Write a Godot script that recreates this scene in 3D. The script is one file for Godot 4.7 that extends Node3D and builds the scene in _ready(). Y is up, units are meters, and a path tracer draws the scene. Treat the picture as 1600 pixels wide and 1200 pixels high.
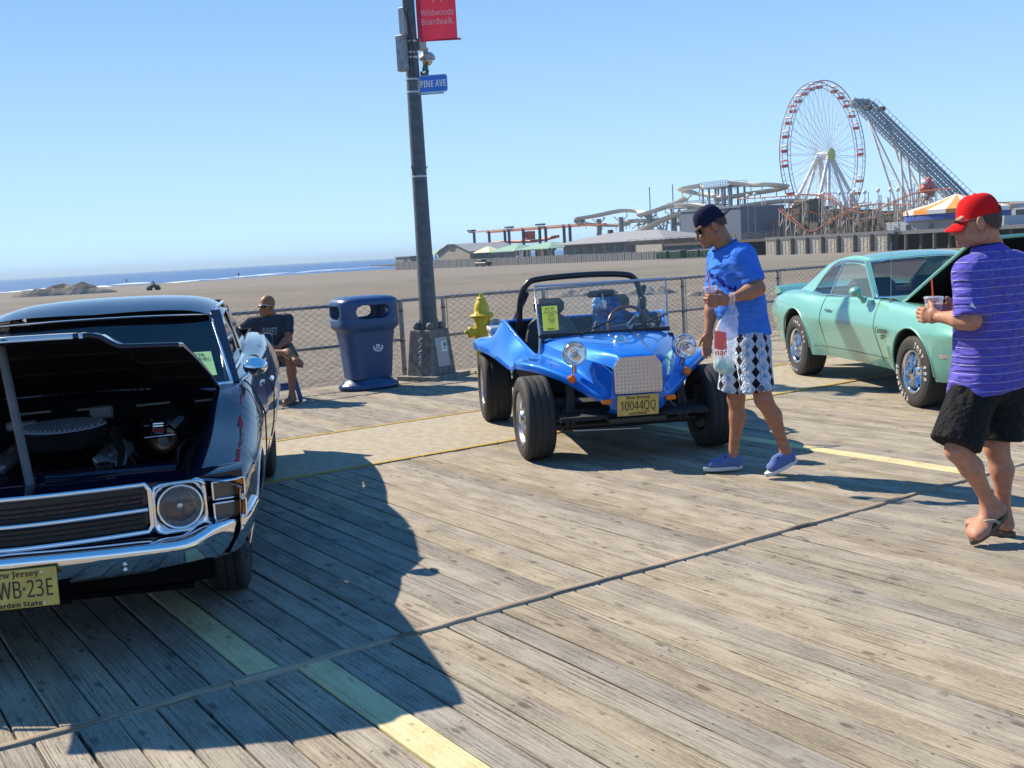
extends Node3D
# A boardwalk on a sunny morning: three parked show cars, three people, a fence, the beach, the sea and an amusement pier.

# ---------------------------------------------------------------- mesh builder
class B:
	var v := PackedVector3Array()
	var n := PackedVector3Array()
	var uv := PackedVector2Array()
	var col := PackedColorArray()
	var ix := PackedInt32Array()
	var tint := Color(1, 1, 1)
	var coloured := false
	var xf := Transform3D()

	func pt(p: Vector3, nn: Vector3, t := Vector2.ZERO) -> int:
		v.append(xf * p)
		n.append((xf.basis * nn).normalized())
		uv.append(t)
		col.append(tint)
		return v.size() - 1

	func tri(a: Vector3, b: Vector3, c: Vector3) -> void:
		var nn := (c - a).cross(b - a)
		if nn.length_squared() < 1e-16:
			return
		nn = nn.normalized()
		ix.append_array(PackedInt32Array([pt(a, nn), pt(b, nn), pt(c, nn)]))

	func quad(a: Vector3, b: Vector3, c: Vector3, d: Vector3) -> void:
		var nn := (c - a).cross(b - d)
		if nn.length_squared() < 1e-16:
			return
		nn = nn.normalized()
		var i := pt(a, nn, Vector2(0, 1))
		pt(b, nn, Vector2(1, 1))
		pt(c, nn, Vector2(1, 0))
		pt(d, nn, Vector2(0, 0))
		ix.append_array(PackedInt32Array([i, i + 1, i + 2, i, i + 2, i + 3]))

	# rows of points with smooth shading; wrap joins the last point of each row to the first
	func grid(rows: Array, wrap := false, ring := false) -> void:
		var nr := rows.size()
		var nc: int = rows[0].size()
		var start := v.size()
		for r in nr:
			var row: PackedVector3Array = rows[r]
			var up: PackedVector3Array = rows[(r + nr - 1) % nr if ring else maxi(r - 1, 0)]
			var dn: PackedVector3Array = rows[(r + 1) % nr if ring else mini(r + 1, nr - 1)]
			for c in nc:
				var l := (c + nc - 1) % nc if wrap else maxi(c - 1, 0)
				var k := (c + 1) % nc if wrap else mini(c + 1, nc - 1)
				var du := row[k] - row[l]
				var dv := dn[c] - up[c]
				if du.length_squared() < 1e-12:
					du = (dn[k] - dn[l]) if (dn[k] - dn[l]).length_squared() > 1e-12 else (up[k] - up[l])
				if dv.length_squared() < 1e-12:
					dv = row[c] - (up[c] if r > 0 else dn[c])
				var nn := dv.cross(du)
				if nn.length_squared() < 1e-18:
					nn = Vector3.UP
				pt(row[c], nn.normalized(), Vector2(float(c) / (nc if wrap else nc - 1), float(r) / maxi(1, nr if ring else nr - 1)))
		for r in (nr if ring else nr - 1):
			var r2 := (r + 1) % nr
			for c in (nc if wrap else nc - 1):
				var c2 := (c + 1) % nc
				var i := start + r * nc + c
				var j := start + r * nc + c2
				var k := start + r2 * nc + c2
				var l := start + r2 * nc + c
				ix.append_array(PackedInt32Array([i, j, k, i, k, l]))

	func box(size: Vector3, at: Vector3, bs := Basis()) -> void:
		var h := size * 0.5
		var p := []
		for s in [Vector3(-1, -1, -1), Vector3(1, -1, -1), Vector3(1, 1, -1), Vector3(-1, 1, -1), Vector3(-1, -1, 1), Vector3(1, -1, 1), Vector3(1, 1, 1), Vector3(-1, 1, 1)]:
			p.append(at + bs * (s * h))
		for f in [[4, 7, 6, 5], [1, 2, 3, 0], [0, 3, 7, 4], [5, 6, 2, 1], [7, 3, 2, 6], [0, 4, 5, 1]]:
			quad(p[f[0]], p[f[1]], p[f[2]], p[f[3]])

	# a box with chamfered edges
	func rbox(size: Vector3, at: Vector3, bev: float, bs := Basis()) -> void:
		var h := size * 0.5
		bev = minf(bev, minf(h.x, minf(h.y, h.z)) * 0.98)
		var q := h - Vector3.ONE * bev
		var fx := []
		var fy := []
		var fz := []
		for i in 8:
			var s := Vector3(-1 if i & 1 else 1, -1 if i & 2 else 1, -1 if i & 4 else 1)
			fx.append(at + bs * (s * Vector3(h.x, q.y, q.z)))
			fy.append(at + bs * (s * Vector3(q.x, h.y, q.z)))
			fz.append(at + bs * (s * Vector3(q.x, q.y, h.z)))
		var put := func(a: Vector3, b: Vector3, c: Vector3, d: Vector3) -> void:
			if (c - a).cross(b - d).dot((a + b + c + d) * 0.25 - at) < 0.0:
				quad(a, d, c, b)
			else:
				quad(a, b, c, d)
		put.call(fx[0], fx[2], fx[6], fx[4])
		put.call(fx[1], fx[3], fx[7], fx[5])
		put.call(fy[0], fy[1], fy[5], fy[4])
		put.call(fy[2], fy[3], fy[7], fy[6])
		put.call(fz[0], fz[1], fz[3], fz[2])
		put.call(fz[4], fz[5], fz[7], fz[6])
		for e in [[0, 4], [1, 5], [2, 6], [3, 7]]:
			put.call(fx[e[0]], fx[e[1]], fy[e[1]], fy[e[0]])
		for e in [[0, 2], [1, 3], [4, 6], [5, 7]]:
			put.call(fx[e[0]], fx[e[1]], fz[e[1]], fz[e[0]])
		for e in [[0, 1], [2, 3], [4, 5], [6, 7]]:
			put.call(fy[e[0]], fy[e[1]], fz[e[1]], fz[e[0]])
		for i in 8:
			if (fz[i] - fx[i]).cross(fy[i] - fx[i]).dot(fx[i] - at) > 0.0:
				tri(fx[i], fy[i], fz[i])
			else:
				tri(fx[i], fz[i], fy[i])

	func tube(path: PackedVector3Array, r, sides := 8, closed := false, caps := true) -> void:
		var np := path.size()
		var rows := []
		var up := Vector3.UP
		var first := (path[1] - path[0]).normalized()
		if absf(first.y) > 0.9:
			up = Vector3.RIGHT
		var side := first.cross(up).normalized()
		for i in np:
			var d: Vector3
			if closed:
				d = path[(i + 1) % np] - path[(i + np - 1) % np]
			else:
				d = path[mini(i + 1, np - 1)] - path[maxi(i - 1, 0)]
			d = d.normalized()
			side = (side - d * side.dot(d)).normalized()
			var o := d.cross(side)
			var rr: float = r[i] if r is PackedFloat32Array or r is Array else r
			var row := PackedVector3Array()
			for k in sides:
				var a := TAU * k / sides
				row.append(path[i] + (side * cos(a) + o * sin(a)) * rr)
			rows.append(row)
		grid(rows, true, closed)
		if caps and not closed:
			fan(rows[0], false)
			fan(rows[np - 1], true)

	func fan(loop: PackedVector3Array, rev := false) -> void:
		var m := Vector3.ZERO
		for p in loop:
			m += p
		m /= loop.size()
		for i in loop.size():
			var j := (i + 1) % loop.size()
			if rev:
				tri(m, loop[j], loop[i])
			else:
				tri(m, loop[i], loop[j])

	# profile of (radius, height) turned round the y axis of at
	func lathe(prof: Array, sides: int, at := Transform3D(), sx := 1.0, sz := 1.0) -> void:
		var rows := []
		for q in prof:
			var row := PackedVector3Array()
			for k in sides:
				var a := TAU * k / sides
				row.append(at * Vector3(cos(a) * q.x * sx, q.y, sin(a) * q.x * sz))
			rows.append(row)
		grid(rows, true)

	func cyl(r: float, h: float, at: Transform3D, sides := 16, bev := 0.0) -> void:
		if bev <= 0.0:
			var a := PackedVector3Array()
			var b := PackedVector3Array()
			for k in sides:
				var t := TAU * k / sides
				a.append(at * Vector3(cos(t) * r, -h / 2, sin(t) * r))
				b.append(at * Vector3(cos(t) * r, h / 2, sin(t) * r))
			grid([a, b], true)
			fan(a, false)
			fan(b, true)
		else:
			lathe([Vector2(0.0001, -h / 2), Vector2(r - bev, -h / 2), Vector2(r, -h / 2 + bev), Vector2(r, h / 2 - bev), Vector2(r - bev, h / 2), Vector2(0.0001, h / 2)], sides, at)

	func ell(at: Vector3, rad: Vector3, bs := Basis(), seg := 16, low := -1.0, high := 1.0) -> void:
		var rows := []
		var m := maxi(4, seg / 2)
		for i in m + 1:
			var t := lerpf(asin(low), asin(high), float(i) / m)
			var row := PackedVector3Array()
			for k in seg:
				var a := TAU * k / seg
				row.append(at + bs * (Vector3(cos(t) * cos(a), sin(t), cos(t) * sin(a)) * rad))
			rows.append(row)
		grid(rows, true)

	# a flat outline in the xy plane of at, drawn out along its z
	func prism(poly: PackedVector2Array, depth: float, at := Transform3D()) -> void:
		var t := Geometry2D.triangulate_polygon(poly)
		var h := depth / 2
		for i in range(0, t.size(), 3):
			var a := poly[t[i]]
			var b := poly[t[i + 1]]
			var c := poly[t[i + 2]]
			if (b - a).cross(c - a) < 0.0:
				var s := b
				b = c
				c = s
			tri(at * Vector3(a.x, a.y, h), at * Vector3(c.x, c.y, h), at * Vector3(b.x, b.y, h))
			if depth > 0.0:
				tri(at * Vector3(a.x, a.y, -h), at * Vector3(b.x, b.y, -h), at * Vector3(c.x, c.y, -h))
		if depth > 0.0:
			var cw := Geometry2D.is_polygon_clockwise(poly)
			for i in poly.size():
				var a := poly[i]
				var b := poly[(i + 1) % poly.size()]
				if cw:
					var s := a
					a = b
					b = s
				quad(at * Vector3(a.x, a.y, -h), at * Vector3(a.x, a.y, h), at * Vector3(b.x, b.y, h), at * Vector3(b.x, b.y, -h))

	func mesh(m: Material = null) -> ArrayMesh:
		var a := []
		a.resize(Mesh.ARRAY_MAX)
		a[Mesh.ARRAY_VERTEX] = v
		a[Mesh.ARRAY_NORMAL] = n
		a[Mesh.ARRAY_TEX_UV] = uv
		if coloured:
			a[Mesh.ARRAY_COLOR] = col
		a[Mesh.ARRAY_INDEX] = ix
		var am := ArrayMesh.new()
		am.add_surface_from_arrays(Mesh.PRIMITIVE_TRIANGLES, a)
		if m:
			am.surface_set_material(0, m)
		return am

# ---------------------------------------------------------------- scene helpers
var M := {}
var rng := RandomNumberGenerator.new()

func lin(r: float, g: float, b: float, a := 1.0) -> Color:
	var c := Color(r, g, b).linear_to_srgb()
	c.a = a
	return c

func mk(key: String, c: Color, rough := 0.6, metal := 0.0, more := {}) -> StandardMaterial3D:
	var m := StandardMaterial3D.new()
	m.resource_name = key
	m.albedo_color = c
	m.roughness = rough
	m.metallic = metal
	if c.a < 1.0:
		m.transparency = BaseMaterial3D.TRANSPARENCY_ALPHA
	for k in more:
		m.set(k, more[k])
	M[key] = m
	return m

func put(called: String, b, m, parent: Node = self, at := Transform3D()) -> MeshInstance3D:
	var o := MeshInstance3D.new()
	o.name = called
	o.mesh = b.mesh() if b is B else b
	if m is String:
		m = M[m]
	o.material_override = m
	o.transform = at
	parent.add_child(o, true)
	return o

func tag(o: Node, label: String, category := "", group := "") -> Node:
	o.set_meta("label", label)
	if category:
		o.set_meta("category", category)
	if group:
		o.set_meta("group", group)
	return o

func thing(called: String, label: String, category: String, at := Vector3.ZERO, yaw := 0.0, group := "") -> Node3D:
	var o := Node3D.new()
	o.name = called
	add_child(o, true)
	o.position = at
	o.rotation.y = yaw
	tag(o, label, category, group)
	return o

func struct(o: Node) -> Node:
	o.set_meta("kind", "structure")
	return o

func stuff(o: Node) -> Node:
	o.set_meta("kind", "stuff")
	return o

func T(x: float, y: float, z: float, bs := Basis()) -> Transform3D:
	return Transform3D(bs, Vector3(x, y, z))

func along(a: Vector3, b: Vector3) -> Transform3D:   # middle of a-b, y axis along it
	var d := (b - a).normalized()
	var s := d.cross(Vector3.UP if absf(d.y) < 0.95 else Vector3.RIGHT).normalized()
	return Transform3D(Basis(s, d, s.cross(d)), (a + b) * 0.5)

func bar(b: B, p: Vector3, q: Vector3, w: float, t := 0.0) -> void:
	var at := along(p, q)
	b.box(Vector3(w, p.distance_to(q), t if t > 0.0 else w), at.origin, at.basis)

func rod(b: B, p: Vector3, q: Vector3, r: float, sides := 8) -> void:
	b.tube(PackedVector3Array([p, q]), r, sides)

func turned(o: Node3D, label: String, at: Vector3, yaw: float) -> Node3D:  # a copy with its parts
	var c: Node3D = o.duplicate()
	c.name = String(o.name).rstrip("0123456789")
	add_child(c, true)
	c.position = at
	c.rotation.y = yaw
	c.set_meta("label", label)
	return c

func words_on(called: String, text: String, high: float, m, parent: Node, at: Transform3D, font := "Droid Sans", bold := 400, deep := 0.002, squeeze := 1.0) -> MeshInstance3D:
	var f := SystemFont.new()
	f.font_names = PackedStringArray([font])
	f.font_weight = bold
	var t := TextMesh.new()
	t.text = text
	t.font = f
	t.font_size = 48
	t.pixel_size = high / 36.0
	t.depth = deep
	t.curve_step = 1.0
	at = at * Transform3D(Basis.from_scale(Vector3(squeeze, 1, 1)), Vector3.ZERO)
	return put(called, t, m, parent, at)

func curve(keys: Array, at: float) -> float:   # keys of (where, value), smooth between them
	var k := keys.size()
	if at <= keys[0].x:
		return keys[0].y
	if at >= keys[k - 1].x:
		return keys[k - 1].y
	for i in k - 1:
		var a: Vector2 = keys[i]
		var b: Vector2 = keys[i + 1]
		if at <= b.x:
			var p: Vector2 = keys[maxi(i - 1, 0)]
			var q: Vector2 = keys[mini(i + 2, k - 1)]
			var h := b.x - a.x
			var ma := (b.y - p.y) / maxf(b.x - p.x, 1e-6) * h
			var mb := (q.y - a.y) / maxf(q.x - a.x, 1e-6) * h
			var t := (at - a.x) / h
			var t2 := t * t
			var t3 := t2 * t
			return (2 * t3 - 3 * t2 + 1) * a.y + (t3 - 2 * t2 + t) * ma + (-2 * t3 + 3 * t2) * b.y + (t3 - t2) * mb
	return keys[k - 1].y

func path3(keys: Array, count: int) -> PackedVector3Array:   # a smooth curve through points
	var out := PackedVector3Array()
	var k := keys.size() - 1
	for i in count:
		var t := float(i) / (count - 1) * k
		var s := mini(int(t), k - 1)
		var f := t - s
		var a: Vector3 = keys[maxi(s - 1, 0)]
		var b: Vector3 = keys[s]
		var c: Vector3 = keys[s + 1]
		var d: Vector3 = keys[mini(s + 2, k)]
		out.append(b.cubic_interpolate(c, a, d, f))
	return out

func noise_bytes(kind: int, freq: float, w: int, h: int, big_w: int, big_h: int, seed_n: int, oct := 3) -> PackedByteArray:
	var f := FastNoiseLite.new()
	f.noise_type = kind
	f.frequency = freq
	f.seed = seed_n
	f.fractal_octaves = oct
	var im := f.get_image(w, h, false, false, true)
	if w != big_w or h != big_h:
		im.resize(big_w, big_h, Image.INTERPOLATE_CUBIC)
	return im.get_data()

func tex(w: int, h: int, data: PackedByteArray, fmt := Image.FORMAT_RGB8) -> ImageTexture:
	return ImageTexture.create_from_image(Image.create_from_data(w, h, false, fmt, data))

func noise_tex(freq: float, size := 512, seed_n := 1, lo := Color.BLACK, hi := Color.WHITE, oct := 4, as_normal := 0.0) -> ImageTexture:
	var f := FastNoiseLite.new()
	f.frequency = freq
	f.seed = seed_n
	f.fractal_octaves = oct
	var im := f.get_seamless_image(size, size, false, false, 0.1, true)
	if as_normal > 0.0:
		im.bump_map_to_normal_map(as_normal)
		return ImageTexture.create_from_image(im)
	var src := im.get_data()
	var d := PackedByteArray()
	d.resize(size * size * 3)
	var lut := []
	for i in 256:
		var c := lo.lerp(hi, i / 255.0)
		lut.append([c.r8, c.g8, c.b8])
	for i in size * size:
		var q: Array = lut[src[i]]
		d[i * 3] = q[0]
		d[i * 3 + 1] = q[1]
		d[i * 3 + 2] = q[2]
	return tex(size, size, d)
# ---------------------------------------------------------------- light, air, camera
const TURN := 0.593412   # the boardwalk runs 34 degrees off the x axis: local x along it (s), local z towards the town (t)

func S(s: float, y: float, t: float) -> Vector3:
	return Vector3(s * cos(TURN) + t * sin(TURN), y, -s * sin(TURN) + t * cos(TURN))

func light_and_camera() -> void:
	var cam := Camera3D.new()
	cam.name = "camera"
	cam.fov = 39.31
	cam.near = 0.05
	cam.far = 40000.0
	add_child(cam)
	var pitch := -atan(207.0 / 1680.0)
	cam.basis = Basis(Vector3.RIGHT, pitch) * Basis(Vector3.BACK, -atan(0.0548))
	cam.position = Vector3(0, 1.6, 0)
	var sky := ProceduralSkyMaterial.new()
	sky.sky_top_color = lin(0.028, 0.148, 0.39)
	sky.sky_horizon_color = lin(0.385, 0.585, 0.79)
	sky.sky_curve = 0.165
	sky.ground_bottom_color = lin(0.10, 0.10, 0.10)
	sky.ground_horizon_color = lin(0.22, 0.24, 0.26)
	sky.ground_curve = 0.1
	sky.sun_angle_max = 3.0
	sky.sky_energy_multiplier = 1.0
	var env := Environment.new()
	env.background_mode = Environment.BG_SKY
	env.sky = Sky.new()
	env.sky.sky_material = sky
	env.tonemap_mode = Environment.TONE_MAPPER_LINEAR
	env.tonemap_exposure = 1.78
	env.sdfgi_enabled = true
	env.ssao_enabled = true
	env.ssil_enabled = true
	env.fog_enabled = true
	env.fog_density = 0.0002
	env.fog_light_color = lin(0.58, 0.74, 0.88)
	var we := WorldEnvironment.new()
	we.name = "world"
	we.environment = env
	add_child(we)
	var sun := DirectionalLight3D.new()
	sun.name = "sun"
	sun.light_energy = 1.6
	sun.light_color = Color(1.0, 0.945, 0.85)
	sun.light_angular_distance = 0.53
	sun.shadow_enabled = true
	add_child(sun)
	var el := deg_to_rad(42.0)
	var az := deg_to_rad(126.0)
	sun.look_at_from_position(Vector3.ZERO, Vector3(sin(az) * cos(el), -sin(el), -cos(az) * cos(el)), Vector3.UP)

# ---------------------------------------------------------------- materials
func wood_sheet(key: String, seed_n: int, dark: Color, mid: Color, pale: Color, wear: float) -> void:
	var w := 1024
	var h := 1536
	var g1 := noise_bytes(FastNoiseLite.TYPE_SIMPLEX, 0.045, w, 22, w, h, seed_n, 4)
	var g2 := noise_bytes(FastNoiseLite.TYPE_SIMPLEX, 0.16, w, 40, w, h, seed_n + 1, 2)
	var cr := noise_bytes(FastNoiseLite.TYPE_SIMPLEX, 0.05, w, 30, w, h, seed_n + 2, 2)
	var bl := noise_bytes(FastNoiseLite.TYPE_SIMPLEX, 0.02, w / 4, h / 4, w, h, seed_n + 3, 4)
	var sp := noise_bytes(FastNoiseLite.TYPE_SIMPLEX, 0.22, w / 2, h / 4, w, h, seed_n + 4, 2)
	var r := RandomNumberGenerator.new()
	r.seed = seed_n * 77 + 5
	# knots, nails and gouges are stamped into a mark map first
	var mark := PackedByteArray()
	mark.resize(w * h)
	var stamp := func(cx: float, cy: float, rx: float, ry: float, deep: float, rings: float) -> void:
		for yy in range(maxi(0, int(cy - ry * 1.6)), mini(h, int(cy + ry * 1.6) + 1)):
			for xx in range(maxi(0, int(cx - rx * 1.6)), mini(w, int(cx + rx * 1.6) + 1)):
				var d := Vector2((xx - cx) / rx, (yy - cy) / ry).length()
				d += (g2[yy * w + xx] - 128) / 520.0
				if d < 1.5:
					var a := deep * (1.0 - smoothstep(0.35, 1.0, d))
					if rings > 0.0:
						a += rings * (0.5 + 0.5 * sin(d * 16.0)) * (1.0 - smoothstep(0.6, 1.5, d))
					mark[yy * w + xx] = mini(255, mark[yy * w + xx] + int(a * 255))
	for lane in 7:
		for k in 6:
			for e in [-0.032, 0.034]:
				stamp.call((lane * 0.14 + 0.07 + e + r.randf_range(-0.006, 0.006)) * w, (k + 0.5 + r.randf_range(-0.03, 0.03)) / 6.0 * h, 6.0, 4.2, r.randf_range(0.6, 1.0), 0.0)
		for k in r.randi_range(4, 8):
			var sz := r.randf_range(7.0, 17.0)
			stamp.call((lane * 0.14 + r.randf_range(0.02, 0.12)) * w, r.randf() * h, sz, sz * r.randf_range(0.7, 1.5), r.randf_range(0.25, 0.55), r.randf_range(0.2, 0.4))
		for k in 5:
			stamp.call((lane * 0.14 + r.randf_range(0.0, 0.14)) * w, r.randf() * h, r.randf_range(2.0, 7.0), r.randf_range(6.0, 30.0), r.randf_range(0.2, 0.6), 0.0)
		for k in 22:
			stamp.call((lane * 0.14 + r.randf_range(0.0, 0.14)) * w, r.randf() * h, r.randf_range(1.2, 2.4), r.randf_range(1.2, 2.6), r.randf_range(0.3, 0.8), 0.0)
	var rgb := PackedByteArray()
	rgb.resize(w * h * 3)
	var hm := PackedByteArray()
	hm.resize(w * h)
	var ramp := []
	for i in 512:
		var f := i / 511.0
		var c := dark.lerp(mid, f * 2.0) if f < 0.5 else mid.lerp(pale, f * 2.0 - 1.0)
		ramp.append(c)
	var rr := PackedByteArray()
	var rg := PackedByteArray()
	var rb := PackedByteArray()
	for c in ramp:
		rr.append(c.r8)
		rg.append(c.g8)
		rb.append(c.b8)
	for i in w * h:
		var f: float = g1[i] * 0.0011 + g2[i] * 0.0016 + bl[i] * 0.0019 + sp[i] * 0.0013 - 0.22
		var q := absi(cr[i] - 128)
		var hh := 150 + (g2[i] - 128) / 3 + (g1[i] - 128) / 4
		if q < 11 and bl[i] > 60:
			var e := (11 - q) * wear
			f -= e * 0.062
			hh -= int(e * 9)
		if mark[i]:
			f -= mark[i] * 0.0045
			hh -= mark[i] / 3
		var p := clampi(int(f * 511.0), 0, 511)
		rgb[i * 3] = rr[p]
		rgb[i * 3 + 1] = rg[p]
		rgb[i * 3 + 2] = rb[p]
		hm[i] = clampi(hh, 0, 255)
	mk(key, Color.WHITE, 0.82, 0.0, {"albedo_texture": tex(w, h, rgb), "vertex_color_use_as_albedo": true, "heightmap_enabled": true, "heightmap_texture": tex(w, h, hm, Image.FORMAT_L8), "heightmap_scale": 0.5, "metallic_specular": 0.25})

func speckle(key: String, a: Color, b: Color, c: Color, seed_n: int, size := 512, mix := 0.5) -> ImageTexture:
	var n1 := noise_bytes(FastNoiseLite.TYPE_SIMPLEX, 0.25, size, size, size, size, seed_n, 2)
	var n2 := noise_bytes(FastNoiseLite.TYPE_SIMPLEX, 0.015, size, size, size, size, seed_n + 9, 4)
	var r := RandomNumberGenerator.new()
	r.seed = seed_n
	var d := PackedByteArray()
	d.resize(size * size * 3)
	for i in size * size:
		var f: float = n1[i] / 255.0 * mix + n2[i] / 255.0 * (1.0 - mix) + r.randf_range(-0.12, 0.12)
		var q := a.lerp(b, clampf(f * 2.0, 0, 1)) if f < 0.5 else b.lerp(c, clampf(f * 2.0 - 1.0, 0, 1))
		d[i * 3] = q.r8
		d[i * 3 + 1] = q.g8
		d[i * 3 + 2] = q.b8
	return tex(size, size, d)

func materials() -> void:
	wood_sheet("deck_wood", 11, lin(0.145, 0.123, 0.098), lin(0.325, 0.283, 0.224), lin(0.42, 0.372, 0.30), 1.0)
	wood_sheet("new_wood", 31, lin(0.36, 0.29, 0.15), lin(0.58, 0.50, 0.28), lin(0.68, 0.61, 0.38), 0.15)
	mk("deck_under", lin(0.05, 0.045, 0.04), 0.95)
	var gran := speckle("granular", lin(0.17, 0.145, 0.105), lin(0.33, 0.285, 0.21), lin(0.50, 0.45, 0.36), 5, 512, 0.65)
	mk("lane", Color.WHITE, 0.85, 0.0, {"albedo_texture": gran, "uv1_triplanar": true, "uv1_scale": Vector3(0.9, 0.9, 0.9), "heightmap_enabled": true, "heightmap_texture": noise_tex(0.2, 512, 3), "heightmap_scale": 0.35})
	mk("yellow_paint", lin(0.55, 0.36, 0.06), 0.7, 0.0, {"albedo_texture": noise_tex(0.05, 256, 8, Color(0.72, 0.70, 0.66), Color.WHITE), "uv1_triplanar": true, "uv1_scale": Vector3(1.3, 1.3, 1.3)})
	var sand := speckle("sand", lin(0.135, 0.122, 0.108), lin(0.205, 0.187, 0.166), lin(0.275, 0.252, 0.226), 21, 1024, 0.35)
	mk("sand", Color.WHITE, 0.95, 0.0, {"albedo_texture": sand, "vertex_color_use_as_albedo": true, "uv1_triplanar": true, "uv1_world_triplanar": true, "uv1_scale": Vector3(0.13, 0.13, 0.13), "metallic_specular": 0.15, "heightmap_enabled": true, "heightmap_texture": noise_tex(0.03, 512, 4, Color.BLACK, Color.WHITE, 5), "heightmap_scale": 9.0})
	mk("sea", lin(0.018, 0.085, 0.235), 0.32, 0.0, {"metallic_specular": 0.4, "normal_enabled": true, "normal_texture": noise_tex(0.03, 512, 6, Color.BLACK, Color.WHITE, 4, 6.0), "normal_scale": 1.0, "uv1_triplanar": true, "uv1_world_triplanar": true, "uv1_scale": Vector3(0.05, 0.05, 0.02)})
	mk("foam", lin(0.8, 0.84, 0.86), 0.9)
	mk("galv", lin(0.42, 0.43, 0.44), 0.5, 0.55, {"albedo_texture": noise_tex(0.03, 256, 12, Color(0.7, 0.7, 0.72), Color.WHITE), "uv1_triplanar": true})
	mk("rust_wire", lin(0.12, 0.085, 0.065), 0.75, 0.3)
	mk("pole_grey", lin(0.13, 0.145, 0.165), 0.55, 0.35, {"albedo_texture": noise_tex(0.02, 256, 13, Color(0.78, 0.78, 0.8), Color.WHITE), "uv1_triplanar": true, "uv1_scale": Vector3(1.5, 1.5, 1.5)})
	mk("plinth_grey", lin(0.235, 0.235, 0.235), 0.75, 0.1, {"albedo_texture": noise_tex(0.02, 256, 14, Color(0.68, 0.68, 0.66), Color.WHITE), "uv1_triplanar": true, "uv1_scale": Vector3(2, 2, 2)})
	mk("plinth_panel", lin(0.42, 0.42, 0.43), 0.6, 0.1)
	mk("concrete", lin(0.32, 0.30, 0.26), 0.9, 0.0, {"albedo_texture": noise_tex(0.03, 256, 15, Color(0.7, 0.7, 0.7), Color.WHITE), "uv1_triplanar": true})
	mk("can_blue", lin(0.018, 0.060, 0.165), 0.34, 0.0, {"heightmap_enabled": true, "heightmap_texture": noise_tex(0.09, 256, 16), "heightmap_scale": 0.06, "uv1_triplanar": true, "uv1_scale": Vector3(3, 3, 3)})
	mk("can_inside", lin(0.012, 0.016, 0.03), 0.8)
	mk("white_ink", lin(0.62, 0.66, 0.72), 0.6)
	mk("white_paint", lin(0.75, 0.75, 0.74), 0.5)
	mk("black_ink", lin(0.02, 0.02, 0.022), 0.7)
	mk("hydrant_yellow", lin(0.72, 0.54, 0.02), 0.42, 0.0, {"albedo_texture": noise_tex(0.04, 256, 17, Color(0.8, 0.78, 0.7), Color.WHITE), "uv1_triplanar": true, "uv1_scale": Vector3(3, 3, 3)})
	mk("dark_metal", lin(0.045, 0.045, 0.05), 0.55, 0.4)
	mk("chrome", lin(0.80, 0.80, 0.82), 0.07, 1.0)
	mk("steel", lin(0.50, 0.51, 0.53), 0.3, 0.9)
	mk("rubber", lin(0.022, 0.022, 0.023), 0.72)
	mk("black", lin(0.012, 0.012, 0.013), 0.5)
	mk("black_gloss", lin(0.008, 0.008, 0.01), 0.12)
	mk("black_cloth", lin(0.018, 0.018, 0.022), 0.9)
	mk("sign_blue", lin(0.02, 0.17, 0.62), 0.35)
	mk("banner_red", lin(0.50, 0.02, 0.055), 0.7, 0.0, {"backlight_enabled": true, "backlight": lin(0.25, 0.02, 0.04)})
	mk("grey_box", lin(0.36, 0.37, 0.38), 0.5, 0.2)
	mk("buggy_pane", Color(0.80, 0.92, 0.86, 0.05), 0.02)
	mk("smoked_pane", Color(0.10, 0.12, 0.13, 0.40), 0.02)
	mk("lamp_lens", Color(0.95, 0.97, 1.0, 0.03), 0.04)
	mk("bar_black", lin(0.016, 0.017, 0.022), 0.3)
	mk("pane", Color(0.80, 0.90, 0.86, 0.10), 0.02)
	mk("tint_pane", Color(0.02, 0.03, 0.04, 0.55), 0.03)
	mk("faded_ink", lin(0.20, 0.22, 0.24), 0.8)
	mk("lens", Color(0.95, 0.97, 1.0, 0.12), 0.03)
	mk("amber", lin(0.75, 0.19, 0.01), 0.15, 0.0, {"backlight_enabled": true, "backlight": lin(0.3, 0.08, 0.0)})

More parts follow.
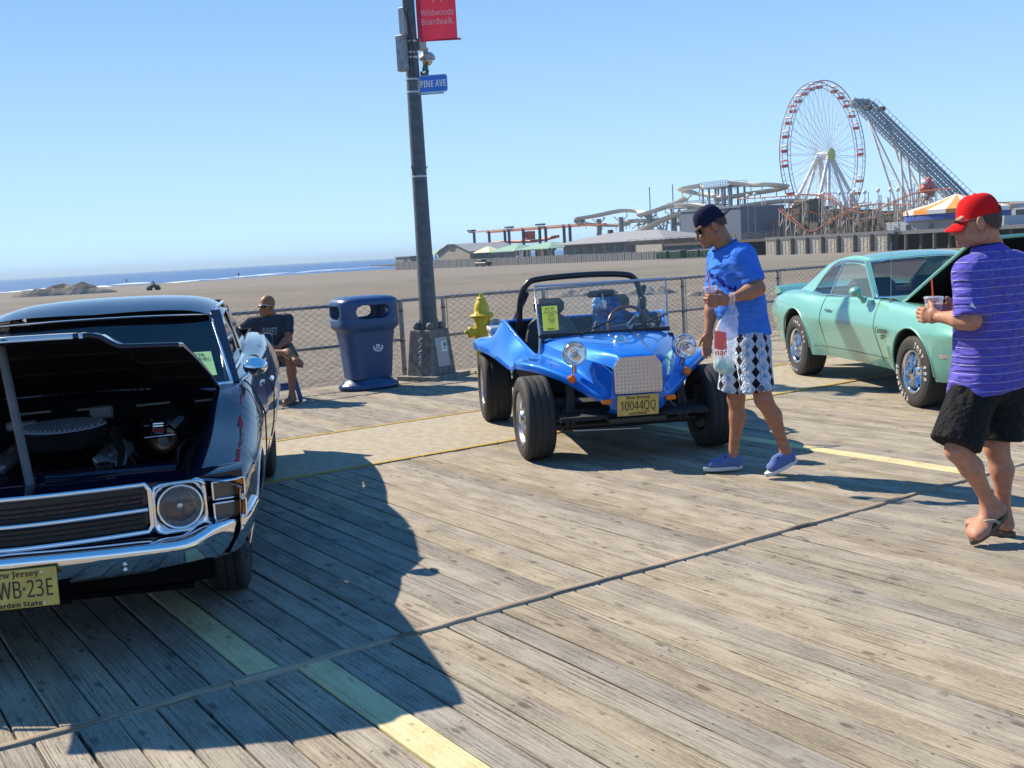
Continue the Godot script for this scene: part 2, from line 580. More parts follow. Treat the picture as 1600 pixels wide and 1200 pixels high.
# ---------------------------------------------------------------- boardwalk
func plank_mesh(length: float, wide: float, lane: int, k: int) -> ArrayMesh:
	var b := B.new()
	b.coloured = true
	var r := RandomNumberGenerator.new()
	r.seed = 900 + lane * 31 + k * 7 + int(length * 100)
	var tone := r.randf_range(0.78, 1.08)
	var warm := r.randf_range(-0.05, 0.06)
	b.tint = Color(tone * (1.0 + warm), tone * (1.0 + warm * 0.3), tone * (1.0 - warm * 1.3))
	if k == 99:
		b.tint = Color(1, 1, 1)
	var rows := []
	var uvs := []
	var segs := 6
	var u0 := lane * 0.14
	for i in segs:
		var f := float(i) / (segs - 1)
		var z := (f - 0.5) * length
		var l := -wide / 2 + r.randf_range(-0.0035, 0.0025)
		var q := wide / 2 + r.randf_range(-0.0025, 0.0035)
		var y := r.randf_range(-0.0022, 0.0012)
		var tilt := r.randf_range(-0.0016, 0.0016)
		var ch := r.randf_range(0.004, 0.008)
		rows.append(PackedVector3Array([Vector3(l, -0.04, z), Vector3(l, y - ch + tilt, z), Vector3(l + ch, y + tilt, z), Vector3(q - ch, y - tilt, z), Vector3(q, y - ch - tilt, z), Vector3(q, -0.04, z)]))
		var v := f if k % 2 == 0 else 1.0 - f
		var us := []
		for x in [0.0, 0.004, 0.012, 0.128, 0.136, 0.14]:
			us.append(Vector2(u0 + (x if k % 4 < 2 else 0.14 - x), v))
		uvs.append(us)
	for c in 5:
		var sub := []
		for row in rows:
			sub.append(PackedVector3Array([row[c], row[c + 1]]))
		var at := b.v.size()
		b.grid(sub)
		for i in segs:
			b.uv[at + i * 2] = uvs[i][c]
			b.uv[at + i * 2 + 1] = uvs[i][c + 1]
	return b.mesh()

func bay(parent: Node3D, t0: float, t1: float, s0: float, count: int, fresh: Array, far_n: int) -> void:
	var length := absf(t1 - t0) - 0.012
	var kinds := []
	for i in 40:
		kinds.append(plank_mesh(length, 0.1315, i % 7, i))
	var pale := plank_mesh(length, 0.1315, 2, 99)
	var last := -1
	for i in count:
		var s := s0 + i * 0.14
		var new_one := false
		for f in fresh:
			new_one = new_one or absf(s - f) < 0.0701
		var k := rng.randi_range(0, 39)
		if k == last:
			k = (k + 11) % 40
		last = k
		var bs := Basis(Vector3.UP, rng.randf_range(-0.0008, 0.0008))
		put("plank", pale if new_one else kinds[k], "new_wood" if new_one else "deck_wood", parent, T(s, rng.randf_range(-0.002, 0.002) + (0.002 if new_one else 0.0), (t0 + t1) / 2 + rng.randf_range(-0.004, 0.004), bs))
	for side in [[far_n, count], [60, -60]]:
		var some: int = side[0]
		var mm := MultiMesh.new()
		mm.transform_format = MultiMesh.TRANSFORM_3D
		mm.mesh = kinds[5 if some == far_n else 12]
		mm.instance_count = some
		for i in some:
			mm.set_instance_transform(i, T(s0 + (int(side[1]) + i) * 0.14, 0.0015 * sin(i * 2.7), (t0 + t1) / 2, Basis(Vector3.UP, PI * (i % 2))))
		var o := MultiMeshInstance3D.new()
		o.name = "distant_planks"
		o.multimesh = mm
		o.material_override = M["deck_wood"]
		parent.add_child(o, true)
		stuff(o)

func boardwalk() -> void:
	var w: Node3D = struct(thing("boardwalk", "weathered grey boardwalk of long planks laid towards the sea", ""))
	w.remove_meta("category")
	w.rotation.y = TURN
	bay(w, -3.955, -0.45, -1.33 + 0.005, 80, [1.585, 7.5], 30)
	bay(w, -7.48, -3.955, -0.05 + 0.08, 90, [1.43, 6.39], 60)
	bay(w, -12.78, -9.30, 1.5, 126, [], 140)
	bay(w, -0.45, 3.05, -1.33, 0, [], 100)
	var b := B.new()
	b.box(Vector3(64, 0.06, 17.0), Vector3(20, -0.13, -4.3))
	b.box(Vector3(60, 0.28, 0.05), Vector3(20, -0.19, -12.83))
	put("joist_bed", b, "deck_under", w)
	# the weathered batten over the joint between two bays
	var r := RandomNumberGenerator.new()
	r.seed = 4
	var s := -2.0
	while s < 14.0:
		var ln := r.randf_range(2.2, 3.4)
		var rows := []
		var n := 26
		for i in n:
			var x := s + ln * i / (n - 1.0)
			var wob := sin(x * 1.7) * 0.006 + r.randf_range(-0.003, 0.003)
			var hgt := 0.006 + 0.005 * absf(sin(x * 2.3 + 1.0)) + r.randf_range(0, 0.004)
			var hw := 0.027 + r.randf_range(-0.005, 0.003)
			var z := -3.955 + wob
			rows.append(PackedVector3Array([Vector3(x, -0.02, z + hw), Vector3(x, hgt * 0.6, z + hw * 0.9), Vector3(x, hgt, z + hw * 0.3), Vector3(x, hgt * 0.9, z - hw * 0.4), Vector3(x, hgt * 0.5, z - hw), Vector3(x, -0.02, z - hw)]))
		var q := B.new()
		q.coloured = true
		q.tint = Color(1.0, 0.92, 0.85)
		var at := q.v.size()
		q.grid(rows)
		for i in n:
			for c in 6:
				q.uv[at + i * 6 + c] = Vector2(0.21 + c * 0.008, i * 0.012)
		put("joint_batten", q, "deck_wood", w)
		s += ln + 0.004
	# the tram lane between the two seaward bays
	for i in 11:
		var l := B.new()
		l.box(Vector3(4.49, 0.06, 1.78), Vector3(-11.0 + i * 4.5 + 2.25, -0.03, -8.39))
		var slab := put("tram_lane_slab", l, "lane", w)
		for e in [-7.535, -9.24]:
			var y := B.new()
			y.box(Vector3(4.485, 0.004, 0.055), Vector3(-11.0 + i * 4.5 + 2.25, 0.003, e))
			put("yellow_line", y, "yellow_paint", slab)

# ---------------------------------------------------------------- beach and sea
func sand_height(x: float, f: float) -> float:
	var d := sqrt(x * x + f * f)
	return lerpf(-0.75, -1.7, smoothstep(14.0, 60.0, d)) - smoothstep(220.0, 420.0, d) * 0.75

func beach() -> void:
	var f := FastNoiseLite.new()
	f.frequency = 0.11
	f.seed = 5
	f.fractal_octaves = 3
	var f2 := FastNoiseLite.new()
	f2.frequency = 0.015
	f2.seed = 8
	var b := B.new()
	b.coloured = true
	var rows := []
	var cols := []
	var radii := []
	var d := 10.0
	while d < 340.0:
		radii.append(d)
		d *= 1.028
	var na := 240
	var shore := [Vector2(-80, 300), Vector2(-26, 325), Vector2(-21, 345), Vector2(-17, 345), Vector2(-13.5, 395), Vector2(-9.5, 470), Vector2(-5.5, 560), Vector2(0, 640), Vector2(80, 700)]
	for i in radii.size() + 14:
		var row := PackedVector3Array()
		var cr := []
		for k in na:
			var deg := -75.0 + 150.0 * k / (na - 1.0)
			var a := deg_to_rad(deg)
			var edge := curve(shore, deg)
			var dist: float = radii[i] if i < radii.size() else lerpf(radii[radii.size() - 1], edge + 60.0, (i - radii.size() + 1) / 14.0)
			var x := sin(a) * dist
			var z := cos(a) * dist
			# the sheet starts under the seaward edge of the boardwalk
			var t := x * sin(TURN) - z * cos(TURN)
			if t > -11.5:
				var over: float = (t + 11.5)
				x -= sin(TURN) * over
				z += cos(TURN) * over
			var y := sand_height(x, z)
			if i < radii.size() and dist < 120.0:
				y += f.get_noise_2d(x, z * 1.6) * (0.10 if dist < 60 else 0.05)
			if i >= radii.size():
				y = lerpf(y, -2.75, smoothstep(edge - 40.0, edge + 40.0, dist))
			row.append(Vector3(x, y, -z))
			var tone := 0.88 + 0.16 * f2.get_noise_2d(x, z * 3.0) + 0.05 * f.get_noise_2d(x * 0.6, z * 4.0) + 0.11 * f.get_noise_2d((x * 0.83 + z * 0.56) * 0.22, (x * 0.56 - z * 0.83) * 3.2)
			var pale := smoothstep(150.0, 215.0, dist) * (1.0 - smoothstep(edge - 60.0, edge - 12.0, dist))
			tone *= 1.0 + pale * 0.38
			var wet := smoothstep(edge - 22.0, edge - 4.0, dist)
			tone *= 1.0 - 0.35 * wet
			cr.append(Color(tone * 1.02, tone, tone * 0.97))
		rows.append(row)
		cols.append(cr)
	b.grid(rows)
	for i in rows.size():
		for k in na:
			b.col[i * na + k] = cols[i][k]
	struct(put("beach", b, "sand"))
	var s := B.new()
	var rr := []
	for dist in [150.0, 400.0, 1200.0, 5000.0, 30000.0]:
		var row := PackedVector3Array()
		for k in 60:
			var a := deg_to_rad(-88.0 + 176.0 * k / 59.0)
			row.append(Vector3(sin(a) * dist, -2.42, -cos(a) * dist))
		rr.append(row)
	s.grid(rr)
	struct(put("sea", s, "sea"))
	# breakers: low white rolls along the shore
	var r := RandomNumberGenerator.new()
	r.seed = 12
	var foam := B.new()
	for w in 34:
		var deg := r.randf_range(-34.0, -6.0)
		var out := r.randf_range(6.0, 26.0) if w % 3 else r.randf_range(30.0, 60.0)
		var span := r.randf_range(1.2, 3.6) * (1.0 if w % 3 else 0.6)
		var top := r.randf_range(0.15, 0.55)
		var rw := []
		for i in 14:
			var q := i / 13.0
			var g := deg + span * (q - 0.5)
			var dist := curve(shore, g) + out + sin(q * 5.0 + w) * 1.5
			var a := deg_to_rad(g)
			var hh := top * sin(q * PI) * r.randf_range(0.6, 1.0)
			var row := PackedVector3Array()
			for e in [[-1.2, 0.0], [-0.7, 0.7], [0.0, 1.0], [1.3, 0.5], [2.6, 0.0]]:
				row.append(Vector3(sin(a) * (dist + e[0] * (0.5 + top)), -2.43 + hh * e[1], -cos(a) * (dist + e[0] * (0.5 + top))))
			rw.append(row)
		foam.grid(rw)
	stuff(put("surf_foam", foam, "foam"))
	# heaps of sand
	heap("sand_mound", "long sand heap with dark crest by the water at the far left", Vector3(-77, -1.75, -188), 19.0, 6.0, 2.45, 3, true)
	heap("sand_pile", "pale sand pile behind the buggy windshield, nearest its left end", Vector3(5.3, -1.75, -74), 5.2, 2.2, 0.85, 4, false, "pale sand piles behind the fence")
	heap("sand_pile", "pale sand pile behind the right end of the buggy roll bar", Vector3(9.2, -1.75, -71), 4.4, 2.0, 0.8, 5, false, "pale sand piles behind the fence")
	heap("sand_pile", "pale sand pile behind the cup of the man in blue", Vector3(12.6, -1.75, -66), 4.2, 1.8, 0.75, 6, false, "pale sand piles behind the fence")
	heap("sand_pile", "pale sand pile between the man in blue and the green coupe", Vector3(17.3, -1.75, -62), 4.6, 1.8, 0.8, 7, false, "pale sand piles behind the fence")

func heap(called: String, label: String, at: Vector3, lx: float, lz: float, high: float, seed_n: int, dark: bool, group := "") -> void:
	var f := FastNoiseLite.new()
	f.seed = seed_n
	f.frequency = 0.5 / lz
	f.fractal_octaves = 3
	var b := B.new()
	b.coloured = true
	var rows := []
	var cols := PackedColorArray()
	for i in 27:
		var row := PackedVector3Array()
		for k in 61:
			var u := k / 60.0 * 2 - 1
			var v := i / 26.0 * 2 - 1
			var e := maxf(0.0, 1.0 - pow(absf(u), 2.6) - pow(absf(v), 2.0))
			var n := f.get_noise_2d(u * lx, v * lz)
			var y := high * pow(e, 0.8) * (0.72 + 0.5 * n)
			row.append(Vector3(u * lx / 2, y - 0.06, v * lz / 2))
			var c := 1.35 if not dark else 1.2
			if dark and y > high * 0.42 and f.get_noise_2d(u * lx * 2.0 + 40, v * lz * 2.0) > -0.18:
				c = 0.6
			cols.append(Color(c, c * 0.99, c * 0.96))
		rows.append(row)
	b.grid(rows)
	for i in cols.size():
		b.col[i] = cols[i]
	var o := put(called, b, "sand", self, T(at.x, at.y, at.z))
	tag(o, label, "sand heap", group)
# ---------------------------------------------------------------- fence, pole, can, hydrant
func chain_link(long: float, high: float) -> MultiMeshInstance3D:
	# zigzag wires, each a thin bent rod; half lean one way and half the other
	var dia := 0.058
	var tall := 0.075
	var b := B.new()
	var path := PackedVector3Array()
	var n := int(high / tall * 2.0)
	for i in n + 1:
		path.append(Vector3((0.5 if i % 2 else -0.5) * dia, i * tall / 2, 0.003 if i % 2 else -0.003))
	b.tube(path, 0.003, 4, false, false)
	var mm := MultiMesh.new()
	mm.transform_format = MultiMesh.TRANSFORM_3D
	mm.mesh = b.mesh()
	var c := int(long / dia)
	mm.instance_count = c
	for i in c:
		mm.set_instance_transform(i, T((i + 0.5) * dia, tall / 2 if i % 2 else 0.0, 0))
	var o := MultiMeshInstance3D.new()
	o.name = "chain_link"
	o.multimesh = mm
	o.material_override = M["rust_wire"]
	stuff(o)
	return o

func fence() -> void:
	var f := thing("chain_link_fence", "rusty chain link fence with grey pipe rails along the beach side of boardwalk", "fence", Vector3.ZERO, TURN)
	var posts := [-8.1, -5.6, -3.1, -0.6, 1.9, 4.3, 6.79, 7.44, 9.13, 11.85, 14.05, 16.5, 19.0, 21.5, 24.0, 26.5, 29.0, 31.5]
	for s in posts:
		var b := B.new()
		b.cyl(0.03, 1.06, T(s, 0.50, -12.6), 12)
		b.ell(Vector3(s, 1.03, -12.6), Vector3(0.034, 0.03, 0.034), Basis(), 12)
		put("post", b, "galv", f)
	for i in posts.size() - 1:
		var a: float = posts[i]
		var e: float = posts[i + 1]
		var b := B.new()
		rod(b, Vector3(a, 1.035, -12.6), Vector3(e, 1.035, -12.6), 0.022, 10)
		put("top_rail", b, "galv", f)
		if a == 6.79:
			continue
		var q := B.new()
		rod(q, Vector3(a, 0.52, -12.6), Vector3(e, 0.52, -12.6), 0.02, 10)
		put("middle_rail", q, "galv", f)
		var m := chain_link(e - a - 0.08, 1.02)
		m.position = Vector3(a + 0.04, 0.03, -12.575)
		f.add_child(m, true)
		var k := B.new()
		for x in [a + 0.045, e - 0.045]:
			rod(k, Vector3(x, 0.02, -12.575), Vector3(x, 1.05, -12.575), 0.005, 5)
		for y in [0.12, 0.5, 0.9]:
			for x in [a, e]:
				k.cyl(0.036, 0.018, T(x, y, -12.6), 12)
		stuff(put("tension_bars", k, "rust_wire", f))

func lamp_pole() -> void:
	var base := S(7.02, 0, -12.28)
	var o := thing("lamp_pole", "tall tapered grey steel pole on a square sloping plinth", "pole", base, TURN + 0.38)
	var b := B.new()
	b.box(Vector3(0.78, 0.07, 0.62), Vector3(0.04, 0.02, 0))
	put("footing", b, "concrete", o)
	b = B.new()
	var rows := []
	for q in [[0.24, 0.06], [0.236, 0.10], [0.19, 0.62], [0.185, 0.645], [0.14, 0.65]]:
		var row := PackedVector3Array()
		for c in 4:
			var sx := 1.0 if c in [0, 1] else -1.0
			var sz := 1.0 if c in [1, 2] else -1.0
			row.append(Vector3(sx * q[0], q[1], sz * q[0] * 0.9))
		rows.append(row)
	for i in rows.size() - 1:
		for c in 4:
			var d := (c + 1) % 4
			b.quad(rows[i][c], rows[i][d], rows[i + 1][d], rows[i + 1][c])
	var plinth := put("plinth", b, "plinth_grey", o)
	b = B.new()
	var lean := Basis(Vector3.RIGHT, -0.096)
	b.rbox(Vector3(0.25, 0.38, 0.008), Vector3(0.0, 0.35, 0.1995), 0.003, lean)
	put("access_panel", b, "plinth_panel", plinth)
	# a sticker with a blue-green figure
	b = B.new()
	b.box(Vector3(0.11, 0.135, 0.004), Vector3(0.04, 0.42, 0.199), lean)
	var st := put("sticker", b, "white_paint", plinth)
	mk("teal", lin(0.03, 0.25, 0.28), 0.6)
	b = B.new()
	b.cyl(0.03, 0.004, T(0.055, 0.445, 0.2005, lean * Basis(Vector3.RIGHT, PI / 2)), 12)
	b.box(Vector3(0.035, 0.012, 0.004), Vector3(0.05, 0.39, 0.205), lean)
	b.box(Vector3(0.012, 0.03, 0.004), Vector3(0.03, 0.40, 0.204), lean)
	stuff(put("sticker_figure", b, "teal", st))
	# scratched scribble on the left face
	b = B.new()
	var pts := [Vector2(0.03, 0.55), Vector2(-0.03, 0.50), Vector2(0.03, 0.47), Vector2(-0.01, 0.42), Vector2(0.03, 0.39), Vector2(-0.03, 0.36), Vector2(0.02, 0.32), Vector2(-0.03, 0.28), Vector2(0.03, 0.26), Vector2(-0.02, 0.21), Vector2(0.03, 0.18)]
	var line := PackedVector3Array()
	for p in pts:
		line.append(Vector3(-0.2405 + (p.y - 0.10) * 0.0885, p.y, p.x))
	b.tube(path3(Array(line), 60), 0.0035, 4)
	put("scribble", b, "white_ink", plinth)
	b = B.new()
	for c in 4:
		var sx := 1.0 if c in [0, 1] else -1.0
		var sz := 1.0 if c in [1, 2] else -1.0
		b.ell(Vector3(sx * 0.12, 0.69, sz * 0.11), Vector3(0.05, 0.055, 0.05), Basis(), 12)
	stuff(put("bolt_covers", b, "plinth_grey", o))
	b = B.new()
	b.lathe([Vector2(0.135, 0.60), Vector2(0.13, 0.75), Vector2(0.117, 0.80), Vector2(0.100, 2.1), Vector2(0.094, 3.3), Vector2(0.081, 4.4), Vector2(0.07, 5.4), Vector2(0.0001, 5.42)], 24)
	put("shaft", b, "pole_grey", o)
	b = B.new()
	for y in [2.62, 3.68, 3.84, 4.11, 4.17, 4.31, 5.05]:
		var r: float = 0.109 - y * 0.0058
		b.lathe([Vector2(r, y - 0.012), Vector2(r + 0.006, y - 0.01), Vector2(r + 0.006, y + 0.01), Vector2(r, y + 0.012)], 20)
	stuff(put("straps", b, "steel", o))
	b = B.new()
	for e in [-1.0, 1.0]:
		rod(b, Vector3(e * 0.09, 2.62, 0), Vector3(e * 0.15, 2.75, 0.0), 0.008, 6)
		rod(b, Vector3(e * 0.12, 2.70, 0), Vector3(e * (0.18 if e > 0 else 0.14), 2.76, 0), 0.007, 6)
	stuff(put("banner_hook", b, "dark_metal", o))
	# stickers on the shaft
	for q in [[1.66, 0.06, 0.035, "white_paint"], [1.45, 0.04, 0.05, "plinth_panel"], [1.18, 0.05, 0.09, "white_ink"]]:
		b = B.new()
		var rws := []
		var rad: float = 0.1185 - q[0] * 0.0092 + 0.0012
		for i in 2:
			var row := PackedVector3Array()
			for k in 7:
				var a: float = 1.25 - (k - 3) / 6.0 * q[1] / rad * 1.6
				row.append(Vector3(cos(a) * rad, q[0] + (i - 0.5) * q[2], sin(a) * rad))
			rws.append(row)
		b.grid(rws)
		put("shaft_sticker", b, q[3], o)
	# control boxes and cable on the left
	b = B.new()
	b.rbox(Vector3(0.07, 0.36, 0.09), Vector3(-0.135, 4.53, 0.0), 0.01)
	put("upper_box", b, "grey_box", o)
	b = B.new()
	b.rbox(Vector3(0.10, 0.44, 0.12), Vector3(-0.165, 4.15, -0.02), 0.008)
	b.box(Vector3(0.004, 0.36, 0.09), Vector3(-0.2165, 4.15, -0.02))
	put("control_box", b, "galv", o)
	b = B.new()
	b.tube(path3([Vector3(-0.13, 4.95, 0.03), Vector3(-0.15, 4.7, 0.05), Vector3(-0.10, 4.35, 0.10), Vector3(-0.10, 4.1, 0.09), Vector3(-0.09, 3.85, 0.09)], 30), 0.008, 6)
	b.tube(path3([Vector3(-0.2, 4.38, 0.08), Vector3(-0.12, 4.25, 0.12), Vector3(-0.02, 4.15, 0.10)], 16), 0.006, 6)
	put("cable", b, "black", o)
	b = B.new()
	b.rbox(Vector3(0.30, 0.13, 0.16), Vector3(-0.20, 5.02, 0), 0.03)
	put("speaker_box", b, "dark_metal", o)
	# weather camera: a white box and a shrouded dome
	var y0 := 4.20
	var cam := thing("dome_camera", "grey hooded dome camera strapped to the tall pole above street sign", "camera", o.position + Basis(Vector3.UP, TURN + 0.38) * Vector3(0.09, y0, 0.06), TURN + 0.38)
	b = B.new()
	b.rbox(Vector3(0.13, 0.14, 0.10), Vector3(0.03, 0.08, 0), 0.01)
	b.rbox(Vector3(0.10, 0.05, 0.07), Vector3(0.10, 0.03, 0), 0.01)
	put("mount_box", b, "grey_box", cam)
	b = B.new()
	b.lathe([Vector2(0.0001, 0.01), Vector2(0.06, 0.005), Vector2(0.095, -0.03), Vector2(0.105, -0.07), Vector2(0.10, -0.085), Vector2(0.07, -0.085)], 20, T(0.15, -0.01, 0))
	put("hood", b, "grey_box", cam)
	b = B.new()
	b.ell(Vector3(0.15, -0.10, 0), Vector3(0.07, 0.075, 0.07), Basis(), 16, -1.0, 0.0)
	put("dome", b, "steel", cam)
	mk("flower_mix", Color.WHITE, 0.8, 0.0, {"vertex_color_use_as_albedo": true})
	b = B.new()
	b.coloured = true
	var r := RandomNumberGenerator.new()
	r.seed = 6
	for i in 26:
		b.tint = [Color(0.5, 0.06, 0.02), Color(0.6, 0.32, 0.02), Color(0.02, 0.2, 0.10), Color(0.05, 0.2, 0.35)][i % 4]
		b.ell(Vector3(r.randf_range(-0.02, 0.07), r.randf_range(-0.36, -0.15), 0.04 + r.randf_range(-0.02, 0.03)), Vector3(0.02, 0.03, 0.015), Basis(), 6)
	tag(put("artificial_flowers", b, "flower_mix", self, cam.transform), "faded orange and green artificial flowers tied below dome camera", "decoration")
	# street sign
	var sg := thing("street_sign", "blue street name sign reading PINE AVE strapped to tall grey pole", "sign", o.position + Basis(Vector3.UP, TURN + 0.38) * Vector3(-0.05, 3.75, 0), TURN - 0.72)
	var poly := PackedVector2Array()
	for c in [Vector2(0.47, 0.125), Vector2(0.10, 0.125), Vector2(0.10, -0.09), Vector2(0.47, -0.09)]:
		for k in 5:
			var mid := Vector2(0.285, 0.0175)
			var inn: Vector2 = c - Vector2(signf(c.x - mid.x), signf(c.y - mid.y)) * 0.03
			var a0: float = {0: 0.0, 1: PI / 2, 2: PI, 3: PI * 1.5}[[Vector2(0.47, 0.125), Vector2(0.10, 0.125), Vector2(0.10, -0.09), Vector2(0.47, -0.09)].find(c)]
			poly.append(inn + Vector2.from_angle(a0 + k / 4.0 * PI / 2) * 0.03)
	b = B.new()
	b.prism(poly, 0.004, T(0, 0, 0))
	put("sign_plate", b, "sign_blue", sg)
	b = B.new()
	var rim := PackedVector3Array()
	for p in poly:
		rim.append(Vector3(0.285 + (p.x - 0.285) * 0.955, 0.0175 + (p.y - 0.0175) * 0.92, 0.003))
	b.tube(rim, 0.0022, 4, true)
	put("sign_border", b, "white_paint", sg)
	words_on("sign_lettering", "PINE AVE", 0.085, "white_paint", sg, T(0.285, 0.016, 0.004), "Droid Sans", 700, 0.002, 0.68)
	b = B.new()
	b.rbox(Vector3(0.34, 0.018, 0.022), Vector3(0.25, -0.105, 0), 0.003)
	b.rbox(Vector3(0.05, 0.2, 0.03), Vector3(0.095, 0.0, 0), 0.004)
	put("sign_bracket", b, "galv", sg)
	# banner
	var bn := thing("banner", "red boardwalk banner hanging from bracket arm high on the tall pole", "banner", o.position + Basis(Vector3.UP, TURN + 0.38) * Vector3(0, 4.31, 0), TURN - 0.62)
	b = B.new()
	var rws := []
	for i in 13:
		var row := PackedVector3Array()
		for k in 13:
			var u := k / 12.0
			var v := i / 12.0
			row.append(Vector3(0.095 + u * 0.50, v * 1.25 + sin(u * 3.0) * 0.012, sin(u * 5.0 + v * 2.0) * 0.018 - 0.03 * u * (1.0 - v)))
		rws.append(row)
	b.grid(rws)
	put("banner_cloth", b, "banner_red", bn)
	b = B.new()
	rod(b, Vector3(0.06, 0.005, -0.004), Vector3(0.64, 0.005, -0.02), 0.012, 8)
	put("banner_arm", b, "banner_red", bn)
	mk("banner_print", lin(0.75, 0.45, 0.47), 0.7)
	words_on("banner_lettering", "Wildwoods", 0.078, "banner_print", bn, T(0.36, 0.335, 0.032), "Droid Sans", 400, 0.003, 0.82)
	words_on("banner_lettering", "Boardwalk.", 0.078, "banner_print", bn, T(0.36, 0.225, 0.03), "Droid Sans", 400, 0.003, 0.82)
	b = B.new()
	for e in [[-0.09, 0.12, -0.05, 0.0], [-0.05, 0.0, 0.0, 0.10], [0.0, 0.10, 0.05, 0.0], [0.05, 0.0, 0.09, 0.12]]:
		bar(b, Vector3(0.37 + e[0], 0.46 + e[1], 0.035), Vector3(0.37 + e[2], 0.46 + e[3], 0.035), 0.035, 0.004)
	stuff(put("banner_emblem", b, "banner_print", bn))

func squircle(rx: float, rz: float, k: int, n: int, pw := 3.2) -> Vector2:
	var a := TAU * k / n
	var c := cos(a)
	var s := sin(a)
	var r: float = pow(pow(absf(c), pw) + pow(absf(s), pw), -1.0 / pw)
	return Vector2(c * r * rx, s * r * rz)

func trash_can() -> void:
	var o := thing("trash_can", "blue plastic litter bin with open hooded top and round white emblem", "litter bin", S(6.0, 0, -12.1), TURN - 0.10)
	o.scale = Vector3(1.09, 0.965, 1.05)
	var n := 48
	var b := B.new()
	var rows := []
	for q in [[0.30, 0.0], [0.345, 0.01], [0.355, 0.04], [0.335, 0.075], [0.30, 0.09], [0.295, 0.105], [0.262, 0.13], [0.255, 0.16]]:
		var row := PackedVector3Array()
		for k in n:
			var p := squircle(q[0], q[0] * 0.82, k, n, 2.1)
			row.append(Vector3(p.x, q[1], p.y))
		rows.append(row)
	b.grid(rows, true)
	put("foot", b, "can_blue", o)
	b = B.new()
	rows = []
	for q in [[0.246, 0.14], [0.252, 0.165], [0.272, 0.42], [0.288, 0.70], [0.293, 0.73], [0.325, 0.775], [0.352, 0.80], [0.358, 0.84], [0.358, 0.905], [0.35, 0.915], [0.31, 0.91], [0.30, 0.70], [0.22, 0.2]]:
		var row := PackedVector3Array()
		for k in n:
			var p := squircle(q[0], q[0] * 0.86, k, n, 4.2)
			row.append(Vector3(p.x, q[1], p.y))
		rows.append(row)
	b.grid(rows, true)
	var body := put("body", b, "can_blue", o)
	# the hood: a domed lid on four corner posts
	b = B.new()
	rows = []
	for q in [[0.356, 1.085], [0.360, 1.11], [0.348, 1.15], [0.30, 1.182], [0.2, 1.197], [0.0005, 1.20]]:
		var row := PackedVector3Array()
		for k in n:
			var p := squircle(q[0], q[0] * 0.86, k, n, 4.0)
			row.append(Vector3(p.x, q[1], p.y))
		rows.append(row)
	b.grid(rows, true)
	rows = []
	for q in [[0.356, 1.085], [0.315, 1.085], [0.30, 1.13], [0.0005, 1.15]]:
		var row := PackedVector3Array()
		for k in n:
			var p := squircle(q[0], q[0] * 0.86, k, n, 4.0)
			row.append(Vector3(p.x, q[1], p.y))
		rows.append(row)
	b.grid(rows, true)
	var lid := put("hood", b, "can_blue", o)
	for c in 4:
		b = B.new()
		rows = []
		for i in 9:
			var y := 0.895 + i / 8.0 * 0.225
			var spread: float = [6.0, 3.0, 2.2, 2.0, 2.0, 2.1, 2.4, 3.6, 6.0][i]
			var row := PackedVector3Array()
			var mid := n / 8 + c * n / 4
			for e in 9:
				var f: float = mid + (e - 4) / 4.0 * spread
				var a: float = TAU * f / n
				var pw := 4.1
				var r: float = pow(pow(absf(cos(a)), pw) + pow(absf(sin(a)), pw), -1.0 / pw)
				row.append(Vector3(cos(a) * r * 0.357, y, sin(a) * r * 0.357 * 0.86))
			for e in 9:
				var f: float = mid - (e - 4) / 4.0 * spread * 0.95
				var a: float = TAU * f / n
				var pw := 4.1
				var r: float = pow(pow(absf(cos(a)), pw) + pow(absf(sin(a)), pw), -1.0 / pw)
				row.append(Vector3(cos(a) * r * 0.318, y, sin(a) * r * 0.318 * 0.86))
			rows.append(row)
		b.grid(rows, true)
		put("corner_post", b, "can_blue", lid)
	# emblem on the front face
	b = B.new()
	b.lathe([Vector2(0.046, -0.002), Vector2(0.060, -0.001), Vector2(0.060, 0.002), Vector2(0.046, 0.003), Vector2(0.043, 0.003), Vector2(0.043, 0.0)], 28, T(0.055, 0.545, 0.2395, Basis(Vector3.RIGHT, PI / 2 - 0.1)))
	for k in 3:
		b.box(Vector3(0.06 - k * 0.010, 0.012, 0.003), Vector3(0.055, 0.525 + k * 0.019, 0.2385 + k * 0.002))
	b.ell(Vector3(0.055, 0.573, 0.241), Vector3(0.026, 0.008, 0.003), Basis(), 10)
	b.box(Vector3(0.075, 0.009, 0.003), Vector3(0.055, 0.47, 0.2325))
	stuff(put("emblem", b, "white_ink", body))

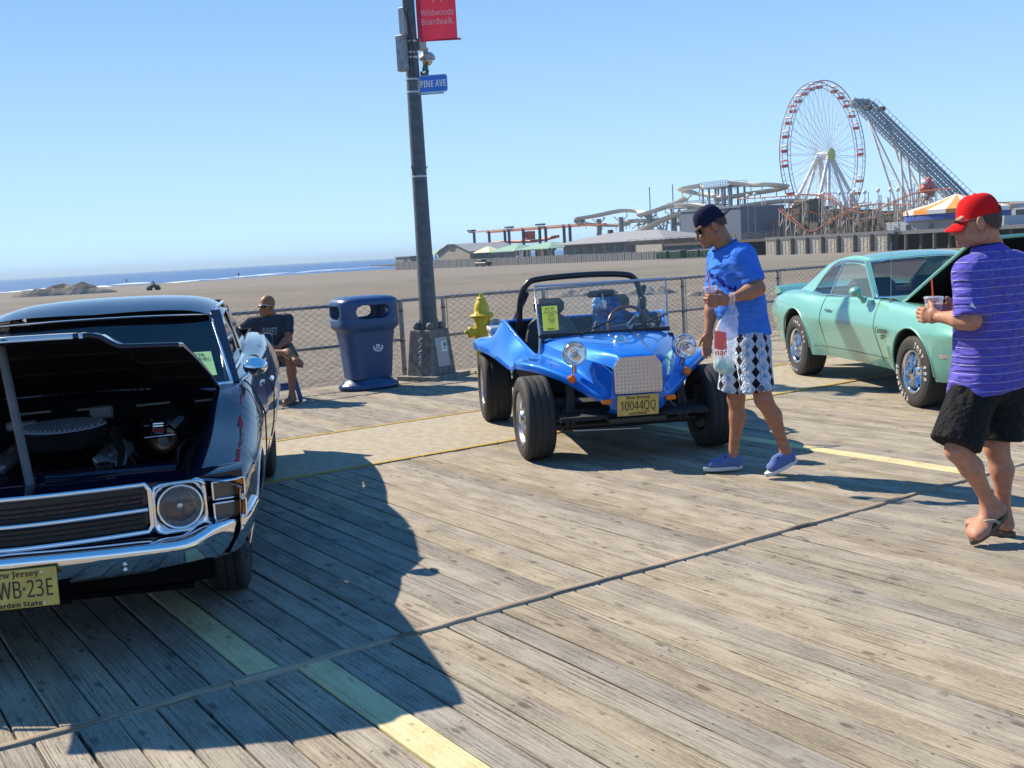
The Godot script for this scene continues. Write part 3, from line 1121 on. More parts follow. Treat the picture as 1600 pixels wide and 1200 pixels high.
func hydrant() -> void:
	var o := thing("fire_hydrant", "yellow fire hydrant with a steel side cap standing before the fence", "hydrant", S(7.74, 0, -12.1), 0.25)
	o.scale = Vector3(0.92, 1.0, 0.92)
	var b := B.new()
	b.lathe([Vector2(0.16, 0.0), Vector2(0.16, 0.03), Vector2(0.115, 0.035), Vector2(0.112, 0.40), Vector2(0.12, 0.45), Vector2(0.12, 0.74), Vector2(0.118, 0.755)], 24)
	put("barrel", b, "hydrant_yellow", o)
	b = B.new()
	b.lathe([Vector2(0.11, 0.75), Vector2(0.168, 0.755), Vector2(0.172, 0.77), Vector2(0.168, 0.79), Vector2(0.115, 0.80), Vector2(0.112, 0.86), Vector2(0.10, 0.92), Vector2(0.075, 0.965), Vector2(0.06, 0.985), Vector2(0.065, 0.995), Vector2(0.06, 1.01), Vector2(0.035, 1.02)], 24)
	for k in 8:
		b.cyl(0.014, 0.07, T(cos(k * PI / 4) * 0.148, 0.775, sin(k * PI / 4) * 0.148), 6)
	var bonnet := put("bonnet", b, "hydrant_yellow", o)
	b = B.new()
	b.cyl(0.028, 0.06, T(0, 1.045, 0), 5)
	put("operating_nut", b, "hydrant_yellow", bonnet)
	b = B.new()
	b.lathe([Vector2(0.062, 0.0), Vector2(0.06, 0.13), Vector2(0.075, 0.14), Vector2(0.075, 0.18), Vector2(0.05, 0.19), Vector2(0.024, 0.195), Vector2(0.024, 0.235), Vector2(0.0001, 0.236)], 16, T(-0.04, 0.56, 0.02, Basis(Vector3.BACK, PI / 2)))
	put("hose_nozzle", b, "hydrant_yellow", o)
	b = B.new()
	b.lathe([Vector2(0.08, 0.0), Vector2(0.085, 0.10), Vector2(0.10, 0.105)], 18, T(0.07, 0.56, 0.04, Basis(Vector3.FORWARD, 1.0) * Basis(Vector3.RIGHT, 1.0)))
	put("pumper_nozzle", b, "hydrant_yellow", o)
	b = B.new()
	var at := T(0.17, 0.60, 0.13, Basis(Vector3.FORWARD, 0.35) * Basis(Vector3.RIGHT, 1.25))
	b.lathe([Vector2(0.115, -0.03), Vector2(0.125, -0.02), Vector2(0.128, 0.01), Vector2(0.118, 0.02), Vector2(0.10, 0.005), Vector2(0.07, 0.0), Vector2(0.06, 0.02), Vector2(0.02, 0.025), Vector2(0.0001, 0.026)], 24, at)
	put("steel_cap", b, "galv", o)
# ---------------------------------------------------------------- vehicles: +x is the car's left, +z its front, origin under the front axle
func paint(key: String, c: Color, more := {}) -> StandardMaterial3D:
	var d := {"clearcoat_enabled": true, "clearcoat": 1.0, "clearcoat_roughness": 0.03}
	d.merge(more, true)
	return mk(key, c, 0.38, 0.25, d)

func smooth2(keys: Array, count: int) -> Array:
	var k := []
	for q in keys:
		k.append(Vector3(q.x, q.y, 0))
	var out := []
	for p in path3(k, count):
		out.append(Vector2(p.x, p.y))
	return out

func patch(b: B, ctrl: Array, nu: int, nv: int, mirror := 1.0) -> void:
	var cols := []
	for row in ctrl:
		cols.append(path3(row, nu))
	var rows := []
	for v in nv:
		rows.append(PackedVector3Array())
	for u in nu:
		var line := []
		for c in cols:
			line.append(c[u])
		var p := path3(line, nv)
		for v in nv:
			rows[v].append(Vector3(p[v].x * mirror, p[v].y, p[v].z))
	if mirror < 0.0:
		rows.reverse()
	b.grid(rows)

func side_skin(b: B, zs: Array, prof: Callable, arches: Array, s: float, n := 26) -> void:
	var rows := []
	for z in zs:
		var p: Array = prof.call(z)
		var yb: float = p[0].y
		for a in arches:
			if absf(z - a.x) < a.z:
				yb = maxf(yb, a.y + sqrt(maxf(0.0, a.z * a.z - (z - a.x) * (z - a.x))))
		var q := []
		var on := false
		for i in p.size():
			if on:
				q.append(p[i])
			elif i + 1 < p.size() and p[i + 1].y >= yb:
				on = true
				var f: float = (yb - p[i].y) / maxf(p[i + 1].y - p[i].y, 1e-6)
				q.append(p[i].lerp(p[i + 1], clampf(f, 0, 1)))
		var total := 0.0
		for i in q.size() - 1:
			total += q[i].distance_to(q[i + 1])
		var row := PackedVector3Array()
		var seg := 0
		var run := 0.0
		for i in n:
			var want := total * i / (n - 1)
			while seg < q.size() - 2 and run + q[seg].distance_to(q[seg + 1]) < want:
				run += q[seg].distance_to(q[seg + 1])
				seg += 1
			var ln: float = maxf(q[seg].distance_to(q[seg + 1]), 1e-6)
			var pp: Vector2 = q[seg].lerp(q[seg + 1], clampf((want - run) / ln, 0, 1))
			row.append(Vector3(pp.x * s, pp.y, z))
		rows.append(row)
	if s < 0.0:
		rows.reverse()
	b.grid(rows)

func skin_x(p: Array, y: float) -> float:   # how far out the side stands at a height
	for i in p.size() - 1:
		if p[i + 1].y >= y:
			return lerpf(p[i].x, p[i + 1].x, clampf((y - p[i].y) / maxf(p[i + 1].y - p[i].y, 1e-6), 0.0, 1.0))
	return p[-1].x

func stations(z0: float, z1: float, step: float, arches: Array) -> Array:
	var zs := []
	var z := z0
	while z > z1 + 0.001:
		zs.append(z)
		z -= step
	zs.append(z1)
	for a in arches:
		for k in 21:
			zs.append(a.x + a.z * cos(PI * k / 20.0) * 0.9999)
		zs.append(a.x + a.z + 0.002)
		zs.append(a.x - a.z - 0.002)
	zs.sort()
	zs.reverse()
	var out := []
	for q in zs:
		if q <= z0 + 1e-4 and q >= z1 - 1e-4 and (out.is_empty() or absf(out[-1] - q) > 0.0008):
			out.append(q)
	return out

func well(b: B, a: Vector3, x0: float, x1: float) -> void:   # inside of a wheel arch
	var r0 := PackedVector3Array()
	var r1 := PackedVector3Array()
	for k in 17:
		var t := PI * k / 16.0
		r0.append(Vector3(x0, a.y + sin(t) * a.z, a.x + cos(t) * a.z))
		r1.append(Vector3(x1, a.y + sin(t) * a.z, a.x + cos(t) * a.z))
	b.grid([r0, r1])
	b.fan(r0)

func plate(o: Node3D, at: Transform3D, number: String, top: String, bottom: String, sq := 1.0) -> void:
	var b := B.new()
	b.rbox(Vector3(0.308, 0.155, 0.006), at.origin, 0.003, at.basis)
	var p := put("number_plate", b, "plate_yellow", o)
	words_on("plate_number", number, 0.072, "plate_ink", p, at * T(0.016 if sq < 1.02 else 0.0, -0.002, 0.005), "Droid Sans", 400, 0.002, 0.64 * sq)
	words_on("plate_state", top, 0.024, "plate_ink", p, at * T(0, 0.059, 0.0045), "Droid Serif", 700, 0.0015, 1.0)
	words_on("plate_motto", bottom, 0.020, "plate_ink", p, at * T(0, -0.062, 0.0045), "Droid Sans", 700, 0.0015, 1.1)
	b = B.new()
	for e in [[-0.10, 0.062], [0.10, 0.062], [-0.10, -0.064], [0.10, -0.064]]:
		b.cyl(0.007, 0.004, at * T(e[0], e[1], 0.004, Basis(Vector3.RIGHT, PI / 2)), 8)
	stuff(put("plate_screws", b, "steel", p))

func paper(label: String, at: Transform3D, w: float, h: float, m: String, lines: Array, size: float) -> void:
	var o := thing("notice_sheet", label, "notice", at.origin)
	o.basis = at.basis
	var b := B.new()
	var rows := []
	for i in 5:
		var row := PackedVector3Array()
		for k in 5:
			row.append(Vector3((k / 4.0 - 0.5) * w, (0.5 - i / 4.0) * h, sin(k * 0.8 + i * 0.4) * 0.002))
		rows.append(row)
	b.grid(rows)
	put("sheet", b, m, o)
	for i in lines.size():
		words_on("handwriting", lines[i], size, "black_ink", o, T(0, (0.42 - 0.84 * (i + 0.3) / lines.size()) * h, 0.004), "Droid Sans", 400, 0.001, 0.9)
	b = B.new()
	for i in 2:
		b.box(Vector3(w * (0.5 - i * 0.1), 0.004, 0.001), Vector3(0, -h * (0.42 + i * 0.035), 0.0035))
	stuff(put("small_print", b, "black_ink", o))

func wheel(car: Node3D, at: Vector3, s: float, r: float, w: float, rim: float, style: String, steer := 0.0) -> Node3D:
	var o := Node3D.new()
	o.name = "wheel"
	car.add_child(o, true)
	o.transform = Transform3D(Basis(Vector3.UP, steer) * Basis(Vector3.BACK, -PI / 2 * s), at)   # local y points outwards
	var b := B.new()
	var h := r - rim
	var prof := [Vector2(rim, -w * 0.40), Vector2(rim + h * 0.12, -w * 0.46), Vector2(rim + h * 0.45, -w * 0.5), Vector2(rim + h * 0.75, -w * 0.475), Vector2(r - 0.016, -w * 0.43)]
	b.lathe([Vector2(rim * 0.98, -w * 0.36)] + prof, 56)
	prof.reverse()
	var outer := []
	for p in prof:
		outer.append(Vector2(p.x, -p.y))
	b.lathe(outer + [Vector2(rim * 0.98, w * 0.36)], 56)
	# raised rings on the outer wall
	for q in [0.2, 0.62]:
		b.lathe([Vector2(rim + h * q - 0.004, w * 0.485), Vector2(rim + h * q, w * 0.497), Vector2(rim + h * q + 0.004, w * 0.488)], 56)
	var tyre := put("tyre", b, "rubber", o)
	b = B.new()
	var tp := [Vector2(r - 0.016, -w * 0.43), Vector2(r - 0.004, -w * 0.395), Vector2(r - 0.001, -w * 0.33)]
	for g in [-0.22, 0.0, 0.22]:
		tp += [Vector2(r, g * w - 0.006), Vector2(r - 0.008, g * w - 0.004), Vector2(r - 0.008, g * w + 0.004), Vector2(r, g * w + 0.006)]
	tp += [Vector2(r - 0.001, w * 0.33), Vector2(r - 0.004, w * 0.395), Vector2(r - 0.016, w * 0.43)]
	b.lathe(tp, 72)
	put("tread", b, "tread_rubber", o)
	b = B.new()
	var deep := 0.55 if style == "deep" else 0.1
	b.lathe([Vector2(rim + 0.012, w * 0.40), Vector2(rim + 0.010, w * 0.43), Vector2(rim - 0.004, w * 0.425), Vector2(rim - 0.012, w * 0.37), Vector2(rim * 0.93, w * 0.34), Vector2(rim * 0.90, w * (0.40 - deep)), Vector2(rim * 0.80, w * (0.36 - deep)), Vector2(0.03, w * (0.34 - deep))], 48)
	put("rim", b, "chrome" if style != "mag" else "alloy", o)
	b = B.new()
	var fy := w * (0.40 - deep)
	if style == "deep":
		for k in 5:
			var a := TAU * k / 5 + 0.3
			var d := Vector3(cos(a), 0, sin(a))
			var e := Vector3(-sin(a), 0, cos(a))
			var q := []
			for f in [[0.04, 0.040, 0.055], [rim * 0.5, 0.030, 0.045], [rim * 0.88, 0.042, 0.012]]:
				q.append(PackedVector3Array([d * f[0] - e * f[1] + Vector3(0, fy, 0), d * f[0] - e * f[1] * 0.7 + Vector3(0, fy + f[2], 0), d * f[0] + e * f[1] * 0.7 + Vector3(0, fy + f[2], 0), d * f[0] + e * f[1] + Vector3(0, fy, 0)]))
			b.grid(q)
			b.cyl(0.011, 0.03, T(d.x * 0.062 - e.x * 0.02, fy + 0.06, d.z * 0.062 - e.z * 0.02), 8, 0.003)
		b.lathe([Vector2(0.055, fy + 0.04), Vector2(0.05, fy + 0.075), Vector2(0.03, fy + 0.09), Vector2(0.0001, fy + 0.092)], 20)
		put("spokes", b, "chrome", o)
		for k in 5:
			pass
	else:
		for k in 8:
			var a := TAU * k / 8
			var d := Vector3(cos(a), 0, sin(a))
			var e := Vector3(-sin(a), 0, cos(a))
			var q := []
			for f in [[0.05, 0.028, 0.02], [rim * 0.55, 0.022, 0.022], [rim * 0.9, 0.045, 0.004]]:
				q.append(PackedVector3Array([d * f[0] - e * f[1] + Vector3(0, fy - 0.01, 0), d * f[0] - e * f[1] * 0.8 + Vector3(0, fy + f[2], 0), d * f[0] + e * f[1] * 0.8 + Vector3(0, fy + f[2], 0), d * f[0] + e * f[1] + Vector3(0, fy - 0.01, 0)]))
			b.grid(q)
		b.lathe([Vector2(0.065, fy), Vector2(0.06, fy + 0.03), Vector2(0.035, fy + 0.045), Vector2(0.0001, fy + 0.047)], 20)
		put("spokes", b, "alloy", o)
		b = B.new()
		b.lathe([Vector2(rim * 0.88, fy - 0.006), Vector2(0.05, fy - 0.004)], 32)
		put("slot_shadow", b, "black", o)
	# fake no hub behind: a brake drum closes the inside
	b = B.new()
	b.cyl(rim * 0.9, 0.05, T(0, -w * 0.3, 0), 24)
	put("brake_drum", b, "dark_metal", o)
	return o

func tyre_letters(o: Node3D, text: String, r: float, y: float, mid: float, step: float, high: float) -> void:
	for i in text.length():
		if text[i] == " ":
			continue
		var a := mid + (i - (text.length() - 1) / 2.0) * step
		var out := Vector3(sin(a), 0, -cos(a))
		var bs := Basis(Vector3.UP.cross(-out), out, Vector3.UP)
		bs = Basis(out.cross(Vector3.UP), out, Vector3.UP)
		words_on("tyre_letter", text[i], high, "letter_white", o, Transform3D(bs, out * r + Vector3(0, y, 0)), "Droid Sans", 700, 0.003, 0.8)

func car_materials() -> void:
	paint("navy_paint", lin(0.0025, 0.0045, 0.020), {"metallic": 0.0, "metallic_specular": 0.1})
	paint("buggy_blue", lin(0.006, 0.140, 0.60), {"metallic": 0.15, "roughness": 0.45, "metallic_specular": 0.15})
	paint("mint_paint", lin(0.165, 0.425, 0.36), {"metallic": 0.25, "roughness": 0.38})
	mk("lamp_chrome", lin(0.92, 0.92, 0.92), 0.12, 0.8, {"heightmap_enabled": true, "heightmap_texture": noise_tex(0.05, 128, 46), "heightmap_scale": 2.0, "uv1_scale": Vector3(3, 2, 1)})
	mk("alloy", lin(0.55, 0.55, 0.56), 0.28, 0.95)
	mk("plate_yellow", lin(0.62, 0.47, 0.12), 0.5, 0.0, {"albedo_texture": noise_tex(0.02, 128, 44, Color(0.86, 0.85, 0.8), Color.WHITE)})
	mk("plate_ink", lin(0.03, 0.025, 0.02), 0.6)
	mk("letter_white", lin(0.65, 0.65, 0.62), 0.7)
	mk("lime_sheet", lin(0.62, 0.72, 0.03), 0.8, 0.0, {"backlight_enabled": true, "backlight": lin(0.3, 0.34, 0.02)})
	mk("green_sheet", lin(0.30, 0.62, 0.28), 0.8, 0.0, {"backlight_enabled": true, "backlight": lin(0.2, 0.4, 0.2)})
	mk("grey_cloth", lin(0.10, 0.105, 0.12), 0.9)
	mk("seat_black", lin(0.022, 0.022, 0.026), 0.62)
	mk("seat_grey", lin(0.07, 0.07, 0.078), 0.7)
	mk("denim", lin(0.05, 0.13, 0.36), 0.85, 0.0, {"heightmap_enabled": true, "heightmap_texture": noise_tex(0.02, 256, 45), "heightmap_scale": 3.0, "uv1_triplanar": true, "uv1_scale": Vector3(4, 4, 4)})
	mk("walnut", lin(0.10, 0.035, 0.015), 0.25)
	mk("engine_black", lin(0.006, 0.006, 0.007), 0.5, 0.0, {"metallic_specular": 0.25})
	mk("bay_black", lin(0.004, 0.004, 0.0045), 0.8, 0.0, {"metallic_specular": 0.1})
	mk("lid_chrome", lin(0.50, 0.54, 0.62), 0.42, 0.45)
	mk("dull_metal", lin(0.22, 0.22, 0.23), 0.42, 0.5)
	mk("hose_black", lin(0.012, 0.012, 0.013), 0.3)
	mk("wire_red", lin(0.25, 0.015, 0.01), 0.5)
	mk("bronze", lin(0.36, 0.18, 0.10), 0.35, 0.8)
	mk("smoke_lens", lin(0.10, 0.085, 0.07), 0.18)
	mk("red_ink", lin(0.5, 0.03, 0.02), 0.5)
	# tread blocks: grooves across the tyre
	var w := 32
	var d := PackedByteArray()
	d.resize(w * w)
	for y in w:
		for x in w:
			var slant := posmod(x + int(absf(y - 16) * 0.5), w)
			d[y * w + x] = 40 if (slant % 16 < 3) else 200
	mk("tread_rubber", lin(0.026, 0.026, 0.026), 0.78, 0.0, {"heightmap_enabled": true, "heightmap_texture": tex(w, w, d, Image.FORMAT_L8), "heightmap_scale": 0.5, "uv1_scale": Vector3(44, 1, 1)})
	# chequered diamond plate
	w = 64
	d = PackedByteArray()
	d.resize(w * w)
	for y in w:
		for x in w:
			var a := Vector2(x % 32 - 16, y % 32 - 16)
			if (x / 32 + y / 32) % 2:
				a = Vector2(a.y, a.x)
			a = a.rotated(PI / 4)
			d[y * w + x] = int(40 + 200 * clampf(1.3 - (a * Vector2(0.075, 0.28)).length(), 0, 1))
	mk("diamond_plate", lin(0.60, 0.52, 0.47), 0.3, 0.9, {"heightmap_enabled": true, "heightmap_texture": tex(w, w, d, Image.FORMAT_L8), "heightmap_scale": 0.5, "uv1_triplanar": true, "uv1_scale": Vector3(18, 18, 18)})

func head_lamp(o: Node3D, at: Vector3, r: float, tilt := 0.0, metal := "lamp_chrome") -> Node3D:
	var n := Node3D.new()
	n.name = "headlight"
	o.add_child(n, true)
	n.transform = Transform3D(Basis(Vector3.UP, tilt) * Basis(Vector3.RIGHT, PI / 2), at)   # y looks forward
	var b := B.new()
	var bowl := [Vector2(0.0001, -0.045), Vector2(r * 0.3, -0.041), Vector2(r * 0.6, -0.025), Vector2(r * 0.83, 0.002), Vector2(r * 0.97, 0.03)]
	if metal == "chrome":
		b.lathe(bowl, 32)
	else:   # cut facets
		for i in 4:
			for k in 18:
				var q := []
				for e in [[i, k], [i, k + 1], [i + 1, k + 1], [i + 1, k]]:
					var a: float = TAU * e[1] / 18.0
					var w: Vector2 = bowl[e[0]]
					q.append(Vector3(cos(a) * w.x, w.y + 0.008 * sin(k * 2.4 + i * 4.1 + e[0] * 1.3 + e[1] * 2.2), sin(a) * w.x))
				b.quad(q[0], q[1], q[2], q[3])
	put("reflector", b, metal, n)
	b = B.new()
	b.lathe([Vector2(r * 1.0, 0.02), Vector2(r * 1.07, 0.03), Vector2(r * 1.08, 0.042), Vector2(r * 1.0, 0.046), Vector2(r * 0.96, 0.036)], 36)
	put("lamp_ring", b, "chrome", n)
	b = B.new()
	b.cyl(r * 0.16, 0.03, T(0, 0.01, 0), 12, 0.004)
	put("bulb_shield", b, "steel", n)
	b = B.new()
	b.lathe([Vector2(r * 0.97, 0.038), Vector2(r * 0.8, 0.048), Vector2(r * 0.4, 0.055), Vector2(0.0001, 0.057)], 32)
	put("lens", b, "lamp_lens", n)
	return n

# ---------------------------------------------------------------- the dark car on the left
func navy_car() -> void:
	var o := thing("car", "glossy dark navy car with raised hood and chrome bumper, cut by left edge", "car", Vector3(-2.190, 0, -5.152), 0.178)
	o.basis = Basis(Vector3.UP, 0.178) * Basis(Vector3.RIGHT, 0.03)   # it stands nose down
	var w := NAVY_W
	var arches := [Vector3(0.0, 0.32, 0.37), Vector3(-2.845, 0.32, 0.36)]
	var top := [Vector2(-4.15, 0.90), Vector2(-3.8, 0.935), Vector2(-2.9, 0.965), Vector2(-2.0, 0.945), Vector2(-0.9, 0.955), Vector2(-0.5, 0.945), Vector2(0.0, 0.85), Vector2(0.5, 0.79), Vector2(0.84, 0.745)]
	var wide := [Vector2(-4.15, 0.86), Vector2(-3.6, 0.925), Vector2(-2.7, 0.945), Vector2(-1.5, 0.93), Vector2(0.0, 0.932), Vector2(0.5, 0.915), Vector2(0.84, 0.878)]
	var inner := [Vector2(-4.15, 0.66), Vector2(-3.0, 0.72), Vector2(-1.0, 0.74), Vector2(-0.5, 0.70), Vector2(0.84, 0.67)]
	var prof := func(z: float) -> Array:
		var t := curve(top, z)
		var x := curve(wide, z)
		var i := curve(inner, z)
		var crease: float = t - curve([Vector2(-4.1, 0.22), Vector2(-2.5, 0.24), Vector2(-1, 0.22), Vector2(0.0, 0.13), Vector2(0.84, 0.055)], z)
		var lowest := lerpf(0.23, 0.40, smoothstep(0.34, 0.6, z))
		return smooth2([Vector2(x - 0.075, lowest), Vector2(x - 0.045, lerpf(lowest, 0.52, 0.45)), Vector2(x - 0.012, 0.52), Vector2(x - 0.001, crease - 0.02), Vector2(x - 0.004, crease + 0.012), Vector2(x - 0.05, lerpf(crease, t, 0.62)), Vector2(lerpf(x, i, 0.45), t - 0.012), Vector2(lerpf(x, i, 0.72), t), Vector2(i, t + 0.004), Vector2(i - 0.012, t - 0.02)], 46)
	var zs := stations(0.84, -4.15, 0.11, arches)
	for s in [1.0, -1.0]:
		var b := B.new()
		side_skin(b, zs, prof, arches, s, 34)
		put("body_side", b, "navy_paint", o)
		for a in arches:
			b = B.new()
			well(b, a, s * 0.52, s * 0.86)
			put("wheel_well", b, "black", o)
		for a in arches:
			b = B.new()
			var lip := PackedVector3Array()
			for k in 21:
				var t := PI * k / 20.0
				var z: float = a.x + cos(t) * a.z
				lip.append(Vector3(s * (skin_x(prof.call(z), a.y + sin(t) * a.z) - 0.004), a.y + sin(t) * a.z, z))
			b.tube(lip, 0.009, 8)
			put("arch_trim", b, "chrome", o)
		wheel(o, Vector3(s * 0.735, 0.325, 0), s, 0.325, 0.20, 0.19, "deep")
		wheel(o, Vector3(s * 0.755, 0.26, -2.845), s, 0.345, 0.235, 0.19, "deep")
		# door seams, handle
		b = B.new()
		for z in [-0.72, -1.98]:
			var line := PackedVector3Array()
			for p in prof.call(z).slice(6, 36):
				line.append(Vector3(s * (p.x + 0.001), p.y, z - (p.y - 0.9) * 0.06))
			b.tube(line, 0.0035, 4)
		stuff(put("door_seams", b, "black", o))
		b = B.new()
		b.rbox(Vector3(0.03, 0.025, 0.15), Vector3(s * 0.935, 0.80, -1.80), 0.01)
		put("door_handle", b, "chrome", o)
	# bed behind the cab
	var b := B.new()
	b.box(Vector3(1.40, 0.02, 1.9), Vector3(0, 0.62, -3.15))
	for s in [-1.0, 1.0]:
		b.box(Vector3(0.02, 0.32, 1.9), Vector3(s * 0.69, 0.78, -3.15))
	b.box(Vector3(1.40, 0.32, 0.03), Vector3(0, 0.78, -4.10))
	put("cargo_bed", b, "engine_black", o)
	b = B.new()
	b.rbox(Vector3(1.74, 0.45, 0.06), Vector3(0, 0.66, -4.14), 0.02)
	put("tail_panel", b, "navy_paint", o)
	# front panel, grille, lamps
	b = B.new()
	var face := []
	for q in [[0.752, 0.0], [0.70, 0.005], [0.52, 0.0], [0.42, -0.03]]:
		var row := PackedVector3Array()
		for k in 25:
			var x := (k / 12.0 - 1.0) * 0.885
			row.append(Vector3(x, q[0] + 0.012 * (1.0 - absf(x)), front_z(x) - 0.045 + q[1]))
		face.append(row)
	b.grid(face)
	face = []
	for q in [[0.0, 0.752], [-0.08, 0.765], [-0.22, 0.757]]:
		var row := PackedVector3Array()
		for k in 25:
			var x := (k / 12.0 - 1.0) * 0.885
			row.append(Vector3(x * (0.76 if q[0] < -0.1 else 1.0), q[1] + 0.012 * (1.0 - absf(x)), maxf(front_z(x) - 0.045 + q[0], 0.62)))
		face.append(row)
	b.grid(face)
	put("nose_panel", b, "navy_paint", o)
	b = B.new()
	var gl := []
	for y in [0.57, 0.745]:
		var row := PackedVector3Array()
		for k in 21:
			var x := (k / 10.0 - 1.0) * 0.495
			row.append(Vector3(x, y, front_z(x) - 0.041))
		gl.append(row)
	b.grid(gl)
	for y in [0.592, 0.612, 0.632, 0.678, 0.698, 0.718]:
		var line := PackedVector3Array()
		for k in 21:
			var x := (k / 10.0 - 1.0) * 0.49
			line.append(Vector3(x, y, front_z(x) - 0.036))
		b.tube(line, 0.004, 4)
	put("grille", b, "black", o)
	b = B.new()
	var ring := PackedVector3Array()
	for k in 21:
		var x := (k / 10.0 - 1.0) * 0.505
		ring.append(Vector3(x, 0.755 + 0.012 * (1 - absf(x)), front_z(x) - 0.02))
	ring.append(Vector3(0.522, 0.735, front_z(0.52) - 0.02))
	ring.append(Vector3(0.522, 0.585, front_z(0.52) - 0.02))
	for k in 21:
		var x := (1.0 - k / 10.0) * 0.505
		ring.append(Vector3(x, 0.562, front_z(x) - 0.02))
	ring.append(Vector3(-0.522, 0.585, front_z(0.52) - 0.02))
	ring.append(Vector3(-0.522, 0.735, front_z(0.52) - 0.02))
	b.tube(ring, 0.011, 8, true)
	put("grille_surround", b, "chrome", o)
	b = B.new()
	var midbar := PackedVector3Array()
	for k in 21:
		var x := (k / 10.0 - 1.0) * 0.51
		midbar.append(Vector3(x, 0.655, front_z(x) - 0.02))
	b.tube(midbar, 0.010, 8)
	put("grille_bar", b, "chrome", o)
	for s in [1.0, -1.0]:
		b = B.new()
		var hz := front_z(0.63) - 0.03
		var yaw := Basis(Vector3.UP, s * 0.22)
		var at := Transform3D(yaw, Vector3(s * 0.632, 0.648, hz))
		var sq := []
		for q in [[0.112, -0.02], [0.112, 0.022], [0.100, 0.022], [0.093, 0.004]]:
			var row := PackedVector3Array()
			for k in 32:
				var p := squircle(q[0], q[0] * 0.97, k, 32, 7.0 if q[0] > 0.095 else 3.0)
				row.append(at * Vector3(p.x, p.y, q[1]))
			sq.append(row)
		b.grid(sq, true)
		put("headlight_bezel", b, "chrome", o)
		head_lamp(o, at * Vector3(0, 0, -0.018), 0.087, s * 0.22)
		for y in [0.692, 0.600]:
			b = B.new()
			var fr := PackedVector3Array()
			var ln := []
			for yy in [y + 0.037, y - 0.037]:
				var row := PackedVector3Array()
				for k in 9:
					var x := lerpf(0.768, 0.893, k / 8.0)
					row.append(Vector3(s * x, yy, sig_z(x) - 0.01))
				ln.append(row)
			for k in 9:
				fr.append(ln[0][k] + Vector3(0, 0, 0.006))
			for k in 9:
				fr.append(ln[1][8 - k] + Vector3(0, 0, 0.006))
			b.tube(fr, 0.006, 6, true)
			put("signal_frame", b, "chrome", o)
			b = B.new()
			b.grid([ln[0].slice(0, 7), ln[1].slice(0, 7)])
			put("signal_lens", b, "smoke_lens", o)
			b = B.new()
			b.grid([ln[0].slice(6), ln[1].slice(6)])
			put("side_marker", b, "amber", o)
	# bumper
	b = B.new()
	var rows := []
	for k in 61:
		var run := absf(k / 30.0 - 1.0)
		var ax := curve([Vector2(0, 0), Vector2(0.36, 0.42), Vector2(0.62, 0.71), Vector2(0.74, 0.83), Vector2(0.84, 0.893), Vector2(1.0, 0.920)], run)
		var x := ax * (1.0 if k > 30 else -1.0)
		var z := curve([Vector2(0, 1.05), Vector2(0.36, 1.01), Vector2(0.62, 0.93), Vector2(0.74, 0.85), Vector2(0.84, 0.74), Vector2(1.0, 0.50)], run)
		var t := curve([Vector2(0, 0.540), Vector2(0.45, 0.527), Vector2(0.66, 0.520), Vector2(0.72, 0.540), Vector2(0.78, 0.565), Vector2(0.92, 0.575)], ax)
		var lo := 0.405
		var nrm := Vector3(signf(x) * clampf((run - 0.4) * 1.2, 0, 1) * 1.6, 0, 1.0 - 0.85 * smoothstep(0.75, 1.0, run)).normalized()
		var base := Vector3(x, 0, z)
		rows.append(PackedVector3Array([base - nrm * 0.09 + Vector3(0, t + 0.012, 0), base - nrm * 0.03 + Vector3(0, t + 0.012, 0), base + Vector3(0, t + 0.004, 0), base + nrm * 0.012 + Vector3(0, t - 0.012, 0), base + nrm * 0.010 + Vector3(0, t - 0.035, 0), base + nrm * 0.000 + Vector3(0, lerpf(t, lo, 0.5), 0), base - nrm * 0.030 + Vector3(0, lo + 0.02, 0), base - nrm * 0.05 + Vector3(0, lo, 0), base - nrm * 0.07 + Vector3(0, lo + 0.01, 0)]))
	b.grid(rows)
	put("bumper", b, "chrome", o)
	b = B.new()
	for s in [-1.0, 1.0]:
		for x in [0.42, 0.80]:
			b.ell(Vector3(s * x, 0.47 if x > 0.5 else 0.445, 1.055 - 0.13 * pow(x / 0.75, 2.0) - (0.55 * pow(0.08 / 0.2, 2.2) if x > 0.7 else 0.0)), Vector3(0.010, 0.010, 0.014), Basis(), 10)
	stuff(put("bumper_bolts", b, "chrome", o))
	b = B.new()
	b.box(Vector3(1.5, 0.10, 0.03), Vector3(0, 0.37, 0.84))
	b.box(Vector3(0.36, 0.15, 0.02), Vector3(0.02, 0.40, 1.0))
	put("valance", b, "bay_black", o)
	plate(o, T(0.02, 0.428, 1.075, Basis(Vector3.RIGHT, -0.05)), "ZWB·23E", "New Jersey", "Garden State")
	# hood raised on its rear hinges: skin above, black panel below
	for lay in 2:
		b = B.new()
		rows = []
		for i in 13:
			var f := i / 12.0
			var z := lerpf(-0.50, 0.76, f)
			var y := lerpf(0.965, 1.335, f) + sin(f * PI) * 0.02
			var row := PackedVector3Array()
			for k in 41:
				var u := k / 20.0 - 1.0
				var x := u * lerpf(0.705, 0.665, f)
				var bulge := 0.052 * smoothstep(0.445, 0.34, absf(x)) * smoothstep(-0.1, 0.25, f)
				var crown := 0.018 * (1.0 - u * u)
				var zz := z - 0.05 * absf(u) * f
				row.append(Vector3(x, y + bulge + crown - lay * 0.022 - (0.018 * smoothstep(0.96, 1.0, f) if lay == 0 else 0.0), zz - lay * 0.006))
			rows.append(row)
		b.grid(rows)
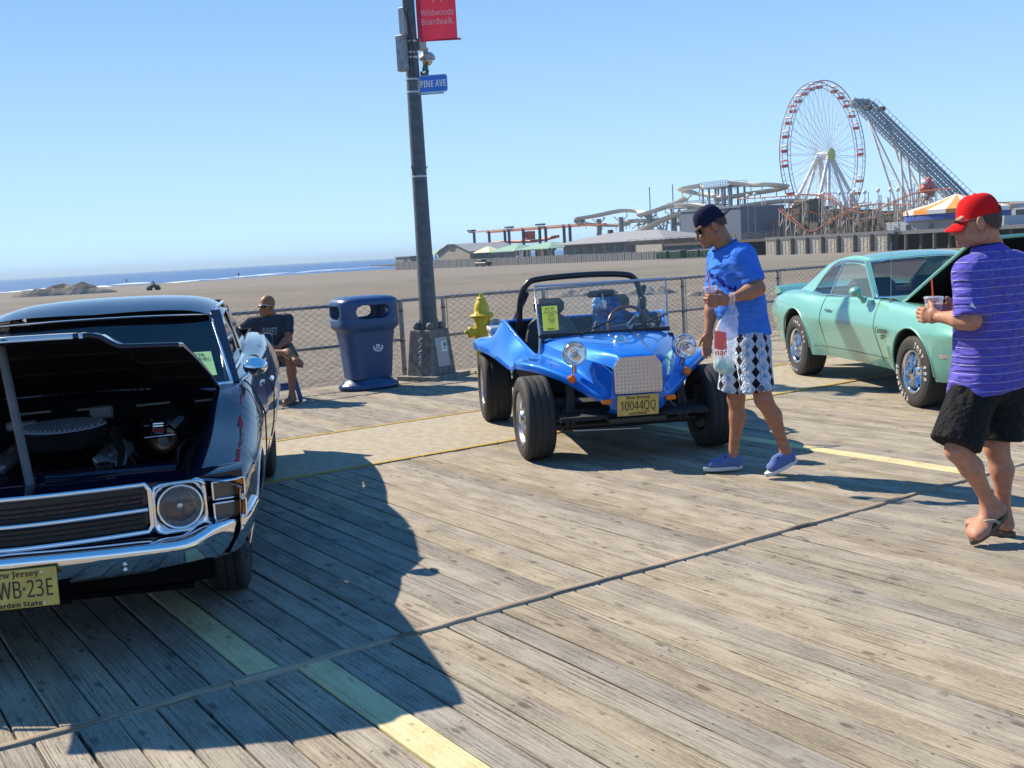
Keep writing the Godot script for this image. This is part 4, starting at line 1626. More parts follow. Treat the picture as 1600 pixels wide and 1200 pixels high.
		if lay == 0:
			var edge := PackedVector3Array()
			for i in 13:
				edge.append(rows[i][0] - Vector3(0, 0.011, 0))
			for k in 41:
				edge.append(rows[12][k] - Vector3(0, 0.011, 0.004))
			for i in 13:
				edge.append(rows[12 - i][40] - Vector3(0, 0.011, 0))
			b.tube(edge, 0.0115, 8)
		else:
			for x in [-0.42, 0.0, 0.42]:
				var line := PackedVector3Array()
				for i in 13:
					line.append(rows[i][20 + int(x * 28)] - Vector3(0, 0.008, 0))
				b.tube(line, 0.012, 6)
			for i in [3, 7, 11]:
				b.tube(rows[i], 0.012, 6)
		put("hood_skin" if lay == 0 else "hood_lining", b, "navy_paint" if lay == 0 else "engine_black", o)
		if lay == 0:
			for s in [[-0.06, 0.262], [0.285, 0.300]]:
				b = B.new()
				var st := []
				for i in [10, 11, 12]:
					var row := PackedVector3Array()
					for k in 9:
						var u: float = lerpf(s[0], s[1], k / 8.0)
						var at: float = (u / 0.665 + 1.0) * 20.0
						var j := mini(int(at), 39)
						row.append(rows[i][j].lerp(rows[i][j + 1], at - j) + Vector3(0, 0.003, 0.004 if i == 12 else 0.0))
					st.append(row)
				st.append(PackedVector3Array())
				for p in st[2]:
					st[3].append(p - Vector3(0, 0.022, -0.006))
				b.grid(st)
				put("hood_stripe", b, "white_paint", o)
	b = B.new()
	b.tube(PackedVector3Array([Vector3(0.03, 0.75, 0.74), Vector3(-0.06, 1.355, 0.60)]), 0.019, 4)
	put("hood_prop", b, "pole_grey", o)
	# engine bay
	b = B.new()
	for s in [-1.0, 1.0]:
		b.box(Vector3(0.02, 0.5, 1.3), Vector3(s * 0.655, 0.56, 0.12))
		b.box(Vector3(0.16, 0.03, 1.1), Vector3(s * 0.60, 0.70, 0.1))
	b.box(Vector3(1.34, 0.62, 0.03), Vector3(0, 0.62, -0.53))
	b.box(Vector3(1.3, 0.02, 1.4), Vector3(0, 0.28, 0.1))
	put("engine_bay", b, "bay_black", o)
	b = B.new()
	b.rbox(Vector3(1.24, 0.045, 0.16), Vector3(0, 0.735, 0.66), 0.01)
	b.rbox(Vector3(0.62, 0.03, 0.10), Vector3(0.30, 0.765, 0.60), 0.01)
	put("radiator_support", b, "navy_paint", o)
	b = B.new()
	b.rbox(Vector3(0.9, 0.42, 0.07), Vector3(0, 0.53, 0.55), 0.02)
	b.cyl(0.035, 0.04, T(0.30, 0.785, 0.60), 14, 0.006)
	put("radiator", b, "engine_black", o)
	b = B.new()
	for x in [-0.03, 0.20]:
		b.lathe([Vector2(0.016, 0), Vector2(0.022, 0.004), Vector2(0.016, 0.008), Vector2(0.006, 0.004), Vector2(0.0001, 0.008)], 12, T(x, 0.737, 0.742, Basis(Vector3.RIGHT, PI / 2)))
	for x in [-0.1, 0.08, 0.34, 0.36]:
		b.ell(Vector3(x, 0.765, 0.75), Vector3(0.011, 0.007, 0.011), Basis(), 8)
	stuff(put("support_bolts", b, "steel", o))
	b = B.new()
	b.rbox(Vector3(0.42, 0.36, 0.62), Vector3(0, 0.5, 0.05), 0.05)
	for s in [-1.0, 1.0]:
		b.rbox(Vector3(0.13, 0.10, 0.52), Vector3(s * 0.24, 0.68, 0.05), 0.03, Basis(Vector3.BACK, -s * 0.5))
		for k in 4:
			b.tube(path3([Vector3(s * 0.28, 0.60, -0.15 + k * 0.13), Vector3(s * 0.36, 0.58, -0.15 + k * 0.13), Vector3(s * 0.40, 0.45, -0.12 + k * 0.10)], 8), 0.022, 8)
	b.tube(path3([Vector3(0.1, 0.70, 0.35), Vector3(0.15, 0.74, 0.45), Vector3(0.25, 0.70, 0.53)], 10), 0.025, 8)
	b.cyl(0.09, 0.03, T(0, 0.55, 0.42, Basis(Vector3.RIGHT, PI / 2)), 20, 0.005)
	put("engine", b, "engine_black", o)
	b = B.new()
	b.lathe([Vector2(0.19, 0.80), Vector2(0.195, 0.81), Vector2(0.195, 0.865), Vector2(0.203, 0.87), Vector2(0.203, 0.88), Vector2(0.185, 0.888)], 40, T(0.02, 0, 0.02))
	put("air_cleaner", b, "engine_black", o)
	b = B.new()
	b.cyl(0.185, 0.008, T(0.02, 0.884, 0.02), 40)
	for k in 17:
		var x := -0.168 + k * 0.021
		var l := sqrt(maxf(0.001, 0.178 * 0.178 - x * x)) * 2
		b.rbox(Vector3(0.009, 0.012, l), Vector3(0.02 + x, 0.892, 0.02), 0.003)
	b.lathe([Vector2(0.182, 0.885), Vector2(0.19, 0.894), Vector2(0.198, 0.885)], 40, T(0.02, 0, 0.02))
	put("air_cleaner_lid", b, "lid_chrome", o)
	b = B.new()
	b.lathe([Vector2(0.0001, 0.0), Vector2(0.10, 0.01), Vector2(0.135, 0.04), Vector2(0.14, 0.06), Vector2(0.12, 0.10), Vector2(0.06, 0.12)], 30, T(0.43, 0.74, -0.46, Basis(Vector3.RIGHT, PI / 2)))
	put("brake_booster", b, "black_gloss", o)
	b = B.new()
	b.lathe([Vector2(0.072, 0.0), Vector2(0.075, 0.012), Vector2(0.05, 0.02), Vector2(0.03, 0.012)], 30, T(0.425, 0.715, -0.33, Basis(Vector3.RIGHT, PI / 2)))
	put("booster_ring", b, "bronze", o)
	b = B.new()
	b.rbox(Vector3(0.075, 0.06, 0.12), Vector3(0.42, 0.79, -0.28), 0.012)
	b.rbox(Vector3(0.085, 0.02, 0.13), Vector3(0.42, 0.83, -0.28), 0.008)
	b.tube(PackedVector3Array([Vector3(0.35, 0.755, -0.22), Vector3(0.50, 0.76, -0.22)]), 0.008, 6)
	put("master_cylinder", b, "chrome", o)
	b = B.new()
	b.box(Vector3(0.06, 0.018, 0.002), Vector3(0.42, 0.79, -0.218))
	put("cylinder_decal", b, "red_ink", o)
	b = B.new()
	b.tube(PackedVector3Array([Vector3(0.12, 0.78, 0.15), Vector3(0.16, 0.83, 0.18)]), 0.005, 5)
	b.rbox(Vector3(0.03, 0.03, 0.02), Vector3(0.22, 0.74, 0.2), 0.004)
	b.rbox(Vector3(0.02, 0.03, 0.02), Vector3(0.28, 0.735, 0.32), 0.004)
	b.rbox(Vector3(0.05, 0.02, 0.03), Vector3(0.40, 0.72, 0.52), 0.004)
	stuff(put("engine_fittings", b, "chrome", o))
	engine_clutter(o)
	# cowl
	b = B.new()
	rows = []
	for q in [[-0.43, 0.925], [-0.46, 0.945], [-0.58, 0.962], [-0.66, 0.975]]:
		var row := PackedVector3Array()
		for k in 17:
			var u := k / 8.0 - 1
			row.append(Vector3(u * 0.72, q[1] + 0.02 * (1 - u * u), q[0] - 0.07 * u * u))
		rows.append(row)
	b.grid(rows)
	put("cowl", b, "navy_paint", o)
	b = B.new()
	for k in 40:
		if k % 14 < 11:
			b.box(Vector3(0.012, 0.004, 0.06), Vector3(-0.6 + k * 0.031, 0.958 + 0.02 * (1 - pow(absf(-0.6 + k * 0.031) / 0.72, 2)), -0.475 - 0.07 * pow(absf(-0.6 + k * 0.031) / 0.72, 2)))
	stuff(put("cowl_louvres", b, "black", o))
	# cab
	var A0 := Vector3(0.785, 0.955, -0.60)
	var A1 := Vector3(0.640, 1.290, -1.25)
	cab(o, A0, A1, 1.395, "navy_paint")
	mirror_bullet(o)
	paper("pale green notice sheet at the lower corner of the dark car's windshield", o.transform * Transform3D(Basis(Vector3.UP, 0.20) * Basis(Vector3.RIGHT, -1.09), Vector3(0.595, 1.055, -0.715)), 0.165, 0.235, "green_sheet", ["#376", "71 Chev", "", "", ""], 0.030)

func engine_clutter(o: Node3D) -> void:
	var b: B
	var hoses := [
		[[0.28, 0.62, 0.5], [0.34, 0.76, 0.40], [0.30, 0.82, 0.20], [0.22, 0.80, -0.05], [0.25, 0.78, -0.45]],
		[[0.30, 0.60, -0.45], [0.24, 0.78, -0.36], [0.20, 0.80, -0.20], [0.22, 0.72, 0.0]],
		[[0.60, 0.60, 0.40], [0.56, 0.74, 0.25], [0.58, 0.76, -0.05], [0.60, 0.70, -0.40]],
		[[-0.55, 0.62, 0.45], [-0.48, 0.78, 0.25], [-0.42, 0.80, 0.0], [-0.30, 0.74, -0.3]],
		[[0.10, 0.74, -0.48], [0.06, 0.86, -0.36], [0.02, 0.84, -0.22]],
		[[-0.15, 0.60, 0.42], [-0.22, 0.72, 0.44], [-0.35, 0.70, 0.50]]]
	for i in hoses.size():
		var k := []
		for p in hoses[i]:
			k.append(Vector3(p[0], p[1], p[2]))
		b = B.new()
		b.tube(path3(k, 26), [0.022, 0.012, 0.009, 0.012, 0.016, 0.020][i], 8)
		put("hose", b, "hose_black", o)
	for s in [-1.0, 1.0]:
		b = B.new()
		b.rbox(Vector3(0.125, 0.06, 0.50), Vector3(s * 0.245, 0.735, 0.05), 0.025, Basis(Vector3.BACK, -s * 0.5))
		for i in 3:
			b.cyl(0.012, 0.02, T(s * 0.26, 0.765, -0.12 + i * 0.17), 8, 0.003)
		put("valve_cover", b, "dull_metal", o)
		for i in 4:
			b = B.new()
			b.tube(path3([Vector3(s * 0.06, 0.80, -0.30), Vector3(s * 0.20, 0.83, -0.20 + i * 0.10), Vector3(s * 0.33, 0.66, -0.14 + i * 0.13)], 14), 0.0045, 5)
			put("plug_wire", b, "wire_red" if i == 1 else "hose_black", o)
	b = B.new()
	b.rbox(Vector3(0.17, 0.19, 0.25), Vector3(-0.54, 0.64, 0.42), 0.012)
	put("battery", b, "engine_black", o)
	b = B.new()
	b.cyl(0.075, 0.13, T(0.30, 0.63, 0.33, Basis(Vector3.RIGHT, PI / 2)), 18, 0.015)
	b.cyl(0.05, 0.03, T(0.30, 0.63, 0.42, Basis(Vector3.RIGHT, PI / 2)), 18, 0.004)
	put("alternator", b, "dull_metal", o)
	b = B.new()
	b.rbox(Vector3(0.10, 0.10, 0.14), Vector3(0.60, 0.66, 0.05), 0.03)
	b.cyl(0.02, 0.02, T(0.60, 0.715, 0.05), 10, 0.004)
	put("washer_bottle", b, "dull_metal", o)
	b = B.new()
	for i in 5:
		b.tube(PackedVector3Array([Vector3(-0.62 + i * 0.30, 0.88, -0.505), Vector3(-0.45 + i * 0.30, 0.885, -0.505)]), 0.007, 6)
	b.rbox(Vector3(0.12, 0.07, 0.03), Vector3(0.10, 0.86, -0.50), 0.01)
	b.rbox(Vector3(0.16, 0.05, 0.02), Vector3(-0.30, 0.82, -0.50), 0.01)
	stuff(put("firewall_fittings", b, "dull_metal", o))
	b = B.new()
	for s in [-1.0, 1.0]:
		for i in 6:
			b.ell(Vector3(s * 0.60, 0.718, -0.35 + i * 0.16), Vector3(0.009, 0.006, 0.009), Basis(), 8)
	stuff(put("bay_bolts", b, "steel", o))

const NAVY_W := 0.93

func front_z(x: float) -> float:
	return 1.0 - 0.16 * pow(absf(x) / 0.75, 1.6) - 0.25 * pow(maxf(0.0, absf(x) - 0.76) / 0.14, 2.0) * 0.2

func sig_z(x: float) -> float:
	return front_z(0.76) - 0.25 * (x - 0.76) - 0.75 * maxf(0.0, x - 0.855)

func cab(o: Node3D, a0: Vector3, a1: Vector3, crown: float, m: String) -> void:
	var b := B.new()
	# windscreen
	var rows := []
	for i in 7:
		var f := i / 6.0
		var row := PackedVector3Array()
		for k in 17:
			var u := k / 8.0 - 1
			var p := a0.lerp(a1, f)
			row.append(Vector3(u * p.x * 0.985, p.y + 0.02 * (1 - u * u) * f, p.z + 0.10 * (1 - u * u)))
		rows.append(row)
	b.grid(rows)
	put("windshield", b, "tint_pane", o)
	b = B.new()
	var ring := PackedVector3Array()
	for k in 17:
		ring.append(rows[0][k])
	for i in 7:
		ring.append(rows[i][16])
	for k in 17:
		ring.append(rows[6][16 - k])
	for i in 7:
		ring.append(rows[6 - i][0])
	b.tube(ring, 0.011, 6, true)
	put("windshield_trim", b, "chrome", o)
	# roof
	b = B.new()
	rows = []
	for i in 13:
		var f := i / 12.0
		var z := lerpf(a1.z + 0.03, -2.20, f)
		var row := PackedVector3Array()
		for k in 25:
			var u := k / 12.0 - 1
			var au := absf(u)
			var x := u * lerpf(0.70, 0.675, f)
			var y := crown - 0.045 * pow(au, 2.4) - 0.075 * pow(au, 9.0) - 0.060 * pow(maxf(0, 0.5 - f) / 0.5, 2.0) * (1.0 - au * 0.35) - 0.03 * pow(maxf(0, f - 0.5) / 0.5, 2.0)
			row.append(Vector3(x, y, z + 0.11 * (1 - u * u) * (1 - f)))
		rows.append(row)
	b.grid(rows)
	put("roof", b, m, o)
	for s in [1.0, -1.0]:
		# pillar, sail panel, side glass
		b = B.new()
		bar(b, Vector3(s * a0.x, a0.y - 0.02, a0.z - 0.03), Vector3(s * (a1.x + 0.02), a1.y, a1.z - 0.02), 0.055, 0.05)
		put("windshield_pillar", b, m, o)
		b = B.new()
		var outer := [Vector3(0.675, 1.30, -1.95), Vector3(0.67, 1.25, -2.25), Vector3(0.685, 1.10, -2.65), Vector3(0.70, 0.95, -3.1)]
		var lower := [Vector3(0.70, 1.10, -1.88), Vector3(0.72, 1.0, -1.95), Vector3(0.73, 0.95, -2.3), Vector3(0.73, 0.945, -2.6)]
		patch(b, [outer, lower], 12, 6, s)
		put("sail_panel", b, m, o)
		b = B.new()
		var g := []
		for f in [0.0, 0.5, 1.0]:
			g.append(PackedVector3Array([Vector3(s * lerpf(0.735, 0.74, f), 0.95, lerpf(-0.70, -1.95, f)), Vector3(s * lerpf(0.69, 0.70, f), 1.13, lerpf(-0.98, -1.93, f)), Vector3(s * 0.645, 1.305, lerpf(-1.30, -1.88, f))]))
		b.grid(g)
		put("side_window", b, "tint_pane", o)
		b = B.new()
		b.tube(PackedVector3Array([Vector3(s * 0.74, 0.955, -0.66), Vector3(s * 0.65, 1.312, -1.29), Vector3(s * 0.655, 1.318, -1.90), Vector3(s * 0.735, 1.0, -1.99)]), 0.012, 6)
		b.tube(PackedVector3Array([Vector3(s * 0.745, 0.955, -0.66), Vector3(s * 0.755, 0.95, -2.0)]), 0.010, 6)
		b.tube(PackedVector3Array([Vector3(s * 0.737, 0.96, -1.02), Vector3(s * 0.70, 1.14, -1.07)]), 0.011, 6)
		put("window_trim", b, "chrome", o)
	# cab back, seats, dash, wheel
	b = B.new()
	b.box(Vector3(1.30, 0.5, 0.03), Vector3(0, 0.78, -2.20))
	b.box(Vector3(1.26, 0.30, 0.02), Vector3(0, 1.17, -2.19), Basis(Vector3.RIGHT, 0.15))
	b.box(Vector3(1.40, 0.04, 1.7), Vector3(0, 0.38, -1.4))
	b.rbox(Vector3(1.36, 0.20, 0.25), Vector3(0, 0.86, -0.80), 0.05)
	put("cabin", b, "black", o)
	b = B.new()
	b.rbox(Vector3(1.25, 0.55, 0.16), Vector3(0, 0.80, -1.95), 0.06, Basis(Vector3.RIGHT, -0.2))
	for s in [-1.0, 1.0]:
		b.rbox(Vector3(0.30, 0.16, 0.10), Vector3(s * 0.35, 1.10, -2.0), 0.04)
	put("bench_seat", b, "seat_grey", o)
	b = B.new()
	var hoop := PackedVector3Array()
	for k in 28:
		var t := TAU * k / 28
		hoop.append(Vector3(0.36 + cos(t) * 0.18, 0.96 + sin(t) * 0.165, -1.10 - sin(t) * 0.08))
	b.tube(hoop, 0.013, 8, true)
	put("steering_wheel", b, "black", o)

func mirror_bullet(o: Node3D) -> void:
	var b := B.new()
	b.lathe([Vector2(0.004, 0.07), Vector2(0.03, 0.055), Vector2(0.068, -0.01), Vector2(0.07, -0.03), Vector2(0.062, -0.045), Vector2(0.0001, -0.046)], 24, T(0.905, 1.015, -0.74, Basis(Vector3.UP, 0.35) * Basis(Vector3.RIGHT, PI / 2)), 1.0, 0.72)
	put("mirror_head", b, "chrome", o)
	b = B.new()
	b.tube(path3([Vector3(0.80, 0.935, -0.72), Vector3(0.84, 0.965, -0.73), Vector3(0.88, 0.985, -0.75)], 8), 0.011, 8)
	b.rbox(Vector3(0.05, 0.02, 0.09), Vector3(0.80, 0.935, -0.72), 0.008)
	put("mirror_arm", b, "chrome", o)

# ---------------------------------------------------------------- the mint coupe
func mint_car() -> void:
	var o := thing("car", "mint green coupe with open hood and chrome wheels behind the man in purple", "car", Vector3(4.491, 0, -9.744), 0.1123)
	var m := "mint_paint"
	var arches := [Vector3(0.0, 0.36, 0.365), Vector3(-2.743, 0.40, 0.385)]
	var top := [Vector2(-3.74, 0.90), Vector2(-3.4, 0.955), Vector2(-2.75, 0.975), Vector2(-2.1, 0.935), Vector2(-1.2, 0.95), Vector2(-0.5, 0.935), Vector2(0.3, 0.90), Vector2(0.75, 0.85), Vector2(0.93, 0.80)]
	var wide := [Vector2(-3.74, 0.80), Vector2(-3.3, 0.885), Vector2(-2.7, 0.925), Vector2(-1.8, 0.885), Vector2(-1.0, 0.885), Vector2(0.0, 0.915), Vector2(0.6, 0.88), Vector2(0.93, 0.80)]
	var inner := [Vector2(-3.74, 0.60), Vector2(-2.5, 0.72), Vector2(-1.0, 0.76), Vector2(-0.5, 0.73), Vector2(0.93, 0.66)]
	var flare := func(z: float) -> float:
		var f := 0.0
		for a in arches:
			f = maxf(f, 1.0 - smoothstep(0.33, 0.62, absf(z - a.x)))
		return f
	var prof := func(z: float) -> Array:
		var t := curve(top, z)
		var x := curve(wide, z)
		var i := curve(inner, z)
		var fl: float = flare.call(z)
		return smooth2([Vector2(x - 0.155 + 0.10 * fl, 0.27), Vector2(x - 0.105 + 0.075 * fl, 0.37), Vector2(x - 0.055 + 0.04 * fl, 0.51), Vector2(x - 0.010 + 0.008 * fl, 0.645), Vector2(x - 0.002, 0.69), Vector2(x - 0.02, t - 0.14), Vector2(x - 0.055, t - 0.055), Vector2(lerpf(x, i, 0.55), t - 0.008), Vector2(i, t), Vector2(i - 0.02, t - 0.015)], 46)
	var zs := stations(0.93, -3.74, 0.11, arches)
	for s in [-1.0, 1.0]:
		var b := B.new()
		side_skin(b, zs, prof, arches, s, 34)
		put("body_side", b, m, o)
		for a in arches:
			b = B.new()
			well(b, a, s * 0.50, s * 0.87)
			put("wheel_well", b, "black", o)
		for a in arches:
			b = B.new()
			var lip := PackedVector3Array()
			for k in 25:
				var t := lerpf(-0.12, PI + 0.12, k / 24.0)
				var z: float = a.x + cos(t) * a.z
				lip.append(Vector3(s * (skin_x(prof.call(z), a.y + sin(t) * a.z) - 0.004), a.y + sin(t) * a.z, z))
			b.tube(lip, 0.012, 8)
			put("arch_lip", b, m, o)
		var fw := wheel(o, Vector3(s * 0.775, 0.325, 0), s, 0.325, 0.23, 0.185, "deep", 0.0)
		var rw := wheel(o, Vector3(s * 0.765, 0.345, -2.743), s, 0.345, 0.27, 0.185, "deep")
		if s < 0.0:
			tyre_letters(fw, "FIREHAWK", 0.258, 0.1125, -0.6, 0.20, 0.05)
			tyre_letters(fw, "INDY 500", 0.258, 0.1125, 2.6, 0.20, 0.05)
			tyre_letters(rw, "FIREHAWK", 0.270, 0.132, -1.0, 0.20, 0.05)
			tyre_letters(rw, "INDY 500", 0.270, 0.132, 2.2, 0.20, 0.05)
		b = B.new()
		for z in [-0.74, -2.05]:
			var line := PackedVector3Array()
			for p in prof.call(z).slice(4, 38):
				var k: float = (p.y - 0.6) * (0.10 if z < -1.0 else 0.02)
				line.append(Vector3(s * (p.x + 0.001), p.y, z + k))
			b.tube(line, 0.003, 4)
		var sill := PackedVector3Array()
		var waist := PackedVector3Array()
		for k in 30:
			var z := lerpf(-0.42, -2.3, k / 29.0)
			sill.append(Vector3(s * (skin_x(prof.call(z), 0.385) + 0.001), 0.385, z))
		b.tube(sill, 0.003, 4)
		stuff(put("door_seams", b, "black", o))
		b = B.new()
		b.rbox(Vector3(0.025, 0.018, 0.13), Vector3(s * 0.885, 0.80, -1.83), 0.007)
		b.rbox(Vector3(0.03, 0.03, 0.03), Vector3(s * 0.878, 0.795, -1.89), 0.008)
		put("door_handle", b, "chrome", o)
		b = B.new()
		b.rbox(Vector3(0.012, 0.05, 0.14), Vector3(s * 0.895, 0.515, 0.60), 0.004)
		put("side_marker", b, "chrome", o)
		# lettering on the front fender
		if s < 0.0:
			var fb := Basis(Vector3.UP, -PI / 2)
			words_on("fender_script", "Camaro", 0.055, "black_ink", o, Transform3D(fb, Vector3(-0.917, 0.665, -0.52)), "Droid Serif", 400, 0.003, 0.9)
			words_on("fender_script", "327", 0.04, "black_ink", o, Transform3D(fb, Vector3(-0.895, 0.60, -0.54)), "Droid Sans", 700, 0.003, 0.9)
	# rear deck and ducktail spoiler
	var b := B.new()
	var rows := []
	for z in [-2.95, -3.2, -3.5, -3.7, -3.76, -3.78]:
		var row := PackedVector3Array()
		for k in 17:
			var u := k / 8.0 - 1
			row.append(Vector3(u * curve(inner, z) * 1.02, (curve(top, z) + 0.012 * (1 - u * u)) if z > -3.75 else lerpf(0.87, 0.45, (-3.75 - z) / 0.03), z))
		rows.append(row)
	b.grid(rows)
	put("trunk_lid", b, m, o)
	b = B.new()
	rows = []
	for k in 25:
		var u := k / 12.0 - 1
		var x := u * 0.80
		var z := -3.62 + 0.10 * u * u
		rows.append(PackedVector3Array([Vector3(x, 0.93, z + 0.12), Vector3(x, 0.985, z + 0.05), Vector3(x, 1.02 - 0.02 * pow(absf(u), 6), z - 0.05), Vector3(x, 1.02 - 0.02 * pow(absf(u), 6), z - 0.07), Vector3(x, 0.97, z - 0.07), Vector3(x, 0.90, z - 0.08)]))
	b.grid(rows)
	b.fan(rows[0])
	b.fan(rows[24], true)
	put("spoiler", b, m, o)
	# cowl, hood, bay
	b = B.new()
	rows = []
	for z in [-0.42, -0.6, -0.88]:
		var row := PackedVector3Array()
		for k in 13:
			var u := k / 6.0 - 1
			row.append(Vector3(u * 0.75, 0.93 + (0.025 if z < -0.5 else 0.0) + 0.02 * (1 - u * u), z + 0.05 * (1 - u * u)))
		rows.append(row)
	b.grid(rows)
	put("cowl", b, m, o)
	for lay in 2:
		b = B.new()
		rows = []
		for i in 9:
			var f := i / 8.0
			var row := PackedVector3Array()
			for k in 21:
				var u := k / 10.0 - 1
				row.append(Vector3(u * lerpf(0.735, 0.70, f), lerpf(0.945, 1.50, f) + 0.02 * (1 - u * u) + 0.04 * smoothstep(0.3, 0.2, absf(u)) * sin(f * PI) - lay * 0.03, lerpf(-0.42, 0.74, f) + 0.04 * (1 - u * u) * f))
			rows.append(row)
		b.grid(rows)
		var edge := PackedVector3Array()
		for i in 9:
			edge.append(rows[i][0] - Vector3(0, 0.014, 0))
		for k in 21:
			edge.append(rows[8][k] - Vector3(0, 0.014, 0))
		for i in 9:
			edge.append(rows[8 - i][20] - Vector3(0, 0.014, 0))
		if lay == 0:
			b.tube(edge, 0.016, 8)
		put("hood_skin" if lay == 0 else "hood_lining", b, m if lay == 0 else "engine_black", o)
	b = B.new()
	for s in [-1.0, 1.0]:
		b.box(Vector3(0.02, 0.55, 1.35), Vector3(s * 0.70, 0.58, 0.18))
	b.box(Vector3(1.40, 0.6, 0.03), Vector3(0, 0.62, -0.45))
	b.box(Vector3(1.40, 0.02, 1.4), Vector3(0, 0.3, 0.2))
	put("engine_bay", b, "black", o)
	b = B.new()
	b.rbox(Vector3(0.5, 0.5, 0.7), Vector3(0, 0.58, 0.15), 0.06)
	for s in [-1.0, 1.0]:
		b.rbox(Vector3(0.13, 0.12, 0.55), Vector3(s * 0.28, 0.78, 0.1), 0.03, Basis(Vector3.BACK, -s * 0.5))
	b.cyl(0.19, 0.10, T(0, 0.92, 0.1), 30, 0.01)
	b.tube(path3([Vector3(-0.45, 0.80, -0.35), Vector3(-0.5, 0.94, -0.2), Vector3(-0.45, 0.95, 0.1), Vector3(-0.3, 0.85, 0.3)], 20), 0.012, 6)
	put("engine", b, "steel", o)
	b = B.new()
	b.rbox(Vector3(1.64, 0.34, 0.10), Vector3(0, 0.64, 0.90), 0.05)
	b.rbox(Vector3(1.34, 0.04, 0.2), Vector3(0, 0.80, 0.82), 0.01)
	put("front_panel", b, m, o)
	b = B.new()
	b.rbox(Vector3(1.0, 0.22, 0.03), Vector3(0, 0.64, 0.955), 0.01)
	put("grille", b, "black", o)
	b = B.new()
	b.rbox(Vector3(1.72, 0.12, 0.08), Vector3(0, 0.44, 0.985), 0.03)
	put("bumper", b, "chrome", o)
	for s in [-1.0, 1.0]:
		head_lamp(o, Vector3(s * 0.62, 0.65, 0.95), 0.085)
	# greenhouse
	b = B.new()
	rows = []
	for i in 7:
		var f := i / 6.0
		var row := PackedVector3Array()
		for k in 17:
			var u := k / 8.0 - 1
			row.append(Vector3(u * lerpf(0.765, 0.61, f), lerpf(0.955, 1.295, f) + 0.03 * (1 - u * u) * f, lerpf(-0.90, -1.40, f) + 0.13 * (1 - u * u)))
		rows.append(row)
	b.grid(rows)
	put("windshield", b, "smoked_pane", o)
	b = B.new()
	var ring := PackedVector3Array()
	for k in 17:
		ring.append(rows[0][k])
	for i in 7:
		ring.append(rows[i][16])
	for k in 17:
		ring.append(rows[6][16 - k])
	for i in 7:
		ring.append(rows[6 - i][0])
	b.tube(ring, 0.012, 6, true)
	put("windshield_trim", b, "chrome", o)
	b = B.new()
	rows = []
	for i in 17:
		var f := i / 16.0
		var row := PackedVector3Array()
		for k in 25:
			var u := k / 12.0 - 1
			var au := absf(u)
			var z := lerpf(-1.38, -2.42, f) + 0.12 * (1 - u * u) * (1 - f)
			var y := 1.385 - 0.05 * pow(au, 2.2) - 0.055 * pow(au, 8.0) - 0.05 * pow(maxf(0, 0.35 - f) / 0.35, 2) - 0.085 * pow(maxf(0, f - 0.35) / 0.65, 2)
			row.append(Vector3(u * lerpf(0.635, 0.63, f), y, z))
		rows.append(row)
	b.grid(rows)
	put("roof", b, m, o)
	b = B.new()
	var back := []
	for i in 6:
		var f := i / 5.0
		var row := PackedVector3Array()
		for k in 17:
			var u := k / 8.0 - 1
			row.append(Vector3(u * lerpf(0.57, 0.60, f), lerpf(1.27, 0.985, f) + 0.02 * (1 - u * u), lerpf(-2.42, -3.02, f) - 0.05 * (1 - u * u)))
		back.append(row)
	b.grid(back)
	put("rear_window", b, "smoked_pane", o)
	for s in [-1.0, 1.0]:
		b = B.new()
		bar(b, Vector3(s * 0.775, 0.94, -0.91), Vector3(s * 0.632, 1.29, -1.40), 0.05, 0.045)
		put("windshield_pillar", b, m, o)
		# roof rail and sail panel down to the haunch
		b = B.new()
		var g_top := [Vector3(0.625, 1.29, -1.42), Vector3(0.625, 1.305, -1.75), Vector3(0.63, 1.28, -2.12), Vector3(0.665, 1.18, -2.30), Vector3(0.745, 1.0, -2.47)]
		var rail := [Vector3(0.615, 1.325, -1.38), Vector3(0.61, 1.345, -1.75), Vector3(0.605, 1.31, -2.15), Vector3(0.615, 1.25, -2.42), Vector3(0.66, 1.12, -2.68)]
		var deck := [Vector3(0.60, 1.335, -1.38), Vector3(0.595, 1.36, -1.75), Vector3(0.585, 1.325, -2.15), Vector3(0.575, 1.27, -2.45), Vector3(0.60, 1.12, -2.75)]
		patch(b, [g_top, rail, deck], 24, 7, s)
		patch(b, [[Vector3(0.745, 1.0, -2.47), Vector3(0.66, 1.12, -2.68), Vector3(0.60, 1.12, -2.75)], [Vector3(0.765, 0.965, -2.52), Vector3(0.70, 1.03, -2.82), Vector3(0.61, 1.05, -2.90)], [Vector3(0.775, 0.945, -2.6), Vector3(0.73, 0.972, -2.95), Vector3(0.62, 0.985, -3.05)]], 10, 8, s)
		put("roof_rail", b, m, o)
		b = B.new()
		b.grid([PackedVector3Array([Vector3(s * 0.772, 0.955, -0.96), Vector3(s * 0.70, 1.12, -1.20), Vector3(s * 0.63, 1.29, -1.44)]), PackedVector3Array([Vector3(s * 0.775, 0.955, -1.98), Vector3(s * 0.71, 1.12, -1.96), Vector3(s * 0.632, 1.295, -1.93)])])
		var sw := put("side_window", b, "pane", o)
		b = B.new()
		b.grid([PackedVector3Array([Vector3(s * 0.775, 0.955, -2.01), Vector3(s * 0.71, 1.12, -1.99), Vector3(s * 0.632, 1.29, -1.96)]), PackedVector3Array([Vector3(s * 0.77, 0.965, -2.44), Vector3(s * 0.70, 1.13, -2.30), Vector3(s * 0.635, 1.275, -2.12)])])
		put("quarter_window", b, "smoked_pane", o)
		b = B.new()
		b.tube(PackedVector3Array([Vector3(s * 0.777, 0.955, -1.99), Vector3(s * 0.712, 1.12, -1.975), Vector3(s * 0.634, 1.295, -1.945)]), 0.010, 6)
